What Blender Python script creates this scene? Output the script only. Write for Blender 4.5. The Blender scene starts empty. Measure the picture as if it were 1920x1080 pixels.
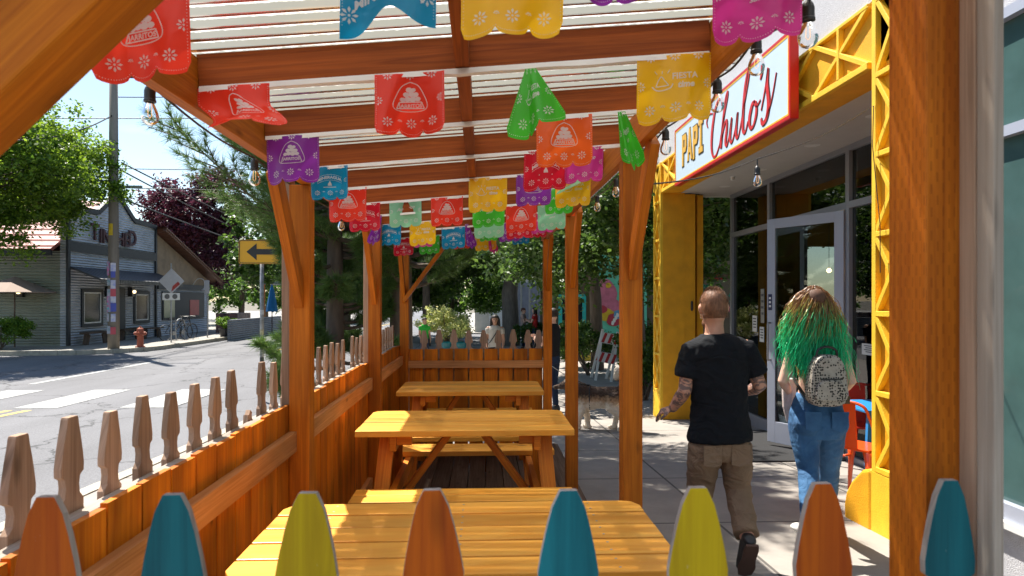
import bpy, bmesh, math, random
import numpy as np
from mathutils import Vector, Matrix
R = math.radians
PI = math.pi
random.seed(7); np.random.seed(7)
SC = bpy.context.scene
COL = SC.collection
# ------------------------------------------------------------------ camera, sky, sun, exposure
YAW = R(2.52); FPX = 1250.0; CX = 960.0; HY = 562.0; CZ = 1.51
cam_d = bpy.data.cameras.new("camera")
cam_d.sensor_width = 36.0
cam_d.lens = FPX / 1920.0 * 36.0
cam_d.shift_y = (HY - 540.0) / 1920.0
cam_d.clip_start = 0.05; cam_d.clip_end = 2000
cam_d.dof.use_dof = True; cam_d.dof.focus_distance = 4.6; cam_d.dof.aperture_fstop = 8.0
cam = bpy.data.objects.new("camera", cam_d); COL.objects.link(cam)
cam.location = (0, 0, CZ); cam.rotation_euler = (R(90), 0, -YAW)
SC.camera = cam
SUN_EL = R(60); SUN_H = (-0.64, 0.77)
wd = bpy.data.worlds.new("World"); SC.world = wd; wd.use_nodes = True
wt = wd.node_tree; bg = wt.nodes['Background']
sky = wt.nodes.new('ShaderNodeTexSky'); sky.sky_type = 'NISHITA'; sky.sun_disc = False
sky.sun_elevation = SUN_EL; sky.sun_rotation = math.atan2(SUN_H[0], SUN_H[1])
sky.air_density = 1.2; sky.dust_density = 0.45; sky.ozone_density = 1.5
# thin white cloud wisps
tc = wt.nodes.new('ShaderNodeTexCoord'); mp = wt.nodes.new('ShaderNodeMapping'); mp.inputs['Scale'].default_value = (2.0, 2.0, 6.0)
nz = wt.nodes.new('ShaderNodeTexNoise'); nz.inputs['Scale'].default_value = 2.2; nz.inputs['Detail'].default_value = 7
rp = wt.nodes.new('ShaderNodeValToRGB'); rp.color_ramp.elements[0].position = .62; rp.color_ramp.elements[1].position = .82
rp.color_ramp.elements[1].color = (.75, .75, .75, 1)
mx = wt.nodes.new('ShaderNodeMix'); mx.data_type = 'RGBA'
wt.links.new(tc.outputs['Generated'], mp.inputs[0]); wt.links.new(mp.outputs[0], nz.inputs[0]); wt.links.new(nz.outputs[0], rp.inputs[0])
wt.links.new(rp.outputs[0], mx.inputs[0]); wt.links.new(sky.outputs[0], mx.inputs[6]); mx.inputs[7].default_value = (6.5, 6.8, 7.2, 1)
wt.links.new(mx.outputs[2], bg.inputs[0]); bg.inputs[1].default_value = 0.085
sun_d = bpy.data.lights.new("sun", 'SUN'); sun_d.energy = 5.0; sun_d.angle = R(0.6); sun_d.color = (1, .94, .84)
sun = bpy.data.objects.new("sun", sun_d); COL.objects.link(sun)
tosun = Vector((SUN_H[0] * math.cos(SUN_EL), SUN_H[1] * math.cos(SUN_EL), math.sin(SUN_EL)))
sun.rotation_euler = tosun.to_track_quat('Z', 'Y').to_euler(); sun.location = (-20, 20, 30)
SC.view_settings.view_transform = 'Standard'; SC.view_settings.look = 'None'
SC.view_settings.exposure = 1.25; SC.view_settings.gamma = 1.0
try:
    SC.cycles.max_bounces = 8; SC.cycles.transparent_max_bounces = 12; SC.cycles.diffuse_bounces = 4
    SC.cycles.sample_clamp_indirect = 6.0; SC.cycles.caustics_reflective = False; SC.cycles.caustics_refractive = False
except Exception: pass
# ------------------------------------------------------------------ placing helpers
def atD(px, py, d):
    u = (px - CX) / FPX; v = (HY - py) / FPX
    return Vector((d * (math.cos(YAW) * u + math.sin(YAW)), d * (math.cos(YAW) - math.sin(YAW) * u), CZ + v * d))
def _dir(px):
    u = (px - CX) / FPX
    return math.cos(YAW) * u + math.sin(YAW), math.cos(YAW) - math.sin(YAW) * u
def atX(px, py, X): return atD(px, py, X / _dir(px)[0])
def atY(px, py, Y): return atD(px, py, Y / _dir(px)[1])
def gz(x, y):
    yy = max(0.0, y)
    g = -0.04 * yy if yy <= 11 else -0.44 - 0.006 * (min(yy, 60) - 11)
    t = min(1.0, max(0.0, (-x - 1.0) / 4.0))
    return g * (1 - .4 * t) 
def onG(px, d, dz=0.0):
    p = atD(px, 500, d); p.z = gz(p.x, p.y) + dz; return p
# ------------------------------------------------------------------ materials
MATS = {}
def nodes(name):
    m = bpy.data.materials.new(name); m.use_nodes = True
    t = m.node_tree; b = t.nodes['Principled BSDF']; MATS[name] = m
    return m, t, b
def N(t, k, **kw):
    n = t.nodes.new(k)
    for a, v in kw.items(): setattr(n, a, v)
    return n
def setin(n, **kw):
    for a, v in kw.items(): n.inputs[a.replace('_', ' ')].default_value = v
def rgba(c): return (c[0], c[1], c[2], 1)
def mat(name, c, rough=.7, var=.25, scale=6, metal=0, bump=0, bscale=60, coat=0, c2=None, spec=.5, detail=5, stretch=None):
    """noise-varied principled material"""
    if name in MATS: return MATS[name]
    m, t, b = nodes(name)
    tc = N(t, 'ShaderNodeTexCoord'); src = tc.outputs['Object']
    if stretch:
        mp = N(t, 'ShaderNodeMapping'); mp.inputs['Scale'].default_value = stretch; t.links.new(src, mp.inputs[0]); src = mp.outputs[0]
    n = N(t, 'ShaderNodeTexNoise'); setin(n, Scale=scale, Detail=detail); t.links.new(src, n.inputs[0])
    r = N(t, 'ShaderNodeValToRGB'); r.color_ramp.elements[0].position = .3; r.color_ramp.elements[1].position = .7
    k = 1 - var
    r.color_ramp.elements[0].color = rgba(c2 if c2 else [x * k for x in c]); r.color_ramp.elements[1].color = rgba(c)
    t.links.new(n.outputs[0], r.inputs[0]); t.links.new(r.outputs[0], b.inputs['Base Color'])
    setin(b, Roughness=rough, Metallic=metal); b.inputs['Coat Weight'].default_value = coat; b.inputs['Specular IOR Level'].default_value = spec
    if bump:
        n2 = N(t, 'ShaderNodeTexNoise'); setin(n2, Scale=bscale, Detail=6); t.links.new(src, n2.inputs[0])
        bp = N(t, 'ShaderNodeBump'); bp.inputs['Strength'].default_value = bump; bp.inputs['Distance'].default_value = .01
        t.links.new(n2.outputs[0], bp.inputs['Height']); t.links.new(bp.outputs[0], b.inputs['Normal'])
    return m
def wood(name, c1, c2, rough=.6, incise=False, coat=0, knots=.5, patch=.35, patchc=None, across=55, worn=None):
    """grain runs along u of the UV (metres along the board)"""
    if name in MATS: return MATS[name]
    m, t, b = nodes(name); L = t.links.new
    uv = N(t, 'ShaderNodeUVMap'); 
    mp = N(t, 'ShaderNodeMapping'); mp.inputs['Scale'].default_value = (1.5, across, 1); L(uv.outputs[0], mp.inputs[0])
    n = N(t, 'ShaderNodeTexNoise'); setin(n, Scale=1, Detail=6, Roughness=.6, Distortion=1.3); L(mp.outputs[0], n.inputs[0])
    r = N(t, 'ShaderNodeValToRGB'); r.color_ramp.elements[0].position = .33; r.color_ramp.elements[1].position = .66
    r.color_ramp.elements[0].color = rgba(c2); r.color_ramp.elements[1].color = rgba(c1); L(n.outputs[0], r.inputs[0])
    cur = r.outputs[0]
    mp2 = N(t, 'ShaderNodeMapping'); mp2.inputs['Scale'].default_value = (1.6, 7, 1); L(uv.outputs[0], mp2.inputs[0])
    n2 = N(t, 'ShaderNodeTexNoise'); setin(n2, Scale=1, Detail=3); L(mp2.outputs[0], n2.inputs[0])
    r2 = N(t, 'ShaderNodeValToRGB'); r2.color_ramp.elements[0].position = .35; r2.color_ramp.elements[1].position = .68
    L(n2.outputs[0], r2.inputs[0])
    mxx = N(t, 'ShaderNodeMix', data_type='RGBA', blend_type='MULTIPLY'); mxx.inputs[0].default_value = 1
    r2.color_ramp.elements[0].color = rgba([1 - patch] * 3 if not patchc else patchc); r2.color_ramp.elements[1].color = (1, 1, 1, 1)
    L(cur, mxx.inputs[6]); L(r2.outputs[0], mxx.inputs[7]); cur = mxx.outputs[2]
    if knots:
        mp3 = N(t, 'ShaderNodeMapping'); mp3.inputs['Scale'].default_value = (2.6, 7.5, 1); L(uv.outputs[0], mp3.inputs[0])
        v = N(t, 'ShaderNodeTexVoronoi'); setin(v, Scale=1); L(mp3.outputs[0], v.inputs[0])
        rk = N(t, 'ShaderNodeValToRGB'); rk.color_ramp.elements[0].position = .04; rk.color_ramp.elements[1].position = .12
        rk.color_ramp.elements[0].color = rgba([1 - knots] * 3); rk.color_ramp.elements[1].color = (1, 1, 1, 1); L(v.outputs['Distance'], rk.inputs[0])
        mk = N(t, 'ShaderNodeMix', data_type='RGBA', blend_type='MULTIPLY'); mk.inputs[0].default_value = 1
        L(cur, mk.inputs[6]); L(rk.outputs[0], mk.inputs[7]); cur = mk.outputs[2]
    if incise:
        sp = N(t, 'ShaderNodeSeparateXYZ'); L(uv.outputs[0], sp.inputs[0])
        def M(op, a, bb=None, cc=None):
            q = N(t, 'ShaderNodeMath', operation=op)
            for i, x in enumerate((a, bb, cc)):
                if x is None: continue
                if isinstance(x, (int, float)): q.inputs[i].default_value = x
                else: L(x, q.inputs[i])
            return q.outputs[0]
        vr = M('DIVIDE', M('ADD', sp.outputs[1], M('MULTIPLY', n2.outputs[0], .012)), .0085); fv = M('FRACT', vr); row = M('FLOOR', vr)
        uo = M('ADD', M('DIVIDE', sp.outputs[0], .034), M('ADD', M('MULTIPLY', M('MODULO', row, 2.0), .5), M('MULTIPLY', n2.outputs[0], .9))); fu = M('FRACT', uo)
        a = M('LESS_THAN', fu, .42); c = M('MULTIPLY', M('GREATER_THAN', fv, .3), M('LESS_THAN', fv, .66)); msk = M('MULTIPLY', a, c)
        mi = N(t, 'ShaderNodeMix', data_type='RGBA', blend_type='MULTIPLY'); L(M('MULTIPLY', M('MULTIPLY', msk, n2.outputs[0]), .55), mi.inputs[0]); L(cur, mi.inputs[6]); mi.inputs[7].default_value = (.25, .18, .15, 1); cur = mi.outputs[2]
    if worn:
        nw = N(t, 'ShaderNodeTexNoise'); setin(nw, Scale=1, Detail=8, Roughness=.75); mw = N(t, 'ShaderNodeMapping'); mw.inputs['Scale'].default_value = (14, 30, 1)
        L(uv.outputs[0], mw.inputs[0]); L(mw.outputs[0], nw.inputs[0])
        rw = N(t, 'ShaderNodeValToRGB'); rw.color_ramp.elements[0].position = .655; rw.color_ramp.elements[1].position = .70; L(nw.outputs[0], rw.inputs[0])
        mw2 = N(t, 'ShaderNodeMix', data_type='RGBA'); L(rw.outputs[0], mw2.inputs[0]); L(cur, mw2.inputs[6]); mw2.inputs[7].default_value = rgba(worn); cur = mw2.outputs[2]
    oi = N(t, 'ShaderNodeObjectInfo'); mr = N(t, 'ShaderNodeMapRange'); mr.inputs[3].default_value = .80; mr.inputs[4].default_value = 1.12; L(oi.outputs['Random'], mr.inputs[0])
    hv = N(t, 'ShaderNodeHueSaturation'); L(mr.outputs[0], hv.inputs['Value']); L(cur, hv.inputs['Color']); cur = hv.outputs[0]
    L(cur, b.inputs['Base Color']); setin(b, Roughness=rough); b.inputs['Coat Weight'].default_value = coat; b.inputs['Coat Roughness'].default_value = .25; b.inputs['Specular IOR Level'].default_value = .22
    bp = N(t, 'ShaderNodeBump'); bp.inputs['Strength'].default_value = .35; bp.inputs['Distance'].default_value = .004
    L(n.outputs[0], bp.inputs['Height']); L(bp.outputs[0], b.inputs['Normal'])
    return m
def leafmat(name, c1, c2, trans=.45, rough=.5):
    if name in MATS: return MATS[name]
    m, t, b = nodes(name); L = t.links.new
    g = N(t, 'ShaderNodeNewGeometry')
    r = N(t, 'ShaderNodeValToRGB'); r.color_ramp.elements[0].color = rgba(c1); r.color_ramp.elements[1].color = rgba(c2); L(g.outputs['Random Per Island'], r.inputs[0])
    tr = N(t, 'ShaderNodeBsdfTranslucent'); L(r.outputs[0], b.inputs['Base Color'])
    hs = N(t, 'ShaderNodeHueSaturation'); hs.inputs['Value'].default_value = 1.5; hs.inputs['Hue'].default_value = .485; L(r.outputs[0], hs.inputs['Color']); L(hs.outputs[0], tr.inputs[0])
    ms = N(t, 'ShaderNodeMixShader'); ms.inputs[0].default_value = trans; setin(b, Roughness=rough)
    L(b.outputs[0], ms.inputs[1]); L(tr.outputs[0], ms.inputs[2]); L(ms.outputs[0], t.nodes['Material Output'].inputs[0])
    return m
def emis(name, c, s):
    if name in MATS: return MATS[name]
    m, t, b = nodes(name); b.inputs['Emission Color'].default_value = rgba(c); b.inputs['Emission Strength'].default_value = s; b.inputs['Base Color'].default_value = rgba(c); return m
def glass(name, tint=(.9, .95, .95), refl=1.0, ior=1.5, rough=0.0):
    if name in MATS: return MATS[name]
    m, t, b = nodes(name); L = t.links.new; t.nodes.remove(b)
    tr = N(t, 'ShaderNodeBsdfTransparent'); tr.inputs[0].default_value = rgba(tint)
    gl = N(t, 'ShaderNodeBsdfGlossy'); gl.inputs['Roughness'].default_value = rough; gl.inputs[0].default_value = (refl, refl, refl, 1)
    fr = N(t, 'ShaderNodeFresnel'); fr.inputs[0].default_value = ior
    ms = N(t, 'ShaderNodeMixShader'); L(fr.outputs[0], ms.inputs[0]); L(tr.outputs[0], ms.inputs[1]); L(gl.outputs[0], ms.inputs[2])
    L(ms.outputs[0], t.nodes['Material Output'].inputs[0]); return m
# ------------------------------------------------------------------ mesh builder
class MB:
    def __init__(s): s.v = []; s.f = []; s.uv = []; s.mi = []; s.cm = 0
    def add(s, verts, faces, uvs=None):
        b = len(s.v); s.v.extend([tuple(v) for v in verts])
        for i, f in enumerate(faces):
            s.f.append(tuple(b + j for j in f)); s.mi.append(s.cm)
            s.uv.append(uvs[i] if uvs else [(verts[j][0] + verts[j][1], verts[j][2]) for j in f])
        return s
    def hexa(s, c, ax, ay, az, lx, ly, lz, long=0):
        """box centred c; unit axes; full sizes; grain along axis long"""
        c = Vector(c); A = [Vector(ax), Vector(ay), Vector(az)]; Ls = [lx, ly, lz]
        vs = []
        for i in (-.5, .5):
            for j in (-.5, .5):
                for k in (-.5, .5): vs.append(c + A[0] * lx * i + A[1] * ly * j + A[2] * lz * k)
        sg = [(i, j, k) for i in (-.5, .5) for j in (-.5, .5) for k in (-.5, .5)]
        fs = [(0, 1, 3, 2), (4, 6, 7, 5), (0, 4, 5, 1), (2, 3, 7, 6), (0, 2, 6, 4), (1, 5, 7, 3)]
        na = [0, 0, 1, 1, 2, 2]; ou, ov = random.random() * 30, random.random() * 30; uvs = []
        for f, a in zip(fs, na):
            o = [x for x in (0, 1, 2) if x != a]
            if long in o: u = long; v = [x for x in o if x != long][0]
            else: u, v = o
            k = .25 if a == long else 1
            uvs.append([(ou + a * .7 + sg[j][u] * Ls[u] * k, ov + a * .37 + sg[j][v] * Ls[v]) for j in f])
        s.add(vs, fs, uvs); return s
    def box(s, x0, x1, y0, y1, z0, z1, long=None):
        L = [abs(x1 - x0), abs(y1 - y0), abs(z1 - z0)]
        if long is None: long = L.index(max(L))
        return s.hexa(((x0 + x1) / 2, (y0 + y1) / 2, (z0 + z1) / 2), (1, 0, 0), (0, 1, 0), (0, 0, 1), L[0], L[1], L[2], long)
    def beam(s, p0, p1, w, h, up=(0, 0, 1)):
        p0 = Vector(p0); p1 = Vector(p1); d = p1 - p0; L = d.length; d.normalize()
        x = d.cross(Vector(up)); x.normalize(); z = x.cross(d)
        return s.hexa((p0 + p1) / 2, d, x, z, L, w, h, 0)
    def prism(s, pts, o, ax, ay, az, t):
        """outline pts (a,b) in plane o+a*ax+b*ay, extruded t along az"""
        o = Vector(o); ax = Vector(ax); ay = Vector(ay); az = Vector(az); n = len(pts)
        vs = [o + ax * a + ay * b for a, b in pts] + [o + ax * a + ay * b + az * t for a, b in pts]
        ou, ov = random.random() * 30, random.random() * 30
        fs = [tuple(range(n)), tuple(range(2 * n - 1, n - 1, -1))]
        uv = [[(ou + pts[j][1], ov + pts[j][0]) for j in range(n)], [(ou + pts[j - n][1], ov + pts[j - n][0]) for j in range(2 * n - 1, n - 1, -1)]]
        for i in range(n):
            j = (i + 1) % n; fs.append((i, n + i, n + j, j)); uv.append([(ou + pts[i][1], ov + pts[i][0]), (ou + pts[i][1], ov + pts[i][0] + t), (ou + pts[j][1], ov + pts[j][0] + t), (ou + pts[j][1], ov + pts[j][0])])
        s.add(vs, fs, uv); return s
    def rings(s, rg, n=14, cap=True):
        """rg: list of (centre, ax, ay, ra, rb)"""
        vs = []; fs = []
        for c, ax, ay, ra, rb in rg:
            c = Vector(c)
            for i in range(n):
                a = 2 * PI * i / n; vs.append(c + ax * (ra * math.cos(a)) + ay * (rb * math.sin(a)))
        m = len(rg)
        for k in range(m - 1):
            for i in range(n):
                j = (i + 1) % n; fs.append((k * n + i, k * n + j, (k + 1) * n + j, (k + 1) * n + i))
        if cap: fs.append(tuple(reversed(range(n)))); fs.append(tuple(range((m - 1) * n, m * n)))
        uv = []
        for f in fs: uv.append([((j % n) / n, (j // n) * .1) for j in f])
        s.add(vs, fs, uv); return s
    def tube(s, pts, rad, n=8, caps=True, round_=False):
        pts = [Vector(p) for p in pts]; 
        if not isinstance(rad, (list, tuple)): rad = [rad] * len(pts)
        rg = []; ref = None
        for i, p in enumerate(pts):
            d = (pts[min(i + 1, len(pts) - 1)] - pts[max(i - 1, 0)])
            if d.length < 1e-9: d = Vector((0, 0, 1))
            d.normalize()
            if ref is None:
                ref = Vector((0, 0, 1)) if abs(d.z) < .9 else Vector((1, 0, 0))
            ax = (ref - d * ref.dot(d)).normalized(); ay = d.cross(ax); ref = ax
            if round_ and i == 0:
                for q in (.95, .7, .35): rg.append((p - d * rad[0] * q, ax, ay, rad[0] * math.sqrt(1 - q * q), rad[0] * math.sqrt(1 - q * q)))
            rg.append((p, ax, ay, rad[i], rad[i]))
            if round_ and i == len(pts) - 1:
                for q in (.35, .7, .95): rg.append((p + d * rad[-1] * q, ax, ay, rad[-1] * math.sqrt(1 - q * q), rad[-1] * math.sqrt(1 - q * q)))
        return s.rings(rg, n, caps)
    def lathe(s, o, prof, n=20, axis=(0, 0, 1)):
        o = Vector(o); d = Vector(axis).normalized(); r = Vector((1, 0, 0)) if abs(d.x) < .9 else Vector((0, 1, 0))
        ax = (r - d * r.dot(d)).normalized(); ay = d.cross(ax)
        return s.rings([(o + d * h, ax, ay, max(rr, 1e-4), max(rr, 1e-4)) for rr, h in prof], n)
    def ball(s, c, rx, ry=None, rz=None, n=12, m=8):
        ry = ry or rx; rz = rz or rx; c = Vector(c); X = Vector((1, 0, 0)); Y = Vector((0, 1, 0)); rg = []
        for i in range(m + 1):
            a = -PI / 2 + PI * (i + .001) / (m + .002); rg.append((c + Vector((0, 0, rz * math.sin(a))), X, Y, max(1e-4, rx * math.cos(a)), max(1e-4, ry * math.cos(a))))
        return s.rings(rg, n)
    def build(s, name, m, parent=None, smooth=False, bev=0, org=None):
        me = bpy.data.meshes.new(name); v = s.v
        if org is None and parent is not None: org = parent_world(parent)
        if org is not None: v = [(a - org[0], b - org[1], c - org[2]) for a, b, c in v]
        me.from_pydata(v, [], s.f)
        ul = me.uv_layers.new(name='UVMap'); flat = [c for f in s.uv for p in f for c in p]
        if len(flat) == 2 * len(me.loops): ul.data.foreach_set('uv', flat)
        ms = m if isinstance(m, (list, tuple)) else [m]
        for q in ms: me.materials.append(q)
        if len(ms) > 1: me.polygons.foreach_set('material_index', s.mi)
        if smooth: me.polygons.foreach_set('use_smooth', [True] * len(me.polygons))
        me.update()
        o = bpy.data.objects.new(name, me); COL.objects.link(o)
        if parent is not None: o.parent = parent
        elif org is not None: o.location = org
        if bev:
            b = o.modifiers.new('b', 'BEVEL'); b.width = bev; b.segments = 2; b.limit_method = 'ANGLE'; b.angle_limit = R(40)
        return o
def parent_world(p):
    v = Vector((0, 0, 0))
    while p is not None: v = v + Vector(p.location); p = p.parent
    return v
def tag(o, label=None, cat=None, group=None, kind=None):
    if label: o['label'] = label
    if cat: o['category'] = cat
    if group: o['group'] = group
    if kind: o['kind'] = kind
    return o
def thing(name, loc, label, cat, group=None, rz=0):
    o = bpy.data.objects.new(name, None); COL.objects.link(o); o.location = loc; o.rotation_euler = (0, 0, rz); o.empty_display_size = .2
    return tag(o, label, cat, group)
def remesh(o, voxel, sm=2, disp=None):
    md = o.modifiers.new('r', 'REMESH'); md.mode = 'VOXEL'; md.voxel_size = voxel; md.use_smooth_shade = True
    if sm: k = o.modifiers.new('s', 'SMOOTH'); k.iterations = sm; k.factor = .5
    dg = bpy.context.evaluated_depsgraph_get(); dg.update()
    me = bpy.data.meshes.new_from_object(o.evaluated_get(dg)); ms = list(o.data.materials)
    o.modifiers.clear(); o.data = me
    me.materials.clear()
    for q in ms: me.materials.append(q)
    me.polygons.foreach_set('material_index', [0] * len(me.polygons)); me.polygons.foreach_set('use_smooth', [True] * len(me.polygons)); me.update()
    return o
def folds(o, amp, sc, seed=0, dirv=(.6, .3, 1.0)):
    from mathutils import noise
    me = o.data; n = len(me.vertices); co = np.empty(n * 3, np.float32); me.vertices.foreach_get('co', co); co = co.reshape(-1, 3)
    nr = np.array([tuple(v.normal) for v in me.vertices]); out = co.copy()
    for i in range(n):
        x, y, z = co[i]; a = noise.noise(Vector((x * sc + seed, y * sc, z * sc * 1.7 + x * sc * dirv[0]))); b = noise.noise(Vector((x * sc * 2.3, y * sc * 2.3 + seed, z * sc * 2.9 - x * sc)))
        d = (1 - abs(a) * 2.4) * .6 + b * .4; out[i] = co[i] + nr[i] * (amp * d)
    me.vertices.foreach_set('co', out.ravel()); me.update(); return o
def text_geo(txt, size=1.0, bold=0.0, shear=0, space=1):
    cu = bpy.data.curves.new('t', 'FONT'); cu.body = txt; cu.size = size; cu.align_x = 'CENTER'; cu.align_y = 'CENTER'; cu.offset = bold; cu.shear = shear; cu.space_character = space; cu.resolution_u = 3
    ob = bpy.data.objects.new('t', cu); COL.objects.link(ob); dg = bpy.context.evaluated_depsgraph_get(); dg.update()
    me = bpy.data.meshes.new_from_object(ob.evaluated_get(dg)); vs = [tuple(v.co) for v in me.vertices]; fs = [tuple(p.vertices) for p in me.polygons]
    bpy.data.objects.remove(ob); bpy.data.curves.remove(cu); bpy.data.meshes.remove(me); return vs, fs
def add_text(mb, txt, o, ax, ay, size, th=.004, bold=0, shear=0, space=1, az=None):
    o = Vector(o); ax = Vector(ax); ay = Vector(ay); az = Vector(az) if az else ax.cross(ay)
    vs, fs = text_geo(txt, size, bold, shear, space); n = len(vs)
    V = [o + ax * a + ay * b + az * th for a, b, c in vs] + [o + ax * a + ay * b for a, b, c in vs]
    F = list(fs); 
    ec = {}
    for f in fs:
        for i in range(len(f)):
            a, b = f[i], f[(i + 1) % len(f)]; ec[(a, b)] = 1
    for (a, b) in list(ec):
        if (b, a) not in ec: F.append((a, a + n, b + n, b))
    mb.add(V, F); return mb
def ribbon(mb, pts, wid, o, ax, ay, az, th=.004):
    """variable width stroke, pts 2d smooth polyline"""
    o = Vector(o); ax = Vector(ax); ay = Vector(ay); az = Vector(az); n = len(pts); Lf = []; Rt = []
    for i, p in enumerate(pts):
        a = pts[max(0, i - 1)]; b = pts[min(n - 1, i + 1)]; dx, dy = b[0] - a[0], b[1] - a[1]; l = math.hypot(dx, dy) or 1
        w = wid[i] / 2 if isinstance(wid, (list, tuple)) else wid / 2
        Lf.append((p[0] - dy / l * w, p[1] + dx / l * w)); Rt.append((p[0] + dy / l * w, p[1] - dx / l * w))
    V = []
    for k in (th, 0):
        for q in Lf: V.append(o + ax * q[0] + ay * q[1] + az * k)
        for q in Rt: V.append(o + ax * q[0] + ay * q[1] + az * k)
    F = []
    for i in range(n - 1):
        F.append((i, i + 1, n + i + 1, n + i)); F.append((2 * n + i, i + 2 * n + 1, i + 1, i)); F.append((n + i, n + i + 1, 3 * n + i + 1, 3 * n + i))
    mb.add(V, F); return mb
def spline(P, n=8):
    out = []; m = len(P)
    for i in range(m - 1):
        p0 = P[max(0, i - 1)]; p1 = P[i]; p2 = P[i + 1]; p3 = P[min(m - 1, i + 2)]
        for k in range(n):
            t = k / n; out.append(tuple(.5 * (2 * p1[j] + (p2[j] - p0[j]) * t + (2 * p0[j] - 5 * p1[j] + 4 * p2[j] - p3[j]) * t * t + (3 * p1[j] - p0[j] - 3 * p2[j] + p3[j]) * t ** 3) for j in range(len(p1))))
    out.append(tuple(P[-1])); return out
def npmesh(name, V, F, m, parent=None, smooth=False, org=None):
    """V (n,3) array, F (k,q) array of equal-size faces"""
    if org is None and parent is not None: org = parent_world(parent)
    if org is not None: V = V - np.array(org)[None]
    me = bpy.data.meshes.new(name); k, q = F.shape
    me.vertices.add(len(V)); me.vertices.foreach_set('co', V.astype(np.float32).ravel())
    me.loops.add(k * q); me.loops.foreach_set('vertex_index', F.astype(np.int32).ravel())
    me.polygons.add(k); me.polygons.foreach_set('loop_start', np.arange(0, k * q, q, dtype=np.int32)); 
    try: me.polygons.foreach_set('loop_total', np.full(k, q, dtype=np.int32))
    except Exception: pass
    if smooth: me.polygons.foreach_set('use_smooth', np.ones(k, bool))
    for x in (m if isinstance(m, list) else [m]): me.materials.append(x)
    me.update(calc_edges=True); me.validate()
    o = bpy.data.objects.new(name, me); COL.objects.link(o)
    if parent is not None: o.parent = parent
    elif org is not None: o.location = org
    return o
def rv(n): 
    a = np.random.normal(size=(n, 3)); return a / np.linalg.norm(a, axis=1, keepdims=True)
def leafquads(P, size, aspect=.5, up=.3, jit=.4):
    """one pointed leaf (rhomb of 4 verts, folded) at each P"""
    n = len(P); d = rv(n); nn = rv(n); nn[:, 2] = np.abs(nn[:, 2]) + up; nn /= np.linalg.norm(nn, axis=1, keepdims=True)
    d = d - nn * (d * nn).sum(1, keepdims=True); d /= np.linalg.norm(d, axis=1, keepdims=True) + 1e-9; w = np.cross(nn, d)
    s = size * (1 + jit * (np.random.rand(n, 1) - .5) * 2)
    V = np.stack([P - d * s * .5, P + w * s * aspect * .5 + d * s * .05, P + d * s * .5, P - w * s * aspect * .5 + d * s * .05], 1).reshape(-1, 3)
    F = np.arange(4 * n).reshape(n, 4); return V, F
def clump_points(C, rad, n, shell=.5):
    """C (m,3), rad (m,), n leaves per clump"""
    m = len(C); d = rv(m * n); r = (shell + (1 - shell) * np.random.rand(m * n, 1)) 
    return np.repeat(C, n, 0) + d * r * np.repeat(rad, n)[:, None] * np.array([[1, 1, .75]])
# ------------------------------------------------------------------ material palette
W_POST = wood('post_wood', (.72, .205, .011), (.46, .108, .006), .6, incise=True, knots=.3)
W_POST2 = wood('plain_post_wood', (.72, .215, .012), (.48, .118, .006), .6, knots=.6, patch=.45)
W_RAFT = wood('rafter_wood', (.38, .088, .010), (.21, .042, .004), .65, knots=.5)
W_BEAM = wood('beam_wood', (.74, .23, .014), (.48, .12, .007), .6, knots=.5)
W_BOARD = wood('board_wood', (.88, .27, .008), (.66, .155, .005), .6, knots=.7, patch=.55, across=40)
W_RAIL = wood('rail_wood', (.74, .34, .13), (.52, .21, .06), .65, knots=.5)
W_PICK = wood('picket_wood', (.56, .38, .27), (.36, .23, .155), .85, knots=.5, across=80)
W_GREY = wood('grey_wood', (.50, .44, .38), (.37, .30, .245), .85, knots=.5, across=50)
W_TABLE = wood('table_wood', (.95, .47, .075), (.82, .32, .03), .5, coat=.12, knots=.75, patch=.22, across=9)
W_TLEG = wood('table_leg_wood', (.80, .27, .025), (.58, .15, .012), .5, knots=.5)
W_DECK = wood('deck_wood', (.20, .14, .10), (.11, .07, .05), .85, knots=.4)
W_BENCH = wood('old_bench_wood', (.18, .13, .1), (.1, .07, .05), .85)
P_OR = wood('orange_paint', (.60, .125, .004), (.40, .064, .003), .65, knots=.3, patch=.3, across=34, worn=(.62, .50, .42))
P_TL = wood('teal_paint', (.010, .185, .23), (.004, .11, .145), .65, knots=.3, patch=.3, across=34, worn=(.35, .45, .45))
P_YE = wood('yellow_paint', (.66, .47, .007), (.48, .31, .005), .65, knots=.6, patch=.25, across=34, worn=(.55, .50, .30))
M_EDGE = wood('worn_edge', (.50, .44, .40), (.33, .27, .24), .85, across=40)
M_TAPE = mat('white_tape', (.80, .78, .74), .7, .1)
M_WHITE = mat('white_paint', (.72, .72, .70), .5, .08)
M_BLACK = mat('black_plastic', (.015, .015, .016), .45, .2)
M_DKMET = mat('dark_metal', (.05, .05, .055), .4, .2, metal=.6)
M_GALV = mat('galvanised_steel', (.42, .43, .44), .45, .25, scale=14, metal=.7)
M_YEL = mat('yellow_stucco', (.86, .40, .008), .6, .2, scale=5, bump=.35, bscale=90)
M_YEL2 = mat('yellow_trim', (.90, .54, .025), .6, .15, scale=9, bump=.3, bscale=110)
M_STUC = mat('white_stucco', (.52, .52, .55), .8, .12, scale=30, bump=.8, bscale=160)
M_ALU = mat('grey_window_frame', (.30, .31, .35), .4, .08, metal=.3)
M_ALUL = mat('door_frame_metal', (.42, .45, .54), .4, .06, metal=.2)
M_SOFF = mat('soffit_paint', (.56, .55, .53), .8, .06)
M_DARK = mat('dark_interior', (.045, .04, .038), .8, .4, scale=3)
M_ORCH = mat('orange_chair_paint', (.74, .10, .012), .3, .05, coat=.5)
M_REDCH = mat('red_chair_paint', (.60, .03, .012), .3, .05, coat=.5)
M_BLUE = mat('blue_table_paint', (.02, .22, .55), .4, .1)
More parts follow.
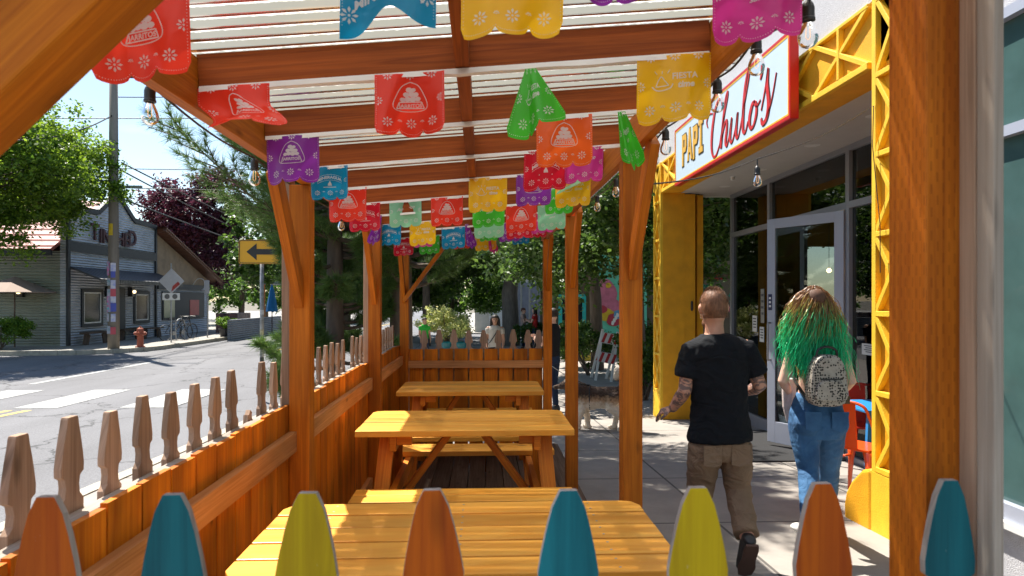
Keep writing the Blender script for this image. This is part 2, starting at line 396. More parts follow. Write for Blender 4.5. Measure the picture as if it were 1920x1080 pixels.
G_BULB = glass('bulb_glass', (.93, .95, .96), 1, 1.45)
G_WIN = glass('window_glass', (.50, .55, .55), .9, 1.6)
G_DARKWIN = mat('side_window_glass', (.065, .125, .12), .06, .2, spec=.5)
# ------------------------------------------------------------------ ground
def sheet(name, x0, x1, y0, y1, nx, ny, dz, m, f=None, thick=0, label=None, kind='structure'):
    xs = np.linspace(x0, x1, nx + 1); ys = np.linspace(y0, y1, ny + 1); V = []; 
    for y in ys:
        for x in xs: V.append((x, y, gz(x, y) + dz))
    F = [(j * (nx + 1) + i, j * (nx + 1) + i + 1, (j + 1) * (nx + 1) + i + 1, (j + 1) * (nx + 1) + i) for j in range(ny) for i in range(nx)]
    if thick:
        b = len(V); V += [(x, y, z - thick) for x, y, z in V]
        per = [i for i in range(nx + 1)] + [j * (nx + 1) + nx for j in range(1, ny + 1)] + [ny * (nx + 1) + i for i in range(nx - 1, -1, -1)] + [j * (nx + 1) for j in range(ny - 1, 0, -1)]
        for k in range(len(per)):
            a, c = per[k], per[(k + 1) % len(per)]; F.append((c, a, a + b, c + b))
    mb = MB(); mb.add(V, F, None); o = mb.build(name, m); tag(o, label, None, None, kind); return o
def asphalt(name, c, cracks=True):
    m, t, b = nodes(name); L = t.links.new
    tc = N(t, 'ShaderNodeTexCoord')
    n = N(t, 'ShaderNodeTexNoise'); setin(n, Scale=55, Detail=8, Roughness=.85); L(tc.outputs['Object'], n.inputs[0])
    r = N(t, 'ShaderNodeValToRGB'); r.color_ramp.elements[0].position = .38; r.color_ramp.elements[1].position = .62
    r.color_ramp.elements[0].color = rgba([x * .62 for x in c]); r.color_ramp.elements[1].color = rgba([x * 1.35 for x in c]); L(n.outputs[0], r.inputs[0])
    n2 = N(t, 'ShaderNodeTexNoise'); setin(n2, Scale=.5, Detail=5); mp = N(t, 'ShaderNodeMapping'); mp.inputs['Scale'].default_value = (2.5, .35, 1); L(tc.outputs['Object'], mp.inputs[0]); L(mp.outputs[0], n2.inputs[0])
    r2 = N(t, 'ShaderNodeValToRGB'); r2.color_ramp.elements[0].position = .35; r2.color_ramp.elements[1].position = .65; r2.color_ramp.elements[0].color = (.78, .78, .78, 1)
    L(n2.outputs[0], r2.inputs[0]); mm = N(t, 'ShaderNodeMix', data_type='RGBA', blend_type='MULTIPLY'); mm.inputs[0].default_value = 1; L(r.outputs[0], mm.inputs[6]); L(r2.outputs[0], mm.inputs[7])
    cur = mm.outputs[2]
    if cracks:
        v = N(t, 'ShaderNodeTexVoronoi', feature='DISTANCE_TO_EDGE'); setin(v, Scale=.33); 
        nd = N(t, 'ShaderNodeTexNoise'); setin(nd, Scale=3, Detail=6); L(tc.outputs['Object'], nd.inputs[0])
        av = N(t, 'ShaderNodeVectorMath', operation='MULTIPLY_ADD'); L(nd.outputs[1], av.inputs[0]); av.inputs[1].default_value = (.7, .7, .7); L(tc.outputs['Object'], av.inputs[2]); L(av.outputs[0], v.inputs[0])
        rc = N(t, 'ShaderNodeValToRGB'); rc.color_ramp.elements[0].position = .003; rc.color_ramp.elements[1].position = .009; rc.color_ramp.elements[0].color = (.35, .35, .35, 1); L(v.outputs[0], rc.inputs[0])
        mc = N(t, 'ShaderNodeMix', data_type='RGBA', blend_type='MULTIPLY'); mc.inputs[0].default_value = 1; L(cur, mc.inputs[6]); L(rc.outputs[0], mc.inputs[7]); cur = mc.outputs[2]
    L(cur, b.inputs['Base Color']); setin(b, Roughness=.85)
    bp = N(t, 'ShaderNodeBump'); bp.inputs['Strength'].default_value = .5; bp.inputs['Distance'].default_value = .006; L(n.outputs[0], bp.inputs['Height']); L(bp.outputs[0], b.inputs['Normal']); return m
def paving(name, c, step, off=(0, 0)):
    m, t, b = nodes(name); L = t.links.new
    tc = N(t, 'ShaderNodeTexCoord'); sp = N(t, 'ShaderNodeSeparateXYZ'); L(tc.outputs['Object'], sp.inputs[0])
    def M(op, a, bb=None):
        q = N(t, 'ShaderNodeMath', operation=op)
        for i, x in enumerate((a, bb)):
            if x is None: continue
            if isinstance(x, (int, float)): q.inputs[i].default_value = x
            else: L(x, q.inputs[i])
        return q.outputs[0]
    def ln(o, k): 
        f = M('FRACT', M('DIVIDE', M('ADD', o, k), step)); return M('LESS_THAN', M('ABSOLUTE', M('SUBTRACT', f, .5)), .011 / step)
    line = M('MAXIMUM', ln(sp.outputs[0], off[0]), ln(sp.outputs[1], off[1]))
    n = N(t, 'ShaderNodeTexNoise'); setin(n, Scale=2.2, Detail=9, Roughness=.7); L(tc.outputs['Object'], n.inputs[0])
    r = N(t, 'ShaderNodeValToRGB'); r.color_ramp.elements[0].position = .3; r.color_ramp.elements[1].position = .7
    r.color_ramp.elements[0].color = rgba([x * .72 for x in c]); r.color_ramp.elements[1].color = rgba(c); L(n.outputs[0], r.inputs[0])
    mm = N(t, 'ShaderNodeMix', data_type='RGBA'); L(line, mm.inputs[0]); L(r.outputs[0], mm.inputs[6]); mm.inputs[7].default_value = rgba([x * .25 for x in c])
    L(mm.outputs[2], b.inputs['Base Color']); setin(b, Roughness=.85); return m
M_ROAD = asphalt('asphalt', (.15, .15, .16)); M_SIDE = paving('sidewalk_concrete', (.33, .30, .27), 1.5, (.45, .2)); M_SIDE2 = paving('far_sidewalk_concrete', (.33, .31, .28), 1.4)
M_KERB = mat('kerb_concrete', (.46, .42, .34), .85, .35, scale=8)
M_LINE = mat('road_paint_white', (.42, .42, .41), .7, .35, scale=9, c2=(.24, .24, .24), detail=9); M_LINEY = mat('road_paint_yellow', (.62, .42, .10), .7, .3, scale=14)
M_EARTH = mat('ground_earth', (.16, .14, .10), .9, .4)
g = MB(); g.add([(-900, -60, -1.6), (900, -60, -1.6), (900, 1200, -1.6), (-900, 1200, -1.6)], [(0, 1, 2, 3)]); tag(g.build('ground', M_EARTH), kind='structure')
sheet('road', -70, -3.55, -8, 120, 40, 60, 0, M_ROAD)
sheet('sidewalk', -3.42, 9.0, -2, 30, 26, 40, .0, M_SIDE, thick=.3)
sheet('kerb', -3.56, -3.42, -2, 30, 1, 30, .012, M_KERB, thick=.3)
sheet('cross_street', -3.5, 30, 30.02, 42, 30, 8, -.03, M_ROAD)
sheet('far_plaza', -3.5, 30, 42.02, 110, 30, 20, .05, M_SIDE2, thick=.3)
# far pavement: polygon with rounded corner
def far_walk():
    y0, x0, r = 22.35, -11.75, 2.6; pts = [(-70, y0)]
    for i in range(9):
        a = -PI / 2 + i / 8 * PI / 2; pts.append((x0 - r + r * math.cos(a), y0 + r + r * math.sin(a)))
    pts += [(x0, 36), (x0, 50), (x0, 110), (-70, 110)]
    V = [(x, y, gz(x, y) + .13) for x, y in pts] + [(x, y, gz(x, y) - .2) for x, y in pts]; n = len(pts)
    F = [tuple(range(n))] + [(i, i + n, (i + 1) % n + n, (i + 1) % n) for i in range(n)]
    tag(MB().add(V, F).build('far_sidewalk', M_SIDE2), kind='structure')
    k = MB(); pp = pts[:-1]
    for a, b in zip(pp[:-1], pp[1:]):
        A = Vector((a[0], a[1], gz(*a) + .07)); B = Vector((b[0], b[1], gz(*b) + .07)); k.beam(A, B, .16, .16)
    tag(k.build('far_kerb', M_KERB), kind='structure')
far_walk()
def mark(name, x0, x1, y0, y1, m):
    n = max(1, int((y1 - y0) / .8)); V = []; F = []
    for j in range(n + 1):
        y = y0 + (y1 - y0) * j / n
        for x in (x0, x1): V.append((x, y, gz(x, y) + .006))
    for j in range(n): F.append((2 * j, 2 * j + 1, 2 * j + 3, 2 * j + 2))
    tag(MB().add(V, F).build(name, m), kind='structure')
for x0, x1 in ((-5.95, -5.1), (-7.65, -6.95), (-9.3, -8.6), (-10.9, -10.2)): mark('crosswalk_bar', x0, x1, 11.2, 13.5, M_LINE)
mark('yellow_centre_line', -7.32, -7.2, 2, 11.0, M_LINEY); mark('yellow_centre_line', -7.62, -7.5, 2, 11.0, M_LINEY)
mark('road_edge_line', -9.6, -9.45, 14.5, 20, M_LINE)
mark('lane_line', -7.5, -7.35, 24, 60, M_LINEY)
# ------------------------------------------------------------------ pergola
PX0, PX1 = -.763, .631          # inner faces of left and right posts
PS = .089
PY = [.935, 2.975, 5.0, 6.9]
def zb(x): return 2.079 + .085 * (x - PX0)   # underside of rafters
per = thing('pergola', (-.07, 3.9, 0), 'orange stained timber pergola with corrugated clear roof over the picnic tables', 'pergola')
for i, y in enumerate(PY):
    for s_ in (-1, 1):
        x0 = PX0 - PS if s_ < 0 else PX1; top = 2.017 if s_ < 0 else 2.141
        if i == 0 and s_ > 0: x0 += .008
        o = MB().box(x0, x0 + PS, y, y + PS, -.12 + gz(0, y), top, long=2).build('post', W_POST if (i == 0 and s_ > 0) else W_POST2, per, bev=.003)
for s_ in (-1, 1):
    x0 = PX0 - .038 if s_ < 0 else PX1; z0 = 2.019 if s_ < 0 else 2.143
    MB().box(x0, x0 + .038, .45, 7.15, z0, z0 + .14, long=1).build('beam', W_BEAM, per, bev=.002)
for y in PY[1:3]: MB().box(PX0 - PS - .038, PX0 - PS - .001, y + .02, y + .10, 0, 2.05, long=2).build('side_batten', W_PICK, per, bev=.002)
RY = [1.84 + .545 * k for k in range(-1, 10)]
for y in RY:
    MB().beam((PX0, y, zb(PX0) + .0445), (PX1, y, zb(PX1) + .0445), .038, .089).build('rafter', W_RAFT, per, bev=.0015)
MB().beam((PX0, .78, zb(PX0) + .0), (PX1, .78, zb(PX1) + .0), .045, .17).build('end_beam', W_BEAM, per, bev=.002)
for a, b in zip(RY[:-1], RY[1:]):
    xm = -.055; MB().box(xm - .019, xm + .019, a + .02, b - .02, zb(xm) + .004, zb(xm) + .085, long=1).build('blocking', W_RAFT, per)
for i, y in enumerate(PY):      # knee braces up to the beams
    if i > 0:
        for s_ in (-1, 1):
            xc = PX0 - .045 if s_ < 0 else PX1 + .045; zt = 2.0 if s_ < 0 else 2.125
            MB().beam((xc, y + .03, zt - .50), (xc, y - .36, zt + .02), .038, .089, up=(0, 1, 0)).build('brace', W_POST2, per, bev=.002)
bq = MB().beam((PX0 - .085, .87, 1.55), (-.25, .87, 2.147), .085, .09, up=(0, 1, 0)); bq.build('brace', W_POST2, per, bev=.004)
MB().beam((PX0 - .04, 6.86, 1.50), (-.36, 6.86, 2.10), .038, .085, up=(0, 1, 0)).build('brace', W_POST2, per, bev=.002)
def brace_front_header():
    MB().beam((PX0 - .15, .9, 2.005), (PX0 + .02, .9, 2.02), .1, .1).build('post_cap', W_POST2, per)
# corrugated sheet
def roof():
    m, t, b = nodes('corrugated_plastic'); L = t.links.new; t.nodes.remove(b)
    tc = N(t, 'ShaderNodeTexCoord'); sp = N(t, 'ShaderNodeSeparateXYZ'); L(tc.outputs['Object'], sp.inputs[0])
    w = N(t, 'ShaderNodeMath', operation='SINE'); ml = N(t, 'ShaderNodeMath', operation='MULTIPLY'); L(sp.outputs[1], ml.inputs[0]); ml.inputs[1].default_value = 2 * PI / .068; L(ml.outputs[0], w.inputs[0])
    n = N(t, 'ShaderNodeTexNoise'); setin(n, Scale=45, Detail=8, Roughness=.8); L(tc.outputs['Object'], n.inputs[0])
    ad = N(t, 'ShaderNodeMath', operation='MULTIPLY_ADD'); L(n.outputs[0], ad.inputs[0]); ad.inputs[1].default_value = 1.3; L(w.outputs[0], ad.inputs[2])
    r = N(t, 'ShaderNodeValToRGB'); e = r.color_ramp.elements; e[0].position = .50; e[0].color = (1, .985, .95, 1); e[1].position = 1.0; e[1].color = (.17, .17, .15, 1); L(ad.outputs[0], r.inputs[0])  # light and dark of the ribs put into the sheet colour as bands
    tr = N(t, 'ShaderNodeBsdfTransparent'); L(r.outputs[0], tr.inputs[0]); tl = N(t, 'ShaderNodeBsdfTranslucent'); L(r.outputs[0], tl.inputs[0])
    gl = N(t, 'ShaderNodeBsdfGlossy'); gl.inputs['Roughness'].default_value = .15; ms = N(t, 'ShaderNodeMixShader'); ms.inputs[0].default_value = .84; L(tr.outputs[0], ms.inputs[1]); L(tl.outputs[0], ms.inputs[2])
    fr = N(t, 'ShaderNodeFresnel'); fr.inputs[0].default_value = 1.3; m2 = N(t, 'ShaderNodeMixShader'); L(fr.outputs[0], m2.inputs[0]); L(ms.outputs[0], m2.inputs[1]); L(gl.outputs[0], m2.inputs[2]); L(m2.outputs[0], t.nodes['Material Output'].inputs[0])
    p = .068; ys = np.arange(.42, 7.2, p / 8); xs = [-1.0, -.4, .2, .86]; V = []; F = []
    for y in ys:
        for x in xs: V.append((x, y, zb(x) + .103 + .0085 * math.sin(2 * PI * y / p)))
    k = len(xs)
    for j in range(len(ys) - 1):
        for i in range(k - 1): F.append((j * k + i, j * k + i + 1, (j + 1) * k + i + 1, (j + 1) * k + i))
    o = npmesh('roof_panel', np.array(V), np.array(F), m, per, True)
    return o
roof_o = roof()
for k_, (x0, x1) in enumerate(((-.9, 0.68),)):
    d = MB()
for i in range(11):
    w = .142; x = -.86 + i * (w + .006)
    MB().box(x, x + w, .93, 6.98, -.035, 0, long=1).build('deck_board', W_DECK, per, bev=.003)
for x in (-.84, -.05, .70): MB().box(x - .02, x + .02, .95, 6.95, -.32, -.036, long=1).build('joist', W_DECK, per)
MB().box(.757, .785, .95, 6.98, -.3, -.004, long=1).build('deck_skirt', W_DECK, per)
# ------------------------------------------------------------------ fences
def picket_outline(w, h, tip=.40):
    a = w / 2; c = h - .128; R_ = [(a, 0), (a, c - .062), (a * .66, c - .048), (a * .58, c - .026), (a * .66, c - .008), (a * .98, c), (a, c + .018), (a * .89, c + .045), (a * .72, c + .078), (a * .54, c + .106), (a * tip + a * .06, h - .005), (a * tip, h)]
    return R_ + [(-x, z) for x, z in reversed(R_)]
def fence_left():
    f = thing('timber_fence', (PX0 - .09, 3.9, 0), 'orange board fence topped by bare grey pickets along the street side of the deck', 'fence')
    xb = PX0 - PS - .002
    def seg(y0, y1, first):
        L = y1 - y0; n = int(round(L / .162)); p = L / n
        for i in range(n):
            y = y0 + p * i; t = 1.042 + random.uniform(-.006, .006)
            MB().box(xb - .019, xb, y + (.002 if i else -.03), y + p - (.005 if i < n - 1 else -.03), -.25, t, long=2).build('board', W_BOARD, f, bev=.0015)
        MB().box(xb + .001, xb + .036, y0 + .005, y1 + .03, .841, .93, long=1).build('rail', W_RAIL, f, bev=.002)
        MB().box(xb + .001, xb + .036, y0 + .005, y1, .10, .189, long=1).build('rail', W_RAIL, f, bev=.002)
        MB().box(xb - .060, xb - .022, y0, y1, .95, 1.036, long=1).build('rail', W_GREY, f, bev=.002)
    for a, b in ((.93, 2.975), (3.07, 5.0), (5.09, 6.9)): seg(a, b, 0)
    y = 1.045; k = 0
    while y < 6.95:
        h = 1.243 - 1.03; t0 = random.uniform(-.012, .008)
        broken = (k == 10)
        if not (k in (22, 29, 30)):
            if k == 10:
                mb = MB(); mb.prism([(-.038, 0), (.038, 0), (.030, .03), (.02, .05), (.024, .062), (.005, .075), (-.012, .058), (-.024, .06), (-.03, .03)], (xb - .062, y, 1.0), (0, 1, 0), (0, 0, 1), (-1, 0, 0), .017)
                tag(mb.build('picket', W_PICK, f), 'snapped off picket stub')
            else:
                mb = MB(); w = random.uniform(.076, .084); r = R(random.uniform(-1.5, 1.5))
                if k == 9: r = R(3)
                mb.prism(picket_outline(w, h + .03 + t0), (xb - .062, y, 1.0), (0, math.cos(r), math.sin(r)), (0, -math.sin(r), math.cos(r)), (-1, 0, 0), .017)
                mb.box(xb - .079, xb - .062, y - w / 2, y + w / 2, .2, 1.0, long=2)
                mb.build('picket', W_PICK, f, bev=.0012)
        y += .1625; k += 1
fence_left()
def fence_rear():
    f = thing('timber_fence', (-.1, 6.93, 0), 'orange board fence with grey pickets closing the far end of the deck', 'fence')
    n = 9; x0, x1 = PX0 - .0, PX1; p = (x1 - x0) / n
    for i in range(n):
        x = x0 + p * i; MB().box(x + .006, x + p - .010, 6.93, 6.949, -.3, 1.0 + random.uniform(-.003, .003), long=2).build('board', W_BOARD, f, bev=.0015)
        cx = min(x + p - .002, x1 - .045); w = .082
        MB().prism(picket_outline(w, .22 + random.uniform(-.006, .006)), (cx, 6.975, .975), (1, 0, 0), (0, 0, 1), (0, 1, 0), .017).box(cx - w / 2, cx + w / 2, 6.975, 6.992, .1, .975, long=2).build('picket', W_PICK, f, bev=.001)
    MB().box(x0, x1, 6.892, 6.928, .806, .880, long=0).build('rail', W_RAIL, f, bev=.002)
    MB().box(x0, x1, 6.892, 6.928, .12, .20, long=0).build('rail', W_RAIL, f, bev=.002)
    MB().box(x0, x1, 6.95, 6.972, .9, .985, long=0).build('rail', W_GREY, f, bev=.002)
fence_rear()
def fence_front():
    f = thing('picket_fence', (0, .89, 0), 'picket fence painted orange, teal and yellow across the near end of the deck', 'fence')
    xs = [(85, 932, 0, 118), (325, 928, 1, 118), (570, 925, 2, 118), (817, 919, 0, 116), (1065, 920, 1, 118), (1310, 915, 2, 118), (1548, 907, 0, 114), (1780, 901, 1, 104)]
    mats = [P_OR, P_TL, P_YE]; nm = ['orange painted picket with worn edges', 'teal painted picket with worn edges', 'yellow painted picket with worn edges']
    for px, py, c, w in xs:
        p = atY(px, py, .882); ww = w / FPX * p.y * .98
        mb = MB(); out = [(x, z) for x, z in picket_outline(ww, .262, .28)]
        rr = R(random.uniform(-1.2, 1.2) + (1.5 if px == 1548 else 0)); ax = (math.cos(rr), 0, math.sin(rr)); az = (-math.sin(rr), 0, math.cos(rr))
        n = len(out); mb.prism(out, (p.x, .882, p.z - .262), ax, az, (0, 1, 0), .012)
        mb.mi = [0 if (i == 0 or i == 1) else 1 for i in range(n + 2)]
        # second face index 1 is the rear: bare wood
        mb.mi[1] = 1
        b0 = len(mb.f); mb.box(p.x - ww / 2, p.x + ww / 2, .882, .902, .05, p.z - .2625, long=2); 
        tag(mb.build('picket', [mats[c], M_EDGE], f, bev=.0016), nm[c])
    MB().box(-1.0, .72, .903, .94, .9, .985, long=0).build('rail', W_GREY, f)
    MB().box(-1.0, .72, .903, .94, .3, .385, long=0).build('rail', W_GREY, f)
    # grey end post: edges from the picture at px 1797-1882
    a = atY(1830, 500, .895); b = atY(1884, 500, .862)
    tag(MB().box(a.x, b.x, .862, .895, .0, 2.6, long=2).build('end_post', W_GREY, f, bev=.003), 'tall bare grey post')
    c = MB().box(atY(1797, 500, .93).x, a.x + .01, .897, .93, .0, 2.6, long=2); tag(c.build('end_post', W_PICK, f, bev=.003), 'grey batten behind the tall post')
fence_front()
# ------------------------------------------------------------------ picnic tables
def picnic_table(cx, y0, y1, L, label, sd):
    random.seed(sd)
    t = thing('picnic_table', (cx, (y0 + y1) / 2, 0), label, 'picnic table', 'picnic tables in a row under the pergola')
    x0, x1 = cx - L / 2, cx + L / 2; n = 5; D = (y1 - y0); p = D / n; zt = .753; th = .036
    for i in range(n):
        a = y0 + p * i + .0045; b = y0 + p * (i + 1) - .0045
        cl = .0
        o = [(x0, a), (x1, a), (x1, b), (x0, b)]
        c = .055
        if i == 0 and sd == 1: o = [(x0 + c * .55, a), (x1 - c * .55, a), (x1, a + c), (x1, b), (x0, b), (x0, a + c)]
        if i == n - 1: o = [(x0, a), (x1, a), (x1, b - c), (x1 - c * .4, b - c * .25), (x1 - c * 1.1, b), (x0 + c * 1.1, b), (x0 + c * .4, b - c * .25), (x0, b - c)]
        mb = MB(); dz = random.uniform(-.0012, .0012)
        # grain must run along x: prism uv takes b as u, so swap axes
        mb.prism([(q[1], q[0]) for q in o], (0, 0, zt - th + dz), (0, 1, 0), (1, 0, 0), (0, 0, 1), th); bo_ = mb.build('tabletop_board', W_TABLE, t, bev=.004); [MB().lathe((xx, yy, zt + dz + .0002), [(.0042, 0), (.0042, .0006)], 8).build('screw', M_GALV, bo_) for xx in (x0 + .19, x1 - .19, cx) for yy in (a + .03, b - .03) if sd == 1]
    for yy in (y0 - .10 - .245, y1 + .10):
        for i in range(2):
            a = yy + i * .124; mb = MB(); c = .03
            mb.prism([(a, x0 + .03), (a, x1 - .03), (a + .12, x1 - .03), (a + .12, x0 + .03)], (0, 0, .45 - th), (0, 1, 0), (1, 0, 0), (0, 0, 1), th); mb.build('bench_board', W_TABLE, t, bev=.004)
    ym = (y0 + y1) / 2
    for s in (-1, 1):
        xl = cx + s * (L / 2 - .17)
        for q in (-1, 1):
            MB().beam((xl + s * .05, ym + q * .44, 0), (xl, ym + q * .20, .715), .04, .088, up=(1, 0, 0)).build('leg', W_TLEG, t, bev=.002)
        MB().box(xl - s * .045 - .019, xl - s * .045 + .019, y0 + .03, y1 - .03, .63, .716, long=1).build('cross_beam', W_TLEG, t, bev=.002)
        MB().box(xl - s * .045 - .019, xl - s * .045 + .019, y0 - .32, y1 + .32, .325, .413, long=1).build('cross_beam', W_TLEG, t, bev=.002)
        MB().beam((xl - s * .07, ym - .12, .30), (cx + s * .10, ym - .12, .70), .038, .108, up=(0, 1, 0)).build('brace', W_TLEG, t, bev=.002)
        MB().box(min(xl - s * .02, xl - s * .15), max(xl - s * .02, xl - s * .15), y0 + .06, y0 + .10, .66, .714, long=0).build('cleat', W_TLEG, t)
    return t
picnic_table(-.07, 1.84, 2.50, 1.30, 'varnished picnic table nearest the painted pickets', 1)
picnic_table(-.10, 3.86, 4.58, 1.27, 'varnished picnic table in the middle of the row with its braced legs in full view', 2)
picnic_table(-.10, 5.50, 6.20, 1.22, 'varnished picnic table farthest back, before the rear fence', 3)
random.seed(11)
# ------------------------------------------------------------------ papel picado garlands
FC = {'red': (.80, .045, .02), 'crimson': (.62, .008, .03), 'blue': (.0, .26, .52), 'yellow': (.88, .52, .01), 'purple': (.24, .03, .36), 'magenta': (.62, .04, .30), 'green': (.06, .52, .03), 'mint': (.28, .66, .42), 'orange': (.85, .13, .015)}
def flagmat(k, c):
    m, t, b = nodes('flag_' + k); L = t.links.new
    b.inputs['Base Color'].default_value = rgba(c); setin(b, Roughness=.32)
    tcf = N(t, 'ShaderNodeTexCoord'); nf = N(t, 'ShaderNodeTexNoise'); setin(nf, Scale=16, Detail=2, Distortion=1.5); L(tcf.outputs['Object'], nf.inputs[0]); bf = N(t, 'ShaderNodeBump'); bf.inputs['Strength'].default_value = .3; bf.inputs['Distance'].default_value = .008; L(nf.outputs[0], bf.inputs['Height']); L(bf.outputs[0], b.inputs['Normal'])
    tr = N(t, 'ShaderNodeBsdfTranslucent'); tr.inputs[0].default_value = rgba([min(1, x * 1.15) for x in c]); ms = N(t, 'ShaderNodeMixShader'); ms.inputs[0].default_value = .5
    L(b.outputs[0], ms.inputs[1]); L(tr.outputs[0], ms.inputs[2]); L(ms.outputs[0], t.nodes['Material Output'].inputs[0]); return m
FM = {k: flagmat(k, c) for k, c in FC.items()}
def printmat():
    m, t, b = nodes('white_print'); L = t.links.new; b.inputs['Base Color'].default_value = (.80, .78, .76, 1); setin(b, Roughness=.6)
    tr = N(t, 'ShaderNodeBsdfTranslucent'); tr.inputs[0].default_value = (.8, .76, .74, 1); ms = N(t, 'ShaderNodeMixShader'); ms.inputs[0].default_value = .45
    L(b.outputs[0], ms.inputs[1]); L(tr.outputs[0], ms.inputs[2]); L(ms.outputs[0], t.nodes['Material Output'].inputs[0]); return m
M_PRINT = printmat()
FW, FH = .19, .172
def scal(u):  # bottom edge depth for u in -.5...5 : three scallops
    t = (u + .5) * 3; f = t - math.floor(t) if u < .4999 else 1.0
    return .155 + .017 * math.sqrt(max(0, 1 - (2 * f - 1) ** 2)) - (.010 if abs(u) > .47 else 0)
def flag_geo(arch=False):
    nx, ny = 27, 12; V = []; F = []
    for j in range(ny + 1):
        for i in range(nx + 1):
            u = i / nx - .5; d = scal(u)
            if arch: d = .150 - .055 * math.exp(-(u / .24) ** 2) - .01 * u
            V.append((u * FW, -d * j / ny))
    for j in range(ny):
        for i in range(nx): F.append((j * (nx + 1) + i, (j + 1) * (nx + 1) + i, (j + 1) * (nx + 1) + i + 1, j * (nx + 1) + i + 1))
    return V, F
class P2:  # planar print geometry
    def __init__(s): s.V = []; s.F = []
    def poly(s, pts): b = len(s.V); s.V += pts; s.F.append(tuple(range(b, b + len(pts))))
    def dot(s, x, y, r): s.poly([(x + r * math.cos(a * PI / 3), y + r * math.sin(a * PI / 3)) for a in range(6)])
    def flower(s, x, y, r, n=8, a0=0, span=2 * PI):
        for k in range(n):
            a = a0 + span * k / n; c, q = math.cos(a), math.sin(a); w = r * .17
            s.poly([(x + c * r * .28 , y + q * r * .28), (x + c * r * .7 - q * w, y + q * r * .7 + c * w), (x + c * r, y + q * r), (x + c * r * .7 + q * w, y + q * r * .7 - c * w)])
        s.dot(x, y, r * .16)
    def line(s, pts, w):
        for a, b in zip(pts[:-1], pts[1:]):
            dx, dy = b[0] - a[0], b[1] - a[1]; l = math.hypot(dx, dy) or 1; nx_, ny_ = -dy / l * w / 2, dx / l * w / 2
            s.poly([(a[0] - nx_, a[1] - ny_), (b[0] - nx_, b[1] - ny_), (b[0] + nx_, b[1] + ny_), (a[0] + nx_, a[1] + ny_)])
    def text(s, txt, x, y, size, bold=0, rot=0, arc=0, shear=0, sx=1):
        vs, fs = text_geo(txt, size, bold, shear); b = len(s.V); c, q = math.cos(rot), math.sin(rot)
        for a, d, _ in vs:
            a *= sx; d2 = d - arc * a * a
            s.V.append((x + a * c - d2 * q, y + a * q + d2 * c))
        s.F += [tuple(b + i for i in f) for f in fs]
def print_geo(kind):
    p = P2(); h = .155
    for k in range(3): p.flower((k - 1) * .060, -.135, .0145)
    for k in (-1, 1): p.flower(k * .030, -.131, .0065, 5, R(10), PI)
    for k in range(3): p.flower((k - 1) * .060, -.003, .014, 5, PI, PI * 1.25)
    for k in (-1, 1): p.flower(k * .085, -.075, .013, 5, (R(90) if k > 0 else R(-90)), PI * 1.25)
    for i in range(22):
        for k in (-1, 1): p.dot(k * .0905, -.008 - i * .0062, .0009)
    for i in range(46):
        u = -.48 + i * .96 / 45; p.dot(u * FW, -(scal(u) - .0075), .0009)
    if kind == 'fruit':
        tri = spline([(0, -.022), (.022, -.034), (.038, -.062), (.046, -.088), (.036, -.100), (0, -.103), (-.036, -.100), (-.046, -.088), (-.038, -.062), (-.022, -.034), (0, -.022)], 4); p.line(tri, .0022)
        box = [(-.030, -.078), (.030, -.078), (.037, -.096), (-.037, -.096), (-.030, -.078)]; p.line(box, .0028)
        for x, y, r in ((-.021, -.070, .008), (-.008, -.068, .009), (.006, -.069, .0095), (.020, -.069, .008), (-.012, -.056, .0085), (.002, -.055, .009), (.014, -.057, .0085), (-.004, -.043, .009), (.008, -.044, .007)): 
            p.poly([(x + r * math.cos(a * PI / 5), y + r * .8 * math.sin(a * PI / 5)) for a in range(10)])
        p.text('JARRITOS', 0, -.0875, .0145, .0004)
    elif kind == 'mineral':
        p.text('MINERAGUA', 0, -.055, .021, .0007, 0, 5.5, 0, 1.0)
        p.line([(a, -.040 - 5.5 * a * a) for a in [x * .006 for x in range(-10, 11)]], .0014); p.line([(a, -.069 - 5.5 * a * a) for a in [x * .006 for x in range(-10, 11)]], .0014)
        p.poly([(-.010, -.098), (.010, -.098), (.008, -.088), (.003, -.078), (0, -.072), (-.004, -.080), (-.009, -.088)]); p.line([(-.03, -.106), (.03, -.106)], .004)
    elif kind == 'mineral_arch':
        p = P2(); p.text('MINERAGUA', 0, -.068, .024, .0009, 0, 4.2, 0, 1.0)
        for k in (-1, 1): p.flower(k * .078, -.085 + (k < 0) * -.02, .018, 8)
        p.line([(a, -.052 - 4.2 * a * a) for a in [x * .006 for x in range(-10, 11)]], .0012)
        for i in range(20):
            for k in (-1, 1): p.dot(k * .0905, -.008 - i * .0062, .0009)
    elif kind == 'fiesta':
        p.text('FIESTA', .024, -.056, .022, .0005); p.text('time', .026, -.078, .023, .0009, 0, 0, .2)
        hat = [(-.055, -.075), (-.045, -.085), (-.03, -.088), (-.012, -.084), (-.006, -.074)]; p.line(spline(hat, 3), .003)
        p.line(spline([(-.046, -.077), (-.040, -.062), (-.033, -.052), (-.026, -.062), (-.016, -.077)], 3), .0022); p.line([(-.046, -.077), (-.016, -.077)], .0025)
        for a in (-1, 0, 1): p.line([(-.031 + a * .012, -.046), (-.031 + a * .018, -.038)], .0018)
    elif kind == 'autentico':
        p.text('Auténtico', 0, -.060, .026, .0006, R(8), 0, .45); p.text('sabor', .004, -.084, .018, .0004, R(8), 0, .45)
    elif kind == 'lines':
        for i in range(5): p.line([(-.05, -.05 - i * .012), (.05, -.05 - i * .012)], .0016)
    return p
GEO = {k: print_geo(k) for k in ('fruit', 'mineral', 'mineral_arch', 'fiesta', 'autentico')}
FG = {False: flag_geo(False), True: flag_geo(True)}
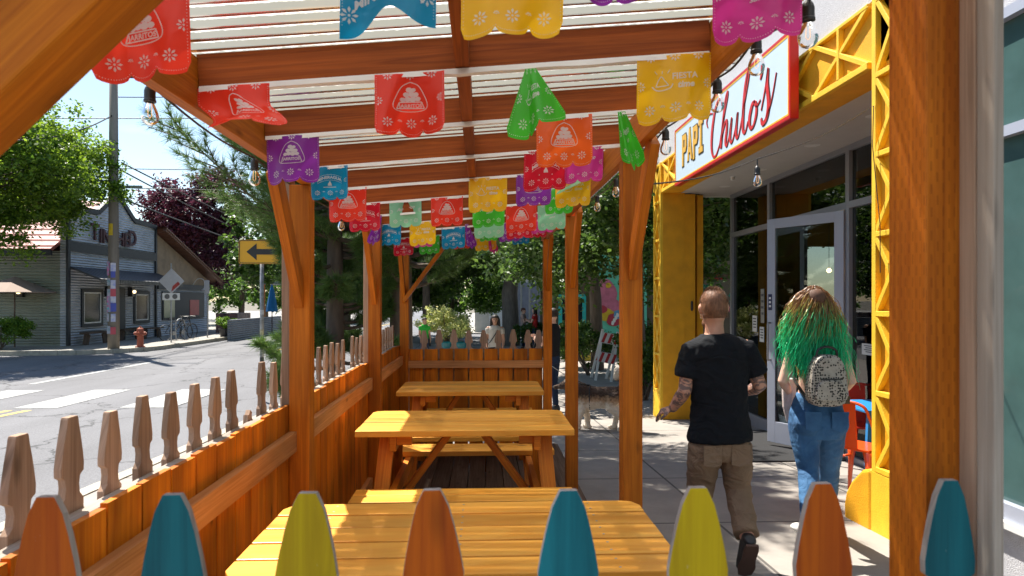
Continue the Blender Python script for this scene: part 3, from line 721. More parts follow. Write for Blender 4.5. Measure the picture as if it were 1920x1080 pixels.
def deform(mode, amp, ph):
    def f(a, b):   # a across, b down (negative); returns local x,y(towards +Y),z
        u = a / FW; v = -b / FH
        y = amp * .016 * math.sin(6.5 * u + ph) * (.2 + v) + amp * .0015 * math.sin(17 * u + 5 * v + ph) + amp * .010 * v * v * math.sin(ph * 3)
        if mode == 'flat': return (a + .004 * v * math.sin(ph), y, b)
        if mode == 'curlL':   # lower-left corner blown over to the right/front
            s = max(0, v * .9 - abs(u + .1) * .3 - .12); th = s * 3.4
            return (a + .06 * math.sin(th) * (1 if s else 0) , y - .05 * (1 - math.cos(th)), b + .055 * s * s * 1.6)
        if mode == 'curlR':
            s = max(0, v * 1.1 - (.5 - u) * .6 - .05); th = s * 2.6
            return (a - .06 * math.sin(th), y - .05 * (1 - math.cos(th)), b + .055 * s * s * 1.6)
        if mode == 'fold':    # hangs from one corner, rolled into a cone
            w = (u + .5); k = 1 - .62 * v if v < .5 else .69 - .1 * (v - .5)
            x = (w * .40 - .05) * FW * (.35 + .9 * v); yy = -.035 * math.sin(w * 2 * PI) * v; z = b * 1.05 - (1 - abs(2 * w - 1)) * .035 * (v)
            return (x + .02 * v, yy, z)
        if mode == 'fold2':   # two lobes hanging from one corner
            w = u + .5; op = .18 + .9 * v; x = (w - .42) * FW * op * .85 + .02 * v * math.sin(w * 7); yy = -.045 * math.sin(w * PI) * v - .02 * math.cos(w * 9) * v; z = b * (1.18 - .5 * abs(w - .3) * (1 if w > .3 else .4)) - .01
            return (x - .01, yy, z)
        if mode == 'foldL':
            w = (.5 - u); x = -(w * .40 - .05) * FW * (.35 + .9 * v); yy = -.035 * math.sin(w * 2 * PI) * v; z = b * 1.0 - (1 - abs(2 * w - 1)) * .03 * v
            return (x - .02 * v, yy, z)
    return f
EMB = {'fruit': 'fruit pile emblem', 'mineral': 'small arched lettering', 'mineral_arch': 'arched lettering and a torn lower edge', 'fiesta': 'a sombrero and lettering', 'autentico': 'script lettering'}
def make_flag(parent, k, px0, px1, col, des, mode='flat', up=0.0, amp=1.0):
    y = RY[k] - .022 - .002
    xa = atY(px0, 100, y).x; xb_ = atY(px1, 100, y).x; cx = (xa + xb_) / 2; sc = min(1.15, max(.8, (xb_ - xa) / FW)) if mode == 'flat' else 1.0
    if mode in ('fold', 'foldL', 'fold2'): sc = 1.0
    z = zb(cx) - .004 + up; ph = random.uniform(0, 6); fn = deform(mode, amp, ph)
    V2, F = FG[des == 'mineral_arch']; sl = .085
    def tr(p, off=0):
        x, yy, zz = fn(*p); return (cx + x * sc, y + yy + off - .001 * (k % 2), z + zz * sc + x * sc * sl)
    mb = MB(); mb.add([tr(p) for p in V2], F); fl = mb.build('flag', FM[col], parent, smooth=True); fl['label'] = col + ' flag with ' + EMB[des] + (', curled over by wind' if mode != 'flat' else '')
    g = GEO[des]; pb = MB(); pb.add([tr(p, -.0012) for p in g.V], g.F); o = pb.build('print', M_PRINT, fl)
    return fl
GL = {
 0: [(170, 356, 'red', 'fruit', 'flat'), (638, 818, 'blue', 'mineral_arch', 'flat', .03), (866, 1058, 'yellow', 'fiesta', 'flat', .04), (1098, 1270, 'purple', 'fruit', 'flat', .085), (1335, 1505, 'magenta', 'autentico', 'flat', -.01)],
 1: [(375, 500, 'red', 'fruit', 'curlL'), (703, 833, 'red', 'fruit', 'flat', 0, 1.6), (955, 1045, 'green', 'fiesta', 'fold2'), (1195, 1335, 'yellow', 'fiesta', 'flat')],
 2: [(499, 597, 'purple', 'fruit', 'flat', 0, 1.4), (1005, 1110, 'orange', 'fruit', 'flat'), (1120, 1200, 'green', 'autentico', 'fold')],
 3: [(583, 652, 'blue', 'mineral', 'flat'), (983, 1065, 'crimson', 'mineral', 'flat'), (1060, 1132, 'magenta', 'autentico', 'flat')],
 4: [(617, 687, 'red', 'fruit', 'flat'), (879, 951, 'yellow', 'fiesta', 'flat'), (968, 1034, 'purple', 'fruit', 'flat'), (1042, 1108, 'yellow', 'fiesta', 'flat', -.02), (1065, 1120, 'mint', 'autentico', 'curlR', .03)],
 5: [(655, 713, 'crimson', 'mineral', 'flat'), (808, 868, 'red', 'fruit', 'flat'), (886, 946, 'green', 'autentico', 'flat', -.025), (1022, 1074, 'green', 'autentico', 'flat')],
 6: [(730, 790, 'mint', 'autentico', 'flat', .10), (695, 735, 'purple', 'fruit', 'foldL'), (889, 945, 'mint', 'autentico', 'flat', -.03), (948, 1006, 'red', 'fruit', 'flat'), (1008, 1060, 'mint', 'autentico', 'flat', -.02)],
 7: [(708, 752, 'blue', 'mineral', 'flat'), (768, 817, 'yellow', 'fiesta', 'flat'), (950, 998, 'crimson', 'mineral', 'flat', -.01), (995, 1038, 'magenta', 'autentico', 'flat'), (1042, 1080, 'orange', 'fruit', 'flat')],
 8: [(828, 872, 'blue', 'mineral', 'flat'), (855, 890, 'purple', 'autentico', 'fold', .02), (936, 975, 'purple', 'fruit', 'flat'), (990, 1025, 'crimson', 'mineral', 'flat'), (900, 934, 'green', 'autentico', 'flat'), (776, 812, 'magenta', 'autentico', 'flat')],
 9: [(738, 775, 'crimson', 'mineral', 'flat'), (786, 824, 'green', 'autentico', 'flat'), (890, 930, 'yellow', 'fiesta', 'flat'), (900, 930, 'magenta', 'autentico', 'fold'), (850, 882, 'red', 'fruit', 'flat'), (960, 992, 'blue', 'mineral', 'flat')],
}
ordn = ['nearest', 'second nearest', 'third', 'fourth', 'fifth', 'sixth', 'seventh', 'eighth', 'ninth', 'tenth']
desc = {0: 'red, blue, yellow and magenta flags', 1: 'two red flags, a folded green and a yellow one', 2: 'a purple, an orange and a folded green flag', 3: 'small blue, crimson and magenta flags', 4: 'red, yellow and purple flags and a mint one curled over', 5: 'crimson, red and green flags', 6: 'mint, red and folded purple flags', 7: 'small blue, yellow, crimson and magenta flags', 8: 'tiny blue and purple flags', 9: 'tiny crimson, green and yellow flags'}
for k, fl in GL.items():
    y = RY[k]; g = thing('papel_picado_garland', (0, y, zb(0)), '%s rafter garland with %s' % (ordn[k], desc[k]), 'garland', 'paper flag garlands tied along the rafters')
    rnd = random.Random(k); t = MB(); pts = []; n = 26
    for i in range(n + 1):
        x = PX0 + .005 + (PX1 - PX0 - .01) * i / n; pts.append((x, zb(x)))
    V = []; F = []
    for i, (x, z) in enumerate(pts):
        j1 = rnd.uniform(-.0015, .0015) - .0135; V += [(x, y - .023, z + .001), (x, y - .024, z + j1), (x, y + .018, z + j1 + .006), (x, y + .018, z + .006)]
    for i in range(n): b = 4 * i; F += [(b, b + 1, b + 5, b + 4), (b + 1, b + 2, b + 6, b + 5), (b + 2, b + 3, b + 7, b + 6), (b + 3, b, b + 4, b + 7)]
    F += [(0, 3, 2, 1), (4 * n, 4 * n + 1, 4 * n + 2, 4 * n + 3)]
    # lifted so that the tape wraps the lower edge of the rafter
    t.add(V, F); t.build('tape', M_TAPE, g)
    for a in fl: make_flag(g, k, *a)
# ------------------------------------------------------------------ string lights
def bulb(parent, c, r=.028, hang=.0):
    """socket top at c"""
    c = Vector(c); s = r / .028
    sk = MB().lathe(c, [(.008 * s, .012 * s), (.016 * s, .0), (.019 * s, -.01 * s), (.019 * s, -.04 * s), (.021 * s, -.043 * s), (.021 * s, -.05 * s)], 16); sk.build('socket', M_BLACK, parent, smooth=False)
    b = MB().lathe(c, [(.013 * s, -.05 * s), (.016 * s, -.058 * s), (.022 * s, -.072 * s), (.0285 * s, -.09 * s), (.030 * s, -.103 * s), (.027 * s, -.117 * s), (.018 * s, -.128 * s), (.006 * s, -.133 * s), (.001, -.1335 * s)], 20).build('bulb', G_BULB, parent, smooth=True)
    f = MB().tube([c + Vector((-.005 * s, 0, -.052 * s)), c + Vector((-.007 * s, 0, -.1 * s)), c + Vector((0, 0, -.108 * s)), c + Vector((.007 * s, 0, -.1 * s)), c + Vector((.005 * s, 0, -.052 * s))], .0008 * s, 5); f.build('filament', M_FIL, b)
M_FIL = emis('bulb_filament', (1, .5, .2), .6)
def lights(name, pts, label, r=.026):
    g = thing(name, pts[0], label, 'string lights')
    cord = []
    for a, b in zip(pts[:-1], pts[1:]):
        for i in range(8):
            t = i / 8; p = Vector(a).lerp(Vector(b), t); p.z -= .02 * math.sin(t * PI); cord.append(p)
    cord.append(Vector(pts[-1])); MB().tube(cord, .0035, 6).build('cord', M_BLACK, g)
    for p in pts[1:-1]: bulb(g, Vector(p) - Vector((0, 0, .010)), r)
XR = PX1 + .038 + .055
def zline(x, k): return CZ + k * x
pr = []
for px, py in ((1515, 0), (1418, 66), (1345, 146), (1248, 240), (1155, 333), (1120, 365)):
    u = _dir(px)[0]; d = XR / u; pr.append(tuple(atD(px, py, d)))
lights('string_lights', [(XR, .5, 2.25)] + pr + [(XR, 6.9, 2.2)], 'black corded bulb string under the right roof edge by the shop sign', .0205)
pl = []; XL = PX0 - .038 - .05
for px, py in ((281, 158), (477, 296), (640, 400)):
    u = _dir(px)[0]; d = XL / u; pl.append(tuple(atD(px, py, d)))
lights('string_lights', [(XL, .5, 2.02)] + pl + [(XL, 6.9, 2.0)], 'black corded bulb string under the left roof edge facing the street', .020)
e0 = Vector((.735, 2.98, 2.03)); e1 = atX(1638, 198, 2.86); mid = atD(1420, 298, 3.9)
g = thing('string_lights', e0, 'single small bulb on a thin wire between the pergola post and the yellow column', 'string lights')
q = [e0.lerp(mid, i / 10) - Vector((0, 0, .03 * math.sin(i / 10 * PI))) for i in range(10)] + [mid.lerp(e1, i / 10) - Vector((0, 0, .04 * math.sin(i / 10 * PI))) for i in range(11)]
dn = atX(1650, 420, 2.84); q += [e1 + Vector((-.02, -.02, -.3)), dn, dn + Vector((-.01, -.02, -.35))]
MB().tube(q, .0035, 6).build('cord', M_BLACK, g); bulb(g, mid - Vector((0, 0, .05)), .024)
MB().tube([mid, mid - Vector((0, 0, .05))], .004, 6).build('hook', M_BLACK, g)
# ------------------------------------------------------------------ restaurant building on the right
XF = 2.87; XG = 4.11
bld = thing('restaurant_building', (XF, 7.5, -.3), 'white stucco restaurant with yellow lattice columns and a glazed recessed entrance', 'building')
MB().box(XF + .03, XF + .5, -3, 11.12, 3.735, 7.5, long=1).build('wall', M_STUC, bld)
MB().box(XF + .03, XF + .4, -3, 4.34, -.25, .30, long=1).build('wall', M_STUC, bld)
MB().box(XF + .03, XF + .4, 4.20, 4.34, .302, 3.733).build('wall', M_STUC, bld)
MB().box(XF + .03, XF + .4, -3, 4.20, 3.12, 3.733, long=1).build('wall', M_STUC, bld)
MB().box(XF + .03, 8, 11.0, 11.12, 3.3, 7.5).build('wall', M_STUC, bld)
MB().box(XG + .2, 8.6, -3, 11.1, 3.26, 3.5).build('ceiling', M_SOFF, bld)
# header beam and soffits
MB().box(XF + .04, 3.19, 4.34, 11.1, 3.232, 3.733, long=1).build('header', M_YEL, bld)
MB().box(3.19, XG + .2, 4.0, 11.1, 3.236, 3.30, long=1).build('soffit', M_SOFF, bld)
for y in (5.2, 6.1, 7.3, 8.7, 10.0):
    MB().lathe((3.68, y, 3.235), [(.001, -.004), (.075, -.004), (.085, .0)], 18).build('downlight', M_WHITE, bld)
MB().lathe((3.5, 9.2, 3.235), [(.001, -.06), (.025, -.05), (.03, -.01), (.05, 0)], 12).build('sprinkler', M_WHITE, bld)
def lattice(parent, y0, y1, z0, z1, cell, name='lattice'):
    """X bars proud of a wall facing -X"""
    mb = MB(); x = XF + .02; t = .045; w = .05; W = y1 - y0
    n = max(1, round((z1 - z0) / cell)) if z1 - z0 > W * 1.2 else 0
    def bar(a, b, ww=w, xo=0): mb.beam((x + xo, a[0], a[1]), (x + xo, b[0], b[1]), ww, t, up=(1, 0, 0))
    if n:
        bar((y0 + w / 2, z0), (y0 + w / 2, z1)); bar((y1 - w / 2, z0), (y1 - w / 2, z1))
        c = (z1 - z0) / n
        for i in range(n + 1): z = min(z1 - w / 2, max(z0 + w / 2, z0 + c * i)); bar((y0 + w, z), (y1 - w, z), w * .8, -.002)
        for i in range(n):
            a, b = z0 + c * i, z0 + c * (i + 1); bar((y0 + w * .6, a), (y1 - w * .6, b), w * .8, .001); bar((y0 + w * .6, b), (y1 - w * .6, a), w * .8, .003)
    else:
        L = y1 - y0; h = z1 - z0; n = max(1, round(L / cell)); c = L / n
        bar((y0, z0 + w / 2), (y1, z0 + w / 2)); bar((y0, z1 - w / 2), (y1, z1 - w / 2), w * .6)
        for i in range(n):
            a, b = y0 + c * i, y0 + c * (i + 1); bar((a, z0 + w * .6), (b, z1 - w * .4), w * .8, .001); bar((a, z1 - w * .4), (b, z0 + w * .6), w * .8, .003)
            bar(((a + b) / 2, z0 + w), ((a + b) / 2, z1 - w * .6), w * .7, -.002)
    return mb.build(name, M_YEL2, parent, bev=.004)
hd = bld.children[-1]
lattice(bld, 4.86, 10.6, 3.234, 3.73, .82)
for (y0, y1, lab) in ((4.345, 4.80, None), (10.65, 11.1, None)):
    zg = gz(3, y0) - .1
    c = MB().box(XF + .04, XF + .40, y0, y1, zg, 3.73, long=2).build('column', M_YEL, bld)
    lattice(c, y0, y1, zg + .52, 3.73, .605)
    MB().box(XF - .005, XF + .04, y0, y1, zg, zg + .52, long=2).build('column_base', M_YEL2, c)
    # bulging foot on the far side
    ys = [y1 + .36 * math.sin(a) for a in [i / 8 * PI / 2 for i in range(9)]]; out = [(y1, zg), (y1 + .36, zg), (y1 + .37, zg + .16), (y1 + .34, zg + .27), (y1 + .26, zg + .38), (y1 + .12, zg + .50), (y1 + .03, zg + .53), (y1, zg + .53)]
    if y0 < 5: MB().prism(out, (XF - .01, 0, 0), (0, 1, 0), (0, 0, 1), (1, 0, 0), .30).build('column_foot', M_YEL, c, bev=.03)
MB().box(3.27, 3.44, 10.66, 11.08, -.5, 3.22, long=2).build('column', M_YEL, bld)
MB().box(3.50, 3.60, 10.75, 11.0, -.5, 3.22, long=2).build('column', M_YEL, bld)
MB().lathe((3.38, 10.64, 1.45), [(.012, -.12), (.02, -.1), (.02, .02), (.012, .04)], 8).build('wall_hook', M_DKMET, bld)
# glazing
def frame_bar(mb, y0, y1, z0, z1, x=XG, d=.10): mb.box(x - .04, x + d - .04, y0, y1, z0, z1)
fl_z = -.42; zt = 2.53
ms = [10.78, 9.34, 7.28, 5.6, 4.36]
for m_, w in zip(ms, (.07, .075, .075, .06, .06)): mb = MB(); frame_bar(mb, m_ - w / 2, m_ + w / 2, fl_z, 3.234); mb.build('mullion', M_ALU, bld)
for a, b in zip(ms[1:], ms[:-1]):
    mb = MB(); frame_bar(mb, a + .04, b - .04, zt, zt + .075, d=.098); mb.build('transom', M_ALU, bld)
    mb = MB(); frame_bar(mb, a + .04, b - .04, 3.17, 3.234, d=.098); mb.build('transom', M_ALU, bld)
    if (a, b) != (7.28, 9.34):
        mb = MB(); frame_bar(mb, a + .04, b - .04, fl_z, fl_z + .20, d=.098); mb.build('transom', M_ALU, bld)
    mb = MB(); mb.box(XG, XG + .012, a + .04, b - .04, zt + .076, 3.169); mb.build('window_pane', G_WIN, bld)
    if (a, b) != (7.28, 9.34): MB().box(XG, XG + .012, a + .04, b - .04, fl_z + .201, zt - .001).build('window_pane', G_WIN, bld)
# doors
def door(hx, hy, dx, dy, L, name='door', sticker=False):
    """leaf from hinge (hx,hy) along unit (dx,dy)"""
    e = Vector((dx, dy, 0)); nrm = Vector((-dy, dx, 0)); z0, z1 = gz(3.5, hy) + .03, 2.515; o = Vector((hx, hy, 0)); t = .045
    mb = MB(); c = lambda s, z: o + e * s + Vector((0, 0, z)); st = .115
    mb.hexa(c(st / 2, (z0 + z1) / 2), e, nrm, (0, 0, 1), st, t, z1 - z0, 2); mb.hexa(c(L - st / 2, (z0 + z1) / 2), e, nrm, (0, 0, 1), st, t, z1 - z0, 2)
    mb.hexa(c(L / 2, z1 - .06), e, nrm, (0, 0, 1), L - 2 * st, t, .12, 0); mb.hexa(c(L / 2, z0 + .13), e, nrm, (0, 0, 1), L - 2 * st, t, .26, 0)
    d = mb.build(name, M_ALUL, bld, bev=.003)
    MB().hexa(c(L / 2, (z0 + .26 + z1 - .12) / 2), e, nrm, (0, 0, 1), L - 2 * st, .01, z1 - z0 - .38, 0).build('door_glass', G_WIN, d)
    s = L - .05
    pts = [c(s, 1.22) + nrm * .022, c(s, 1.22) + nrm * .07, c(s, 1.20) + nrm * .075, c(s, .78) + nrm * .075, c(s, .76) + nrm * .07, c(s, .76) + nrm * .022]
    pts2 = [c(s, 1.22) - nrm * .022 , c(s, 1.22) - nrm * .07, c(s, .76) - nrm * .07, c(s, .76) - nrm * .022]
    MB().tube(pts, .011, 8).build('handle', M_GALV, d, smooth=True); MB().tube(pts2, .011, 8).build('handle', M_GALV, d, smooth=True)
    if sticker:
        for sg in (1, -1):
            q = MB().hexa(c(s + .005, 1.48) + nrm * sg * .0245, e, nrm, (0, 0, 1), .055, .003, .20, 2).build('sticker', mat('navy_sticker', (.02, .03, .10), .5), d)
            w = MB()
            for zz in (1.53, 1.48, 1.43): w.hexa(c(s + .005, zz) + nrm * sg * .027, e, nrm, (0, 0, 1), .03, .002, .026, 0)
            w.build('sticker_mark', M_WHITE, q)
    return d
hx, hy = XG - .04, 7.33; fx, fy = 3.59, 8.235; L = math.hypot(fx - hx, fy - hy)
door(hx, hy, (fx - hx) / L, (fy - hy) / L, L, sticker=True)
door(XG, 9.30, 0, -1, .985)
# small notices on the glass
for (y, z, w, h) in ((9.9, 1.15, .16, .24), (9.62, 1.42, .12, .5), (9.64, 1.0, .15, .22), (6.9, .98, .3, .12)):
    n_ = MB().box(XG - .006, XG - .003, y - w / 2, y + w / 2, z - h / 2, z + h / 2).build('notice', M_WHITE if h < .4 else mat('notice_grey', (.35, .34, .3), .6), bld)
    q = MB()
    for i in range(4): q.box(XG - .009, XG - .0065, y - w * .35, y + w * (.35 - .1 * (i % 2)), z + h * (.28 - .18 * i), z + h * (.35 - .18 * i))
    q.build('notice_lines', mat('notice_ink', (.08, .08, .09), .6), n_)
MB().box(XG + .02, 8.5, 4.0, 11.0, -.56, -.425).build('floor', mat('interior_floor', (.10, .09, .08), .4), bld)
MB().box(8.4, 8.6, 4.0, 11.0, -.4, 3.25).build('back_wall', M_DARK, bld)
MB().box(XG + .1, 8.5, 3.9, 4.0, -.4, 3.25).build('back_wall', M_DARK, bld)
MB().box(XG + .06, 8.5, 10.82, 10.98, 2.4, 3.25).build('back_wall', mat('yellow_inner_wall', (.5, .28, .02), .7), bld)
MB().box(6.2, 8.3, 5.2, 7.4, -.42, .65).build('counter', mat('counter_mint', (.18, .45, .33), .6), bld)
MB().box(5.0, 5.9, 9.4, 10.2, .30, .34).build('inner_table_top', M_BLUE, bld)
for x in (5.05, 5.85):
    for y in (9.45, 10.15): MB().box(x - .02, x + .02, y - .02, y + .02, -.42, .30, long=2).build('inner_table_leg', M_BLUE, bld)
gl_ = emis('warm_lamp', (1, .55, .2), 14)
for i, (x, y, z) in enumerate(((5.2, 9.8, 1.95), (5.6, 8.9, 1.9), (6.4, 8.2, 2.0), (5.4, 7.5, 1.9), (6.9, 9.5, 2.1), (5.9, 6.7, 1.95), (7.4, 8.6, 2.0))):
    l = MB().ball((x, y, z), .035, n=10, m=6).build('lamp', gl_, bld, smooth=True); MB().tube([(x, y, z + .03), (x, y, 3.25)], .004, 5).build('lamp_cord', M_BLACK, l)
# side window, right edge of the picture
for (z0, z1) in ((.30, .39), (2.41, 2.47), (3.06, 3.12)): MB().box(XF, XF + .1, -3, 4.2, z0, z1, long=1).build('window_frame', M_ALUL, bld)
for y in (4.155, 2.2): MB().box(XF + .004, XF + .098, y - .045, y + .045, .391, 3.059, long=2).build('window_frame', M_ALUL, bld)
MB().box(XF + .05, XF + .06, -3, 4.15, .39, 3.06).build('window_pane', G_DARKWIN, bld)
MB().box(XF + .30, XF + .34, -3, 4.15, .32, 3.1).build('window_blind', mat('teal_blind', (.12, .26, .25), .6, .15), bld)
MB().box(XF - .03, XF + .05, -3, 4.22, .262, .299, long=1).build('window_sill', M_WHITE, bld)
# ------------------------------------------------------------------ shop sign
XS = 2.75; ya, yb = 9.43, 5.85; zb0, zb1 = 3.14, 3.925
sg = thing('shop_sign', (XS, 7.6, 3.5), 'pale blue sign with red border, gold block letters and red script', 'sign')
M_SIGN = mat('sign_blue', (.56, .68, .80), .35, .03); M_SRED = mat('sign_red', (.58, .010, .008), .35, .05); M_SGOLD = mat('sign_gold', (.75, .42, .05), .4, .15, scale=20); M_SYEL = mat('sign_yellow_line', (.9, .55, .03), .4)
MB().box(XS, XS + .07, yb, ya, zb0, zb1).build('panel', M_SIGN, sg)
def rim(x, o, w, t, m, name, bot=True):
    mb = MB(); mb.box(x - t, x, yb + o, ya - o, zb0 + o, zb0 + o + w); mb.box(x - t, x, yb + o, ya - o, zb1 - o - w, zb1 - o); mb.box(x - t, x, yb + o, yb + o + w, zb0 + o + w, zb1 - o - w); mb.box(x - t, x, ya - o - w, ya - o, zb0 + o + w, zb1 - o - w); return mb.build(name, m, sg)
rim(XS, 0.0, .028, .004, M_SRED, 'border'); rim(XS, .030, .016, .003, M_SYEL, 'inner_border')
mb = MB(); mb.box(XS - .002, XS + .075, yb - .006, yb - .0005, zb0 - .002, zb1); mb.box(XS - .002, XS + .075, yb - .004, ya, zb0 - .008, zb0 - .0005); mb.build('edge', M_SRED, sg)
def bkt():
    for y in (6.3, 7.7, 9.0):
        MB().box(XS + .071, XF + .03, y - .03, y + .03, 3.3, 3.36).build('bracket', M_BLACK, sg); MB().box(XS + .071, XF + .03, y - .03, y + .03, 3.78, 3.84).build('bracket', M_BLACK, sg)
bkt()
O = Vector((XS, ya, zb0)); AX = Vector((0, -1, 0)); AY = Vector((0, 0, 1)); AZ = Vector((-1, 0, 0))
M_INK = mat('sign_ink', (.05, .03, .02), .5)
pa = MB(); ph = MB()
def blocky(letter, x, y0, h, w):
    st = w * .34; P = []
    if letter == 'P': P = [[(0, 0), (st, 0), (st, h), (0, h)], [(st * .9, h), (w * .8, h), (w, h * .86), (w, h * .58), (w * .8, h * .42), (st * .9, h * .42), (st * .9, h * .58), (w * .62, h * .60), (w * .64, h * .82), (st * .9, h * .84)]]
    if letter == 'A': P = [[(0, 0), (st * .85, 0), (w * .56, h), (w * .36, h)], [(w - st * .85, 0), (w, 0), (w * .64, h), (w * .44, h)], [(w * .25, h * .24), (w * .75, h * .24), (w * .70, h * .42), (w * .30, h * .42)]]
    if letter == 'I': P = [[(w * .28, .12 * h), (w * .72, .12 * h), (w * .70, h * .86), (w * .28, h * .86)], [(0, 0), (w, 0), (w, h * .16), (0, h * .16)], [(0, h * .84), (w, h * .84), (w * 1.05, h), (0, h)]]
    return [[(x + a, y0 + b) for a, b in q] for q in P]
xx = .36
for i, c in enumerate('PAPI'):
    w = .20 if c != 'I' else .16; y0 = .20 + .025 * (i % 2)
    for j, q in enumerate(blocky(c, xx, y0, .42, w)):
        pa.prism(q, O, AX, AY, AZ, .009 + .0007 * j)
        cx_ = sum(a for a, b in q) / len(q); cy_ = sum(b for a, b in q) / len(q)
        ph.prism([(cx_ + (a - cx_) * 1.0 + (.016 if a > cx_ else -.016), cy_ + (b - cy_) + (.016 if b > cy_ else -.016)) for a, b in q], O, AX, AY, AZ, .004 + .0005 * j)
    xx += w + .035
lt = ph.build('lettering_outline', M_INK, sg); pa.build('lettering', M_SGOLD, sg)
cs = MB(); ci = MB()
def stroke(P, w0, n=8):
    """P points (x,y,width)"""
    s = spline([(a, b, c) for a, b, c in P], n); pts = [(a, b) for a, b, c in s]; w = [c * w0 for a, b, c in s]
    ribbon(ci, [(a + .012, b - .008) for a, b in pts], [q * 1.15 for q in w], O, AX, AY, AZ, .003); ribbon(cs, pts, w, O, AX, AY, AZ, .006)
W0 = .052
stroke([(1.88, .60, .3), (1.86, .68, .6), (1.78, .70, .5), (1.66, .62, .9), (1.56, .42, 1.2), (1.53, .22, 1.1), (1.58, .09, .7), (1.68, .07, .5), (1.80, .17, .3)], W0)      # C
stroke([(1.40, .47, .3), (1.36, .55, .5), (1.44, .62, .4), (1.56, .60, .3)], W0)
stroke([(1.80, .17, .3), (1.96, .48, .4), (2.06, .66, .5), (2.05, .71, .4), (1.98, .62, .7), (1.90, .36, 1.0), (1.84, .12, 1.0)], W0)           # h stem
stroke([(1.86, .20, .3), (1.96, .36, .5), (2.03, .39, .7), (2.03, .30, 1), (1.99, .16, 1), (2.03, .11, .6), (2.10, .19, .3)], W0)
stroke([(2.10, .19, .3), (2.18, .38, .6), (2.13, .20, 1.0), (2.15, .12, .7), (2.21, .13, .4), (2.30, .26, .4), (2.35, .39, .6), (2.31, .22, 1), (2.32, .13, .8), (2.38, .14, .4), (2.45, .26, .3)], W0)   # u
stroke([(2.45, .26, .3), (2.58, .52, .4), (2.66, .70, .5), (2.62, .73, .5), (2.55, .58, .9), (2.50, .32, 1.1), (2.50, .16, .9), (2.56, .13, .5), (2.63, .22, .3)], W0)     # l
stroke([(2.82, .37, .5), (2.74, .36, .9), (2.67, .24, 1.1), (2.69, .14, .8), (2.77, .14, .6), (2.84, .24, .9), (2.84, .34, .7), (2.79, .38, .4), (2.84, .31, .3), (2.94, .35, .3)], W0)   # o
stroke([(2.99, .68, 1.0), (2.97, .60, .8), (2.94, .55, .3)], W0)      # apostrophe
stroke([(2.96, .24, .3), (3.06, .44, .4), (3.12, .60, .6), (3.10, .46, 1.1), (3.13, .26, 1.2), (3.08, .13, .9), (2.99, .10, .8), (2.96, .16, .6)], W0)    # s
stroke([(3.08, .13, .3), (3.20, .28, .3), (3.30, .50, .2)], W0)
ci.build('script_shadow', M_INK, sg); cs.build('script_lettering', M_SRED, sg)
# ------------------------------------------------------------------ cafe furniture, door mat
def chair(x, y, rz, m, label):
    z = gz(x, y) + .02; t = thing('metal_chair', (x, y, z), label, 'chair', 'metal cafe chairs by the entrance', rz)
    # built in local coordinates, faces +Y, back at -Y
    def B(mb, n): return mb.build(n, m, t, smooth=False, org=(0, 0, 0), bev=.004)
    B(MB().prism([(-.17, -.16), (.17, -.16), (.19, .15), (.15, .18), (-.15, .18), (-.19, .15)], (0, 0, .44), (1, 0, 0), (0, 1, 0), (0, 0, 1), .022), 'seat')
    for sx in (-1, 1):
        for sy in (-1, 1):
            a = Vector((sx * .15, sy * .14, .44)); b = Vector((sx * .215, sy * .205, 0)); mb = MB()
            d = (b - a).normalized(); q = Vector((0, 1, 0)) if True else None
            mb.rings([(a, Vector((1, 0, 0)), Vector((0, 1, 0)), .045, .03), (a.lerp(b, .35), Vector((1, 0, 0)), Vector((0, 1, 0)), .026, .02), (b, Vector((1, 0, 0)), Vector((0, 1, 0)), .016, .014)], 8); mb.build('leg', m, t, smooth=True, org=(0, 0, 0))
    hoop = spline([(-.18, .0, .52), (-.19, -.10, .60), (-.185, -.17, .72), (-.15, -.21, .83), (0, -.225, .86), (.15, -.21, .83), (.185, -.17, .72), (.19, -.10, .60), (.18, .0, .52), (.18, .02, .45)], 5)
    B2 = MB().tube([(-.18, .02, .45)] + hoop, .0125, 8).build('back_hoop', m, t, smooth=True, org=(0, 0, 0))
    s = MB(); s.add([(-.075, -.17, .46), (.075, -.17, .46), (.085, -.222, .845), (-.085, -.222, .845), (-.075, -.158, .46), (.075, -.158, .46), (.085, -.212, .845), (-.085, -.212, .845)], [(0, 1, 2, 3), (7, 6, 5, 4), (0, 4, 5, 1), (1, 5, 6, 2), (2, 6, 7, 3), (3, 7, 4, 0)]); s.build('back_splat', m, t, org=(0, 0, 0))
    for sx in (-1, 1): MB().tube([(sx * .17, -.15, .33), (sx * .17, .15, .33)], .012, 6).build('stretcher', m, t, org=(0, 0, 0))
    return t
p = onG(1612, 5.75); chair(p.x, p.y, R(-60), M_ORCH, 'orange metal cafe chair in front of the blue table beside the yellow column')
p = onG(1612, 6.95); chair(p.x + .05, p.y, R(170), M_REDCH, 'red metal cafe chair behind the blue table')
def cafe_table(x, y, s):
    z = gz(x, y) + .02; t = thing('cafe_table', (x, y, z), 'blue metal cafe table by the yellow column', 'table')
    MB().box(x - s, x + s, y - s * .9, y + s * .9, z + .73, z + .755).build('tabletop', M_BLUE, t, bev=.006)
    for sx in (-1, 1):
        for sy in (-1, 1): MB().beam((x + sx * s * .82, y + sy * s * .75, z + .73), (x + sx * s * 1.0, y + sy * s * .9, z), .035, .035, up=(0, 1, 0)).build('leg', M_BLUE, t)
p = onG(1605, 6.1); cafe_table(p.x + .32, p.y + .1, .36)
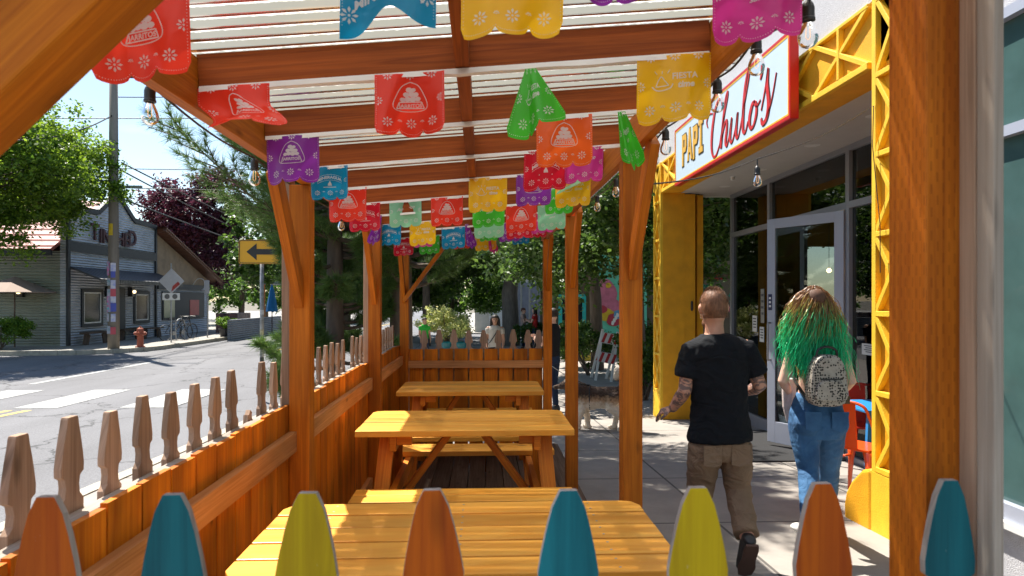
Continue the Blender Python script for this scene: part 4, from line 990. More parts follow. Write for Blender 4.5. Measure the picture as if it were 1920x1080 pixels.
dm = MB(); V = [(2.98, 7.25), (4.04, 7.25), (4.04, 9.4), (2.98, 9.4)]; dm.add([(x, y, gz(x, y) + .004) for x, y in V] + [(x, y, gz(x, y) + .016) for x, y in V], [(4, 5, 6, 7), (0, 1, 5, 4), (1, 2, 6, 5), (2, 3, 7, 6), (3, 0, 4, 7)])
tag(dm.build('door_mat', mat('black_rubber', (.018, .018, .02), .9, .4, scale=40, bump=.5)), 'wide black rubber mat before the glass doors', 'door mat')
# flower stall seen through the gap beyond the far column
st = thing('flower_stall', (5.6, 15.5, -.47), 'dark wooden stall with red and pink hanging flowers beyond the far yellow column', 'stall')
for x in (4.6, 6.6):
    for y in (15, 16.2): MB().box(x - .05, x + .05, y - .05, y + .05, -.47, 2.0, long=2).build('post', W_BENCH, st)
MB().box(4.3, 6.9, 14.8, 16.4, 2.0, 2.12, long=0).build('roof', W_BENCH, st); MB().box(4.6, 6.6, 14.95, 15.1, .2, .5).build('counter', W_BENCH, st)
for i in range(9):
    c = (4.5 + .26 * i, 14.9 + .1 * (i % 3), 1.3 + .25 * (i % 4)); V, F = leafquads(clump_points(np.array([c]), np.array([.17]), 90), .06, .7); npmesh('flower_basket', V, F, leafmat(['red_petals', 'pink_petals', 'teal_leaves'][i % 3], [(.5, .01, .01), (.6, .05, .2), (.02, .25, .2)][i % 3], [(.7, .05, .02), (.7, .2, .3), (.05, .4, .35)][i % 3]), st)
# ------------------------------------------------------------------ far side of the street
def corrug(name, c, pitch=.10, axis='z'):
    m, t, b = nodes(name); L = t.links.new
    tc = N(t, 'ShaderNodeTexCoord'); sp = N(t, 'ShaderNodeSeparateXYZ'); L(tc.outputs['Object'], sp.inputs[0]); ml = N(t, 'ShaderNodeMath', operation='MULTIPLY'); L(sp.outputs[{'x': 0, 'y': 1, 'z': 2}[axis]], ml.inputs[0]); ml.inputs[1].default_value = 2 * PI / pitch
    s = N(t, 'ShaderNodeMath', operation='SINE'); L(ml.outputs[0], s.inputs[0]); bp = N(t, 'ShaderNodeBump'); bp.inputs['Strength'].default_value = 1; bp.inputs['Distance'].default_value = .03; L(s.outputs[0], bp.inputs['Height']); L(bp.outputs[0], b.inputs['Normal'])
    n = N(t, 'ShaderNodeTexNoise'); setin(n, Scale=1.2, Detail=6); L(tc.outputs['Object'], n.inputs[0]); r = N(t, 'ShaderNodeValToRGB'); r.color_ramp.elements[0].position = .3; r.color_ramp.elements[1].position = .7
    r.color_ramp.elements[0].color = rgba([x * .75 for x in c]); r.color_ramp.elements[1].color = rgba(c); L(n.outputs[0], r.inputs[0]); L(r.outputs[0], b.inputs['Base Color']); setin(b, Roughness=.5); return m
C_GREY = corrug('corrugated_grey', (.68, .72, .78)); C_GREEN = corrug('corrugated_green_grey', (.40, .43, .34)); C_ROOF = corrug('red_metal_roof', (.42, .13, .10), .4, 'y')
M_TRIM = mat('charcoal_trim', (.022, .026, .032), .6, .2); M_RUST = mat('rusty_iron', (.20, .055, .035), .8, .4, scale=8); M_GLAZ = mat('dark_glazing', (.02, .025, .03), .12, .3, spec=.35)
M_STAN = mat('tan_stucco', (.34, .24, .15), .85, .3, scale=3)
XB = -15.2; GB = gz(-15, 28) + .12
tin = thing('tin_clad_shop', (-17, 28, GB), 'corrugated metal clad shop with stepped gable front and charcoal trim', 'building')
def yz(px, py, X=XB): p = atX(px, py, X); return p.y, p.z
prof = [(25.1, GB - .3), (31.7, GB - .3), (31.7, 4.85), (29.75, 4.95), (28.4, 5.9), (27.05, 4.95), (25.1, 4.9)]
MB().prism(prof, (XB, 0, 0), (0, 1, 0), (0, 0, 1), (-1, 0, 0), .25).build('front_wall', C_GREY, tin)
def trim(pts, w=.16, x=XB + .03, name='trim'):
    mb = MB()
    for a, b in zip(pts[:-1], pts[1:]): mb.beam((x, a[0], a[1]), (x, b[0], b[1]), w, .09, up=(1, 0, 0))
    return mb.build(name, M_TRIM, tin)
trim([(25.1, 4.92), (27.05, 4.97), (28.4, 5.92), (29.75, 4.97), (31.72, 4.87)], .2); trim([(25.12, GB), (25.12, 4.85)], .14); trim([(31.66, GB), (31.66, 4.8)], .12); trim([(25.2, 3.48), (31.6, 3.48)], .36)
# side wall and roof
MB().box(-30, XB - .26, 25.12, 25.3, GB - .3, 3.3).build('side_wall', C_GREEN, tin); MB().box(-30, -15.5, 25.3, 31.6, GB - .3, 3.25).build('rear_mass', C_GREEN, tin)
ro = MB(); ro.add([(-30, 24.7, 3.25), (XB - .3, 24.7, 3.25), (XB - .3, 28.4, 5.5), (-30, 28.4, 5.5), (-30, 32, 3.25), (XB - .3, 32, 3.25)], [(0, 1, 2, 3), (3, 2, 5, 4)]); rr = ro.build('roof', C_ROOF, tin); so = rr.modifiers.new('t', 'SOLIDIFY'); so.thickness = .12; so.offset = 1
MB().box(-30, XB - .3, 24.62, 24.74, 3.12, 3.3, long=0).build('fascia', M_TRIM, tin)
def win(y0, y1, z0, z1, parent=tin, x=XB, out=1):
    f = MB(); t = .13; f.box(x, x + .06, y0 - t, y1 + t, z1, z1 + t); f.box(x, x + .06, y0 - t, y1 + t, z0 - t, z0); f.box(x, x + .06, y0 - t, y0, z0, z1); f.box(x, x + .06, y1, y1 + t, z0, z1)
    w = f.build('window', M_TRIM, parent); i = MB(); s = .045; i.box(x + .01, x + .05, y0, y1, z1 - s, z1); i.box(x + .01, x + .05, y0, y1, z0, z0 + s); i.box(x + .01, x + .05, y0, y0 + s, z0 + s, z1 - s); i.box(x + .01, x + .05, y1 - s, y1, z0 + s, z1 - s)
    i.build('sash', M_WHITE, w); MB().box(x + .005, x + .02, y0 + s, y1 - s, z0 + s, z1 - s).build('pane', M_GLAZ, w)
win(26.05, 27.2, .6, 1.8); win(29.85, 30.95, .6, 1.75)
MB().box(XB, XB + .05, 28.1, 29.0, GB, 2.0).build('door', M_TRIM, tin)
# awning
aw = MB(); aw.add([(XB, 25.2, 2.75), (XB + 1.15, 25.2, 2.28), (XB + 1.15, 31.9, 2.28), (XB, 31.9, 2.75), (XB, 25.2, 2.69), (XB + 1.15, 25.2, 2.22), (XB + 1.15, 31.9, 2.22), (XB, 31.9, 2.69)], [(0, 1, 2, 3), (7, 6, 5, 4), (0, 4, 5, 1), (1, 5, 6, 2), (2, 6, 7, 3)]); a_ = aw.build('awning', corrug('dark_metal_awning', (.03, .035, .045), .3, 'y'), tin)
vl = MB()
for i in range(56): y = 25.2 + i * .12; vl.box(XB + 1.151, XB + 1.165, y, y + .085, 2.13, 2.27)
vl.build('valance', M_DKMET, a_)
for y in (27.6, 29.35):
    l = MB().box(XB + .02, XB + .2, y - .1, y + .1, 1.65, 2.05).build('wall_lantern', M_BLACK, tin); MB().ball((XB + .24, y, 1.85), .07).build('lamp', emis('lantern_glow', (1, .75, .4), 1.5), l)
# lettering TIN SHED, letters in order towards +Y
LY = mat('sign_letter_iron', (.085, .028, .035), .7, .4, scale=6)
for s_, yc, sz in (('T', 26.72, .92), ('I', 27.12, .80), ('N', 27.52, .80), ('S', 28.10, .8), ('H', 28.55, .8), ('E', 29.02, .8), ('D', 29.50, .92)):
    mb = MB(); add_text(mb, s_, (XB + .05, yc, 4.02 + (.1 if s_ in 'TD' else 0)), (0, 1, 0), (0, 0, 1), sz, .06, bold=.012, az=(1, 0, 0)); mb.build('letter', LY, tin)
# side window, wall lamp
f = MB(); xw0, xw1, zw0, zw1 = -20.0, -18.2, .45, 1.75
for q in ((xw0 - .12, xw1 + .12, zw1, zw1 + .12), (xw0 - .12, xw1 + .12, zw0 - .12, zw0), (xw0 - .12, xw0, zw0, zw1), (xw1, xw1 + .12, zw0, zw1)): f.box(q[0], q[1], 25.05, 25.12, q[2], q[3])
w = f.build('window', M_TRIM, tin); f = MB()
for q in ((xw0, xw1, zw1 - .05, zw1), (xw0, xw1, zw0, zw0 + .05), (xw0, xw0 + .05, zw0, zw1), (xw1 - .05, xw1, zw0, zw1)): f.box(q[0], q[1], 25.06, 25.11, q[2], q[3])
f.build('sash', M_WHITE, w); MB().box(xw0, xw1, 25.09, 25.115, zw0, zw1).build('pane', M_GLAZ, w)
l = MB().box(-16.9, -16.7, 24.95, 25.11, 1.6, 2.0).build('wall_lantern', M_BLACK, tin); MB().ball((-16.8, 24.9, 1.8), .08).build('lamp', emis('lantern_glow', (1, .75, .4), 1.5), l)
# annex with rusty roof
an = thing('stucco_annex', (-16, 34.6, GB), 'tan stucco annex with a rusty corrugated roof and a red window sign', 'building')
MB().prism([(31.75, GB - .3), (37.6, GB - .3), (37.6, 2.6), (31.75, 4.6)], (XB, 0, 0), (0, 1, 0), (0, 0, 1), (-1, 0, 0), 7).build('wall', M_STAN, an)
MB().prism([(31.76, GB - .3), (37.61, GB - .3), (37.61, 2.0), (31.76, 2.0)], (XB + .04, 0, 0), (0, 1, 0), (0, 0, 1), (-1, 0, 0), .03).build('cladding', C_GREY, an)
MB().box(XB + .05, XB + .12, 31.76, 37.6, 2.0, 2.28, long=1).build('band', M_TRIM, an)
ro = MB(); ro.beam((XB + .4, 31.76, 4.78), (XB + .4, 38.6, 2.45), .12, .14, up=(0, 0, 1)); ro.add([(XB + .5, 31.7, 4.82), (XB + .5, 38.7, 2.44), (XB - 7, 38.7, 2.44), (XB - 7, 31.7, 4.82), (XB + .5, 31.7, 4.9), (XB + .5, 38.7, 2.52), (XB - 7, 38.7, 2.52), (XB - 7, 31.7, 4.9)], [(0, 1, 2, 3), (7, 6, 5, 4), (0, 4, 5, 1), (1, 5, 6, 2)]); ro.build('roof', corrug('rusty_roof', (.22, .10, .06), .16, 'y'), an)
MB().box(XB + .045, XB + .10, 32.2, 36.9, .55, 1.9).build('window', M_TRIM, an); q = MB().box(XB + .101, XB + .115, 32.3, 33.4, .65, 1.8).build('pane', mat('lit_pane', (.30, .33, .22), .3), an); MB().box(XB + .101, XB + .115, 35.1, 36.2, .7, 1.5).build('red_sign', mat('red_window_sign', (.5, .03, .04), .5), an)
MB().tube(spline([(XB + .05, 35.6, 2.3), (XB + .3, 35.6, 2.6), (XB + .6, 35.6, 2.55), (XB + .65, 35.6, 2.2)], 4), .02, 6).build('goose_lamp_arm', M_WHITE, an)
MB().lathe((XB + .65, 35.6, 2.0), [(.16, 0), (.15, .04), (.05, .12), (.03, .22)], 14).build('goose_lamp_shade', M_WHITE, an)
# dark painted counter box
cb = MB().box(-13.9, -12.8, 35.4, 37.4, GB, GB + 1.0).build('painted_counter', mat('mural_dark', (.05, .04, .04), .6, .9, scale=4, c2=(.35, .18, .16)), None, org=(-13.3, 36.4, GB)); tag(cb, 'dark waist high counter box with a painted front beside the annex', 'counter')
# benches in front of the shop
for i, (px, d) in enumerate(((180, 25.6), (243, 28.4), (285, 29.6))):
    p = onG(px, d, .13); t = thing('wooden_bench', (p.x, p.y, p.z), ['low wooden bench under the left shop window', 'low wooden bench right of the shop door', 'low wooden bench at the right corner of the shop'][i], 'bench', 'benches along the shop front')
    MB().box(p.x - .18, p.x + .18, p.y - .75, p.y + .75, p.z + .42, p.z + .48, long=1).build('seat', W_BENCH, t)
    for s in (-1, 1): MB().beam((p.x, p.y + s * .55, p.z + .42), (p.x, p.y + s * .68, p.z), .32, .05, up=(1, 0, 0)).build('leg', W_BENCH, t)
# patio umbrella on the left
up = atD(42, 540, 24.2); t = thing('patio_umbrella', (up.x, up.y, gz(up.x, up.y) + .13), 'open beige patio umbrella by the green corrugated side wall', 'umbrella')
n = 8; ax_, ay_, rad = up.x, up.y - .4, 1.25; zt_ = 2.3; V = [(ax_, ay_, zt_ + .05)]; 
for i in range(n): a = 2 * PI * (i + .5) / n; V.append((ax_ + rad * math.cos(a), ay_ + rad * math.sin(a), zt_ - .52))
F = [(0, 1 + i, 1 + (i + 1) % n) for i in range(n)]; V += [(x, y, z - .03) for x, y, z in V]; F += [(b + 9, a + 9, 0 + 9) for (_, a, b) in F[:8]] + [(1 + i, 10 + i, 10 + (i + 1) % n, 1 + (i + 1) % n) for i in range(n)]
MB().add(V, F).build('canopy', mat('beige_canvas', (.30, .22, .18), .8, .1), t); MB().tube([(ax_, ay_, 0 - .2), (ax_, ay_, zt_)], .025, 8).build('pole', W_BENCH, t)
for i in range(n): a = 2 * PI * (i + .5) / n; MB().tube([(ax_, ay_, zt_ - .35), (ax_ + rad * .6 * math.cos(a), ay_ + rad * .6 * math.sin(a), zt_ - .33)], .01, 4).build('rib', W_BENCH, t)
# utility pole
up = onG(213, 23.0, .13); t = thing('utility_pole', up, 'tall weathered utility pole wrapped with posters at street level', 'utility pole')
lean = .012
MB().tube([up + Vector((0, 0, -.3)), up + Vector((0, 0, 11.5))], [.185, .12], 18).build('pole', wood('pole_wood', (.36, .32, .27), (.22, .19, .155), .9, across=30), t, smooth=True)
PC = [(.1, .45, .5), (.35, .38, .7), (.7, .04, .28), (.1, .12, .45), (.5, .42, .5), (.75, .7, .68), (.15, .3, .35), (.6, .1, .12)]
for i in range(16):
    z = 2.75 - (i // 2) * .31 + random.uniform(-.09, .09); a0 = (-PI / 2 - .95) + (i % 2) * .95 + random.uniform(-.06, .06); r = .196 + .002 * (i % 3); V = []; h = random.uniform(.24, .33); wd_ = random.uniform(.7, .95)
    for k in range(6):
        a = a0 + wd_ * k / 5
        for zz in (z, z + h): V.append((up.x + r * math.cos(a), up.y + r * math.sin(a), up.z + zz))
    F = [(2 * k, 2 * k + 2, 2 * k + 3, 2 * k + 1) for k in range(5)]
    MB().add(V, F).build('poster', mat('poster_%d' % (i % 8), PC[i % 8], .7, .8, scale=9, c2=PC[(i * 3 + 2) % 8]), t)
MB().add([(up.x + .18 * math.cos(a), up.y + .18 * math.sin(a), z) for z in (up.z + 3.9, up.z + 4.3) for a in (-2.0, -1.6, -1.2)], [(0, 1, 4, 3), (1, 2, 5, 4)]).build('yellow_tag', mat('yellow_tag', (.75, .5, .02), .6), t)
MB().box(up.x - .1, up.x + 1.2, up.y - .04, up.y + .04, up.z + 9.35, up.z + 9.45, long=0).build('crossarm', W_BENCH, t)
MB().box(up.x + .1, up.x + .95, up.y - .05, up.y + .05, up.z + 5.55, up.z + 5.63).build('street_lamp_arm', M_GALV, t)
# overhead wires: each a separate sagging cable
M_WIRE = mat('wire_black', (.015, .015, .017), .6)
def wire(a, b, sag, r, lab):
    a = Vector(a); b = Vector(b); pts = []
    for i in range(25): q = i / 24; p = a.lerp(b, q); p.z -= sag * 4 * q * (1 - q); pts.append(p)
    tag(MB().tube(pts, r, 5).build('overhead_wire', M_WIRE, None, org=tuple(a)), lab, 'wire', 'overhead wires over the street')
T = lambda z: (up.x, up.y, z)
def far(px, py, d): return atD(px, py, d)
wire(far(215, 182, 23), far(700, 150, 40), .3, .02, 'upper level wire running right from the top of the utility pole')
wire(far(90, 222, 22), far(700, 222, 30), .0, .018, 'taut level wire crossing in front of the tall street tree')
wire(T(7.9), far(-60, 255, 16), .4, .022, 'wire from the utility pole down to the upper left')
wire(far(228, 305, 23), far(600, 468, 75), .4, .028, 'upper of the wires dropping right towards the purple tree')
wire(far(225, 318, 23), far(600, 480, 75), .6, .028, 'lower of the wires dropping right towards the purple tree')
wire(far(222, 370, 23), far(640, 505, 75), .4, .032, 'lowest wire dropping right across the purple tree')
wire(T(5.6), far(-60, 290, 17), .15, .022, 'wire passing low through the left tree')
wire(T(5.7), far(-60, 278, 17), .15, .016, 'thin wire just above the low one in the left tree')
wire(far(222, 316, 23), far(560, 316, 30), .05, .016, 'thin level wire right of the pole at mid height')
wire(far(222, 352, 23), far(640, 356, 30), .05, .018, 'level wire with a junction box near the pole')
MB().box(0, 0, 0, 0, 0, 0)
# hydrant
p = onG(263, 23.6, .13); t = thing('fire_hydrant', p, 'rusty red fire hydrant at the kerb', 'fire hydrant')
MH = mat('hydrant_paint', (.42, .10, .05), .6, .3, scale=9)
MB().lathe(p, [(.16, 0), (.16, .05), (.11, .06), (.105, .42), (.14, .44), (.14, .50), (.12, .52), (.12, .58), (.10, .66), (.05, .71), (.03, .72), (.03, .76)], 18).build('barrel', MH, t, smooth=False)
for a in (0, PI, -PI / 2): MB().tube([p + Vector((0, 0, .50)), p + Vector((math.cos(a) * .19, math.sin(a) * .19, .50))], .06, 10).build('outlet', MH, t); MB().tube([p + Vector((math.cos(a) * .19, math.sin(a) * .19, .50)), p + Vector((math.cos(a) * .22, math.sin(a) * .22, .50))], .035, 6).build('outlet_cap', MH, t)
# diamond sign seen from behind with parking plate
p = onG(321, 26.5, .13); t = thing('street_sign', p, 'bare back of a diamond warning sign with small plate below', 'sign')
MB().tube([p, p + Vector((0, 0, 3.15))], .03, 8).build('pole', M_GALV, t)
MS = mat('sign_back', (.50, .50, .53), .5, .1, metal=.3); c = atD(324, 527, 26.4); s_ = .50
MB().prism([(-s_, 0), (0, -s_), (s_, 0), (0, s_)], (p.x + .03, p.y - .05, c.z), (1, 0, 0), (0, 0, 1), (0, 1, 0), .01).build('plate', MS, t)
MB().prism([(.0, -.42), (.34, -.12), (.26, -.02), (.05, -.2)], (p.x + .03, p.y - .06, c.z), (1, 0, 0), (0, 0, 1), (0, 1, 0), .004).build('red_sticker', mat('red_sticker', (.5, .06, .05), .6, .5, scale=14), t)
c = atD(323, 556, 26.4); MB().box(p.x - .32, p.x + .36, p.y - .055, p.y - .042, c.z - .14, c.z + .14).build('small_plate', M_WHITE, t)
for dx in (-.13, .17): MB().lathe((p.x + dx, p.y - .06, c.z), [(.10, 0), (.10, .004)], 14, axis=(0, -1, 0)).build('plate_roundel', mat('roundel_grey', (.15, .15, .15), .6), t)
p = onG(389, 30.3, .13); t = thing('street_sign', p, 'narrow grey sign on a thin post near the corrugated planter', 'sign')
MB().tube([p, p + Vector((0, 0, 2.6))], .03, 8).build('pole', M_GALV, t); MB().box(p.x - .1, p.x + .1, p.y - .05, p.y - .035, p.z + 2.0, p.z + 2.6).build('plate', MS, t)
# yellow arrow sign
D = 12.0; p = onG(491, D); p.z += 0; t = thing('street_sign', p, 'yellow warning sign with a black arrow on a stickered steel post', 'sign')
MB().tube([p, p + Vector((0, 0, atD(491, 450, D).z - p.z))], .036, 10).build('pole', mat('scuffed_steel', (.38, .38, .38), .5, .55, scale=12, metal=.5), t, smooth=True)
a = atD(450, 495, D); b = atD(541, 450, D); MY = mat('sign_yellow', (.80, .40, .01), .45, .04); W_, H_ = b.x - a.x, b.z - a.z
def rrect(w, h, r): return [(sx * (w / 2 - r) + r * math.cos(q), sy * (h / 2 - r) + r * math.sin(q)) for sx, sy, q0 in ((1, 1, 0), (-1, 1, 90), (-1, -1, 180), (1, -1, 270)) for q in [R(q0 + k * 22.5) for k in range(5)]]
oc = (a.x + W_ / 2, p.y - .045, (a.z + b.z) / 2)
MB().prism(rrect(W_, H_, .04), oc, (1, 0, 0), (0, 0, 1), (0, 1, 0), .006).build('plate', MY, t)
bd = MB(); o1 = rrect(W_ - .03, H_ - .03, .03); bd_pts = o1 + [o1[0]]; ribbon(bd, bd_pts, .012, (oc[0], oc[1] - .0035, oc[2]), (1, 0, 0), (0, 0, 1), (0, -1, 0), .002); bd.build('border', M_BLACK, t)
ar = MB(); ar.prism([(-.30, .0), (-.12, .15), (-.12, .05), (.3, .05), (.3, -.05), (-.12, -.05), (-.12, -.15)], (oc[0], oc[1] - .003, oc[2]), (1, 0, 0), (0, 0, 1), (0, -1, 0), .003); ar.build('arrow', M_BLACK, t)
for i, z in enumerate((1.55, .95, .7, 1.2)): 
    pz = p + Vector((0, 0, z)); MB().lathe(pz, [(.0375, 0), (.0375, .09)], 10).build('sticker', mat('pole_sticker_%d' % i, [(.6, .6, .6), (.1, .3, .2), (.05, .05, .05), (.55, .5, .3)][i], .6, .5, scale=30), t)
# corrugated planter wall + blue umbrella + pots
pw = MB().box(-11.35, -11.2, 30.2, 37.6, gz(-11, 33), gz(-11, 33) + .95, long=1).build('planter_wall', corrug('planter_metal', (.27, .29, .33), .1), None, org=(-11.3, 33.9, -.35)); tag(pw, 'waist high corrugated metal planter wall along the far kerb', 'planter wall')
p = onG(510, 34.5, .1); t = thing('patio_umbrella', p, 'closed blue patio umbrella behind the planter wall', 'umbrella')
MB().lathe(p, [(.30, 1.15), (.27, 1.4), (.20, 1.8), (.10, 2.3), (.03, 2.55)], 9).build('canopy', mat('blue_canvas', (.01, .16, .42), .8, .15), t); MB().tube([p, p + Vector((0, 0, 2.6))], .025, 6).build('pole', W_BENCH, t)
p = onG(522, 36.5, .1); ps = thing('patio_shelter', p, 'grey roofed patio shelter with an orange post behind the planter wall', 'shelter'); MB().box(p.x - .9, p.x + 1.4, p.y - .6, p.y + 2, 2.35, 2.5).build('roof', mat('shelter_roof', (.30, .32, .36), .6), ps); MB().box(p.x - .75, p.x - .6, p.y - .5, p.y - .35, p.z, 2.35, long=2).build('post', W_POST2, ps)
# bicycles
def bicycle(p, rz, label):
    t = thing('bicycle', p, label, 'bicycle', 'bicycles locked at the kerb', rz); r = .33
    def A(mb, n, m=M_BLACK, par=None): return mb.build(n, m, par or t, org=(0, 0, 0))
    for x in (-.52, .52):
        w = MB(); pts = [(x + r * math.cos(q * PI / 12), 0, r + r * math.sin(q * PI / 12)) for q in range(25)]; w.tube(pts, .018, 6, caps=False); o = A(w, 'wheel')
        s = MB(); 
        for q in range(9): s.tube([(x, 0, r), (x + r * math.cos(q * PI / 4.5), 0, r + r * math.sin(q * PI / 4.5))], .002, 3)
        A(s, 'spokes', M_GALV, o)
    fr = MB()
    for a, b in (((-.52, 0, r), (-.12, 0, .30)), ((-.52, 0, r), (-.22, 0, .80)), ((-.12, 0, .30), (-.22, 0, .86)), ((-.12, 0, .30), (.34, 0, .74)), ((-.22, 0, .78), (.32, 0, .84)), ((.52, 0, r), (.30, 0, .98))): fr.tube([a, b], .016, 6)
    A(fr, 'frame'); A(MB().tube([(.36, -.28, .99), (.28, -.12, 1.0), (.28, .12, 1.0), (.36, .28, .99)], .012, 6), 'handlebar'); A(MB().prism([(-.34, -.07), (-.34, .07), (-.1, .02), (-.1, -.02)], (0, 0, .87), (1, 0, 0), (0, 1, 0), (0, 0, 1), .05), 'saddle'); A(MB().lathe((-.12, -.03, .30), [(.09, 0), (.09, .01)], 14, axis=(0, -1, 0)), 'chainring', M_GALV)
p = onG(330, 28.2, .13); bicycle(p, R(65), 'black bicycle nearest the diamond sign'); p = onG(345, 29.0, .13); bicycle(p, R(75), 'black bicycle locked behind the first')
rk = thing('bike_rack', onG(338, 28.6, .13), 'grey hoop bike rack beside the bicycles', 'bike rack'); q = onG(338, 28.6, .13); MB().tube(spline([(q.x, q.y - .4, q.z), (q.x, q.y - .4, q.z + .7), (q.x, q.y, q.z + .9), (q.x, q.y + .4, q.z + .7), (q.x, q.y + .4, q.z)], 5), .025, 8).build('hoop', M_GALV, rk)
# ------------------------------------------------------------------ far end of the street
p = onG(960, 44); fb = thing('white_shop_building', p, 'low white rendered building with grey shutters at the end of the street', 'building')
MB().box(-.5, 7.2, 43, 50, -.7, 5).build('wall', mat('white_render', (.60, .58, .52), .8, .12), fb)
for x in (2.0, 2.55, 3.1, 3.6): MB().box(x, x + .42, 42.93, 42.99, -.6, 2.6).build('shutter', mat('grey_shutter', (.22, .23, .27), .6, .3, scale=3), fb)
MB().box(.4, 1.3, 42.94, 42.99, -.6, 1.9).build('door', M_WHITE, fb); MB().box(4.2, 5.2, 42.94, 42.99, 1.0, 2.0).build('window', M_GLAZ, fb)
# mint wall with mural
mt = thing('mint_building', (6, 24, -.5), 'mint green painted building with a teal window and a flower mural', 'building')
c0 = atD(1040, 600, 24); c1 = atD(1215, 600, 24)
M_MINT = mat('mint_paint', (.12, .50, .36), .7, .1); MB().box(c0.x, c0.x + 9, 24.0, 30, -.7, 5).build('wall', mat('brown_paint', (.10, .075, .045), .8, .2), mt)
MB().box(atD(1108, 600, 24).x, c1.x, 23.93, 23.995, -.6, 3.2).build('painted_panel', M_MINT, mt)
a = atD(1048, 655, 23.9); b = atD(1100, 552, 23.9); fr = MB(); w_ = .13
for q in ((a.x, b.x, b.z - w_, b.z), (a.x, b.x, a.z, a.z + w_), (a.x, a.x + w_, a.z + w_, b.z - w_), (b.x - w_, b.x, a.z + w_, b.z - w_)): fr.box(q[0], q[1], 23.9, 23.99, q[2], q[3])
wn = fr.build('window', mat('teal_window_paint', (.01, .38, .38), .6), mt); MB().box(a.x + w_, b.x - w_, 23.95, 23.99, a.z + w_, b.z - w_).build('pane', M_GLAZ, wn)
MPK = mat('mural_pink', (.55, .16, .26), .7, .3); MYL = mat('mural_yellow', (.62, .42, .02), .7, .3); MRD = mat('mural_red', (.40, .03, .06), .7); MBL = mat('mural_blue', (.12, .3, .5), .7)
def disc(px, py, r, m, sq=1, nm='mural_shape', y=23.92):
    c = atD(px, py, 23.95); MB().prism([(r * math.cos(q * PI / 8) * (1 + .12 * math.cos(q * 5)), sq * r * math.sin(q * PI / 8)) for q in range(16)], (c.x, y, c.z), (1, 0, 0), (0, 0, 1), (0, -1, 0), .004).build(nm, m, mt)
disc(1137, 550, .38, MPK, 1.4); disc(1150, 572, .30, MPK, .8, y=23.915); disc(1137, 590, .30, MYL, .8, y=23.91); disc(1131, 580, .16, MRD, .9, y=23.905); disc(1152, 600, .26, MRD, .9, y=23.9); disc(1160, 590, .16, MBL, 1, y=23.895); disc(1142, 535, .1, MYL, 1, y=23.905)
for i in range(4): disc(1150 + i * 3, 606 - i * 5, .05, M_WHITE, 1.6, y=23.893)
p = onG(1090, 22); yb_ = MB().box(p.x - .5, p.x + .6, p.y, p.y + .6, p.z, p.z + .55).build('yellow_box', mat('yellow_box_paint', (.55, .38, .03), .7, .3), None, org=tuple(p)); tag(yb_, 'low yellow bench box before the mint building', 'box')
# A-frame barricade
D = 16.4; a = onG(1128, D); t = thing('a_frame_barricade', a, 'white A frame barricade with red diagonal stripes', 'barricade'); H = 1.22; W2 = .44
def leaf_panel(s):
    top = Vector((a.x + .22, a.y, a.z + H)); bot = a + Vector((-.02, -s * .33, 0)); u = (top - bot); u.normalize(); rt = Vector((1, 0, 0)); rt = (rt - u * u.dot(rt)).normalized(); nn = rt.cross(u); L_ = (top - bot).length
    if nn.y > 0: nn = -nn
    fm = MB(); 
    for k in (-1, 1): fm.hexa((top + bot) / 2 + rt * k * (W2 / 2 - .03), u, rt, nn, L_, .06, .03)
    for h_, hh in ((.90, .26), (.52, .24)): fm.hexa(bot + u * L_ * (h_ - .06), rt, u, nn, W2 - .12, hh, .025)
    f_ = fm.build('panel_frame', M_WHITE, t)
    for h_ in (.90, .52):
        c = bot + u * L_ * (h_ - .06) + nn * .0127 * (1 if s > 0 else 1)
        st_ = MB()
        for k in range(3): x = -.19 + k * .15; st_.prism([(x, -.12), (x + .07, -.12), (x + .13, .12), (x + .06, .12)], c, rt, u, nn, .004)
        st_.build('red_stripes', mat('barricade_red', (.52, .03, .03), .5), f_)
leaf_panel(1); leaf_panel(-1)
# ------------------------------------------------------------------ trees and shrubs
L_BRIGHT = leafmat('bright_leaves', (.05, .13, .015), (.16, .30, .03), .5)
L_STREET = leafmat('street_tree_leaves', (.028, .085, .008), (.20, .33, .025), .5)
L_DARK = leafmat('dark_leaves', (.026, .070, .012), (.095, .18, .028), .4)
L_MID = leafmat('mid_leaves', (.035, .10, .015), (.11, .22, .03), .45)
L_PURP = leafmat('purple_leaves', (.035, .010, .018), (.13, .035, .055), .3)
L_VAR = leafmat('variegated_leaves', (.22, .30, .05), (.72, .70, .30), .4)
L_NEED = leafmat('pine_needles', (.040, .105, .022), (.14, .24, .05), .25)
M_BARK = mat('bark', (.16, .12, .09), .9, .5, scale=12, bump=.8, bscale=30, stretch=(1, 1, .25)); M_BARKG = mat('grey_bark', (.24, .22, .20), .9, .4, scale=12, bump=.8, bscale=30, stretch=(1, 1, .25))
def crown_centers(c, rx, ry, rz, n, rmin, rmax, seed, flat=0):
    rs = np.random.RandomState(seed); out = []; rad = []
    # uneven crown: a few big lobes, clumps inside and on them
    lobes = [(np.array([0, 0, 0.]), .72)] + [(np.array([math.cos(a), math.sin(a), rs.uniform(-.5, .6)]) * .58, rs.uniform(.34, .5)) for a in rs.uniform(0, 2 * PI, 8)]
    while len(out) < n:
        l, lr = lobes[rs.randint(len(lobes))]; v = rs.normal(size=3); v /= np.linalg.norm(v); p = l + v * lr * rs.uniform(.55, 1.05)
        if p[2] < -.95: continue
        out.append(np.array(c) + p * np.array([rx, ry, rz])); rad.append(rs.uniform(rmin, rmax))
    return np.array(out), np.array(rad)
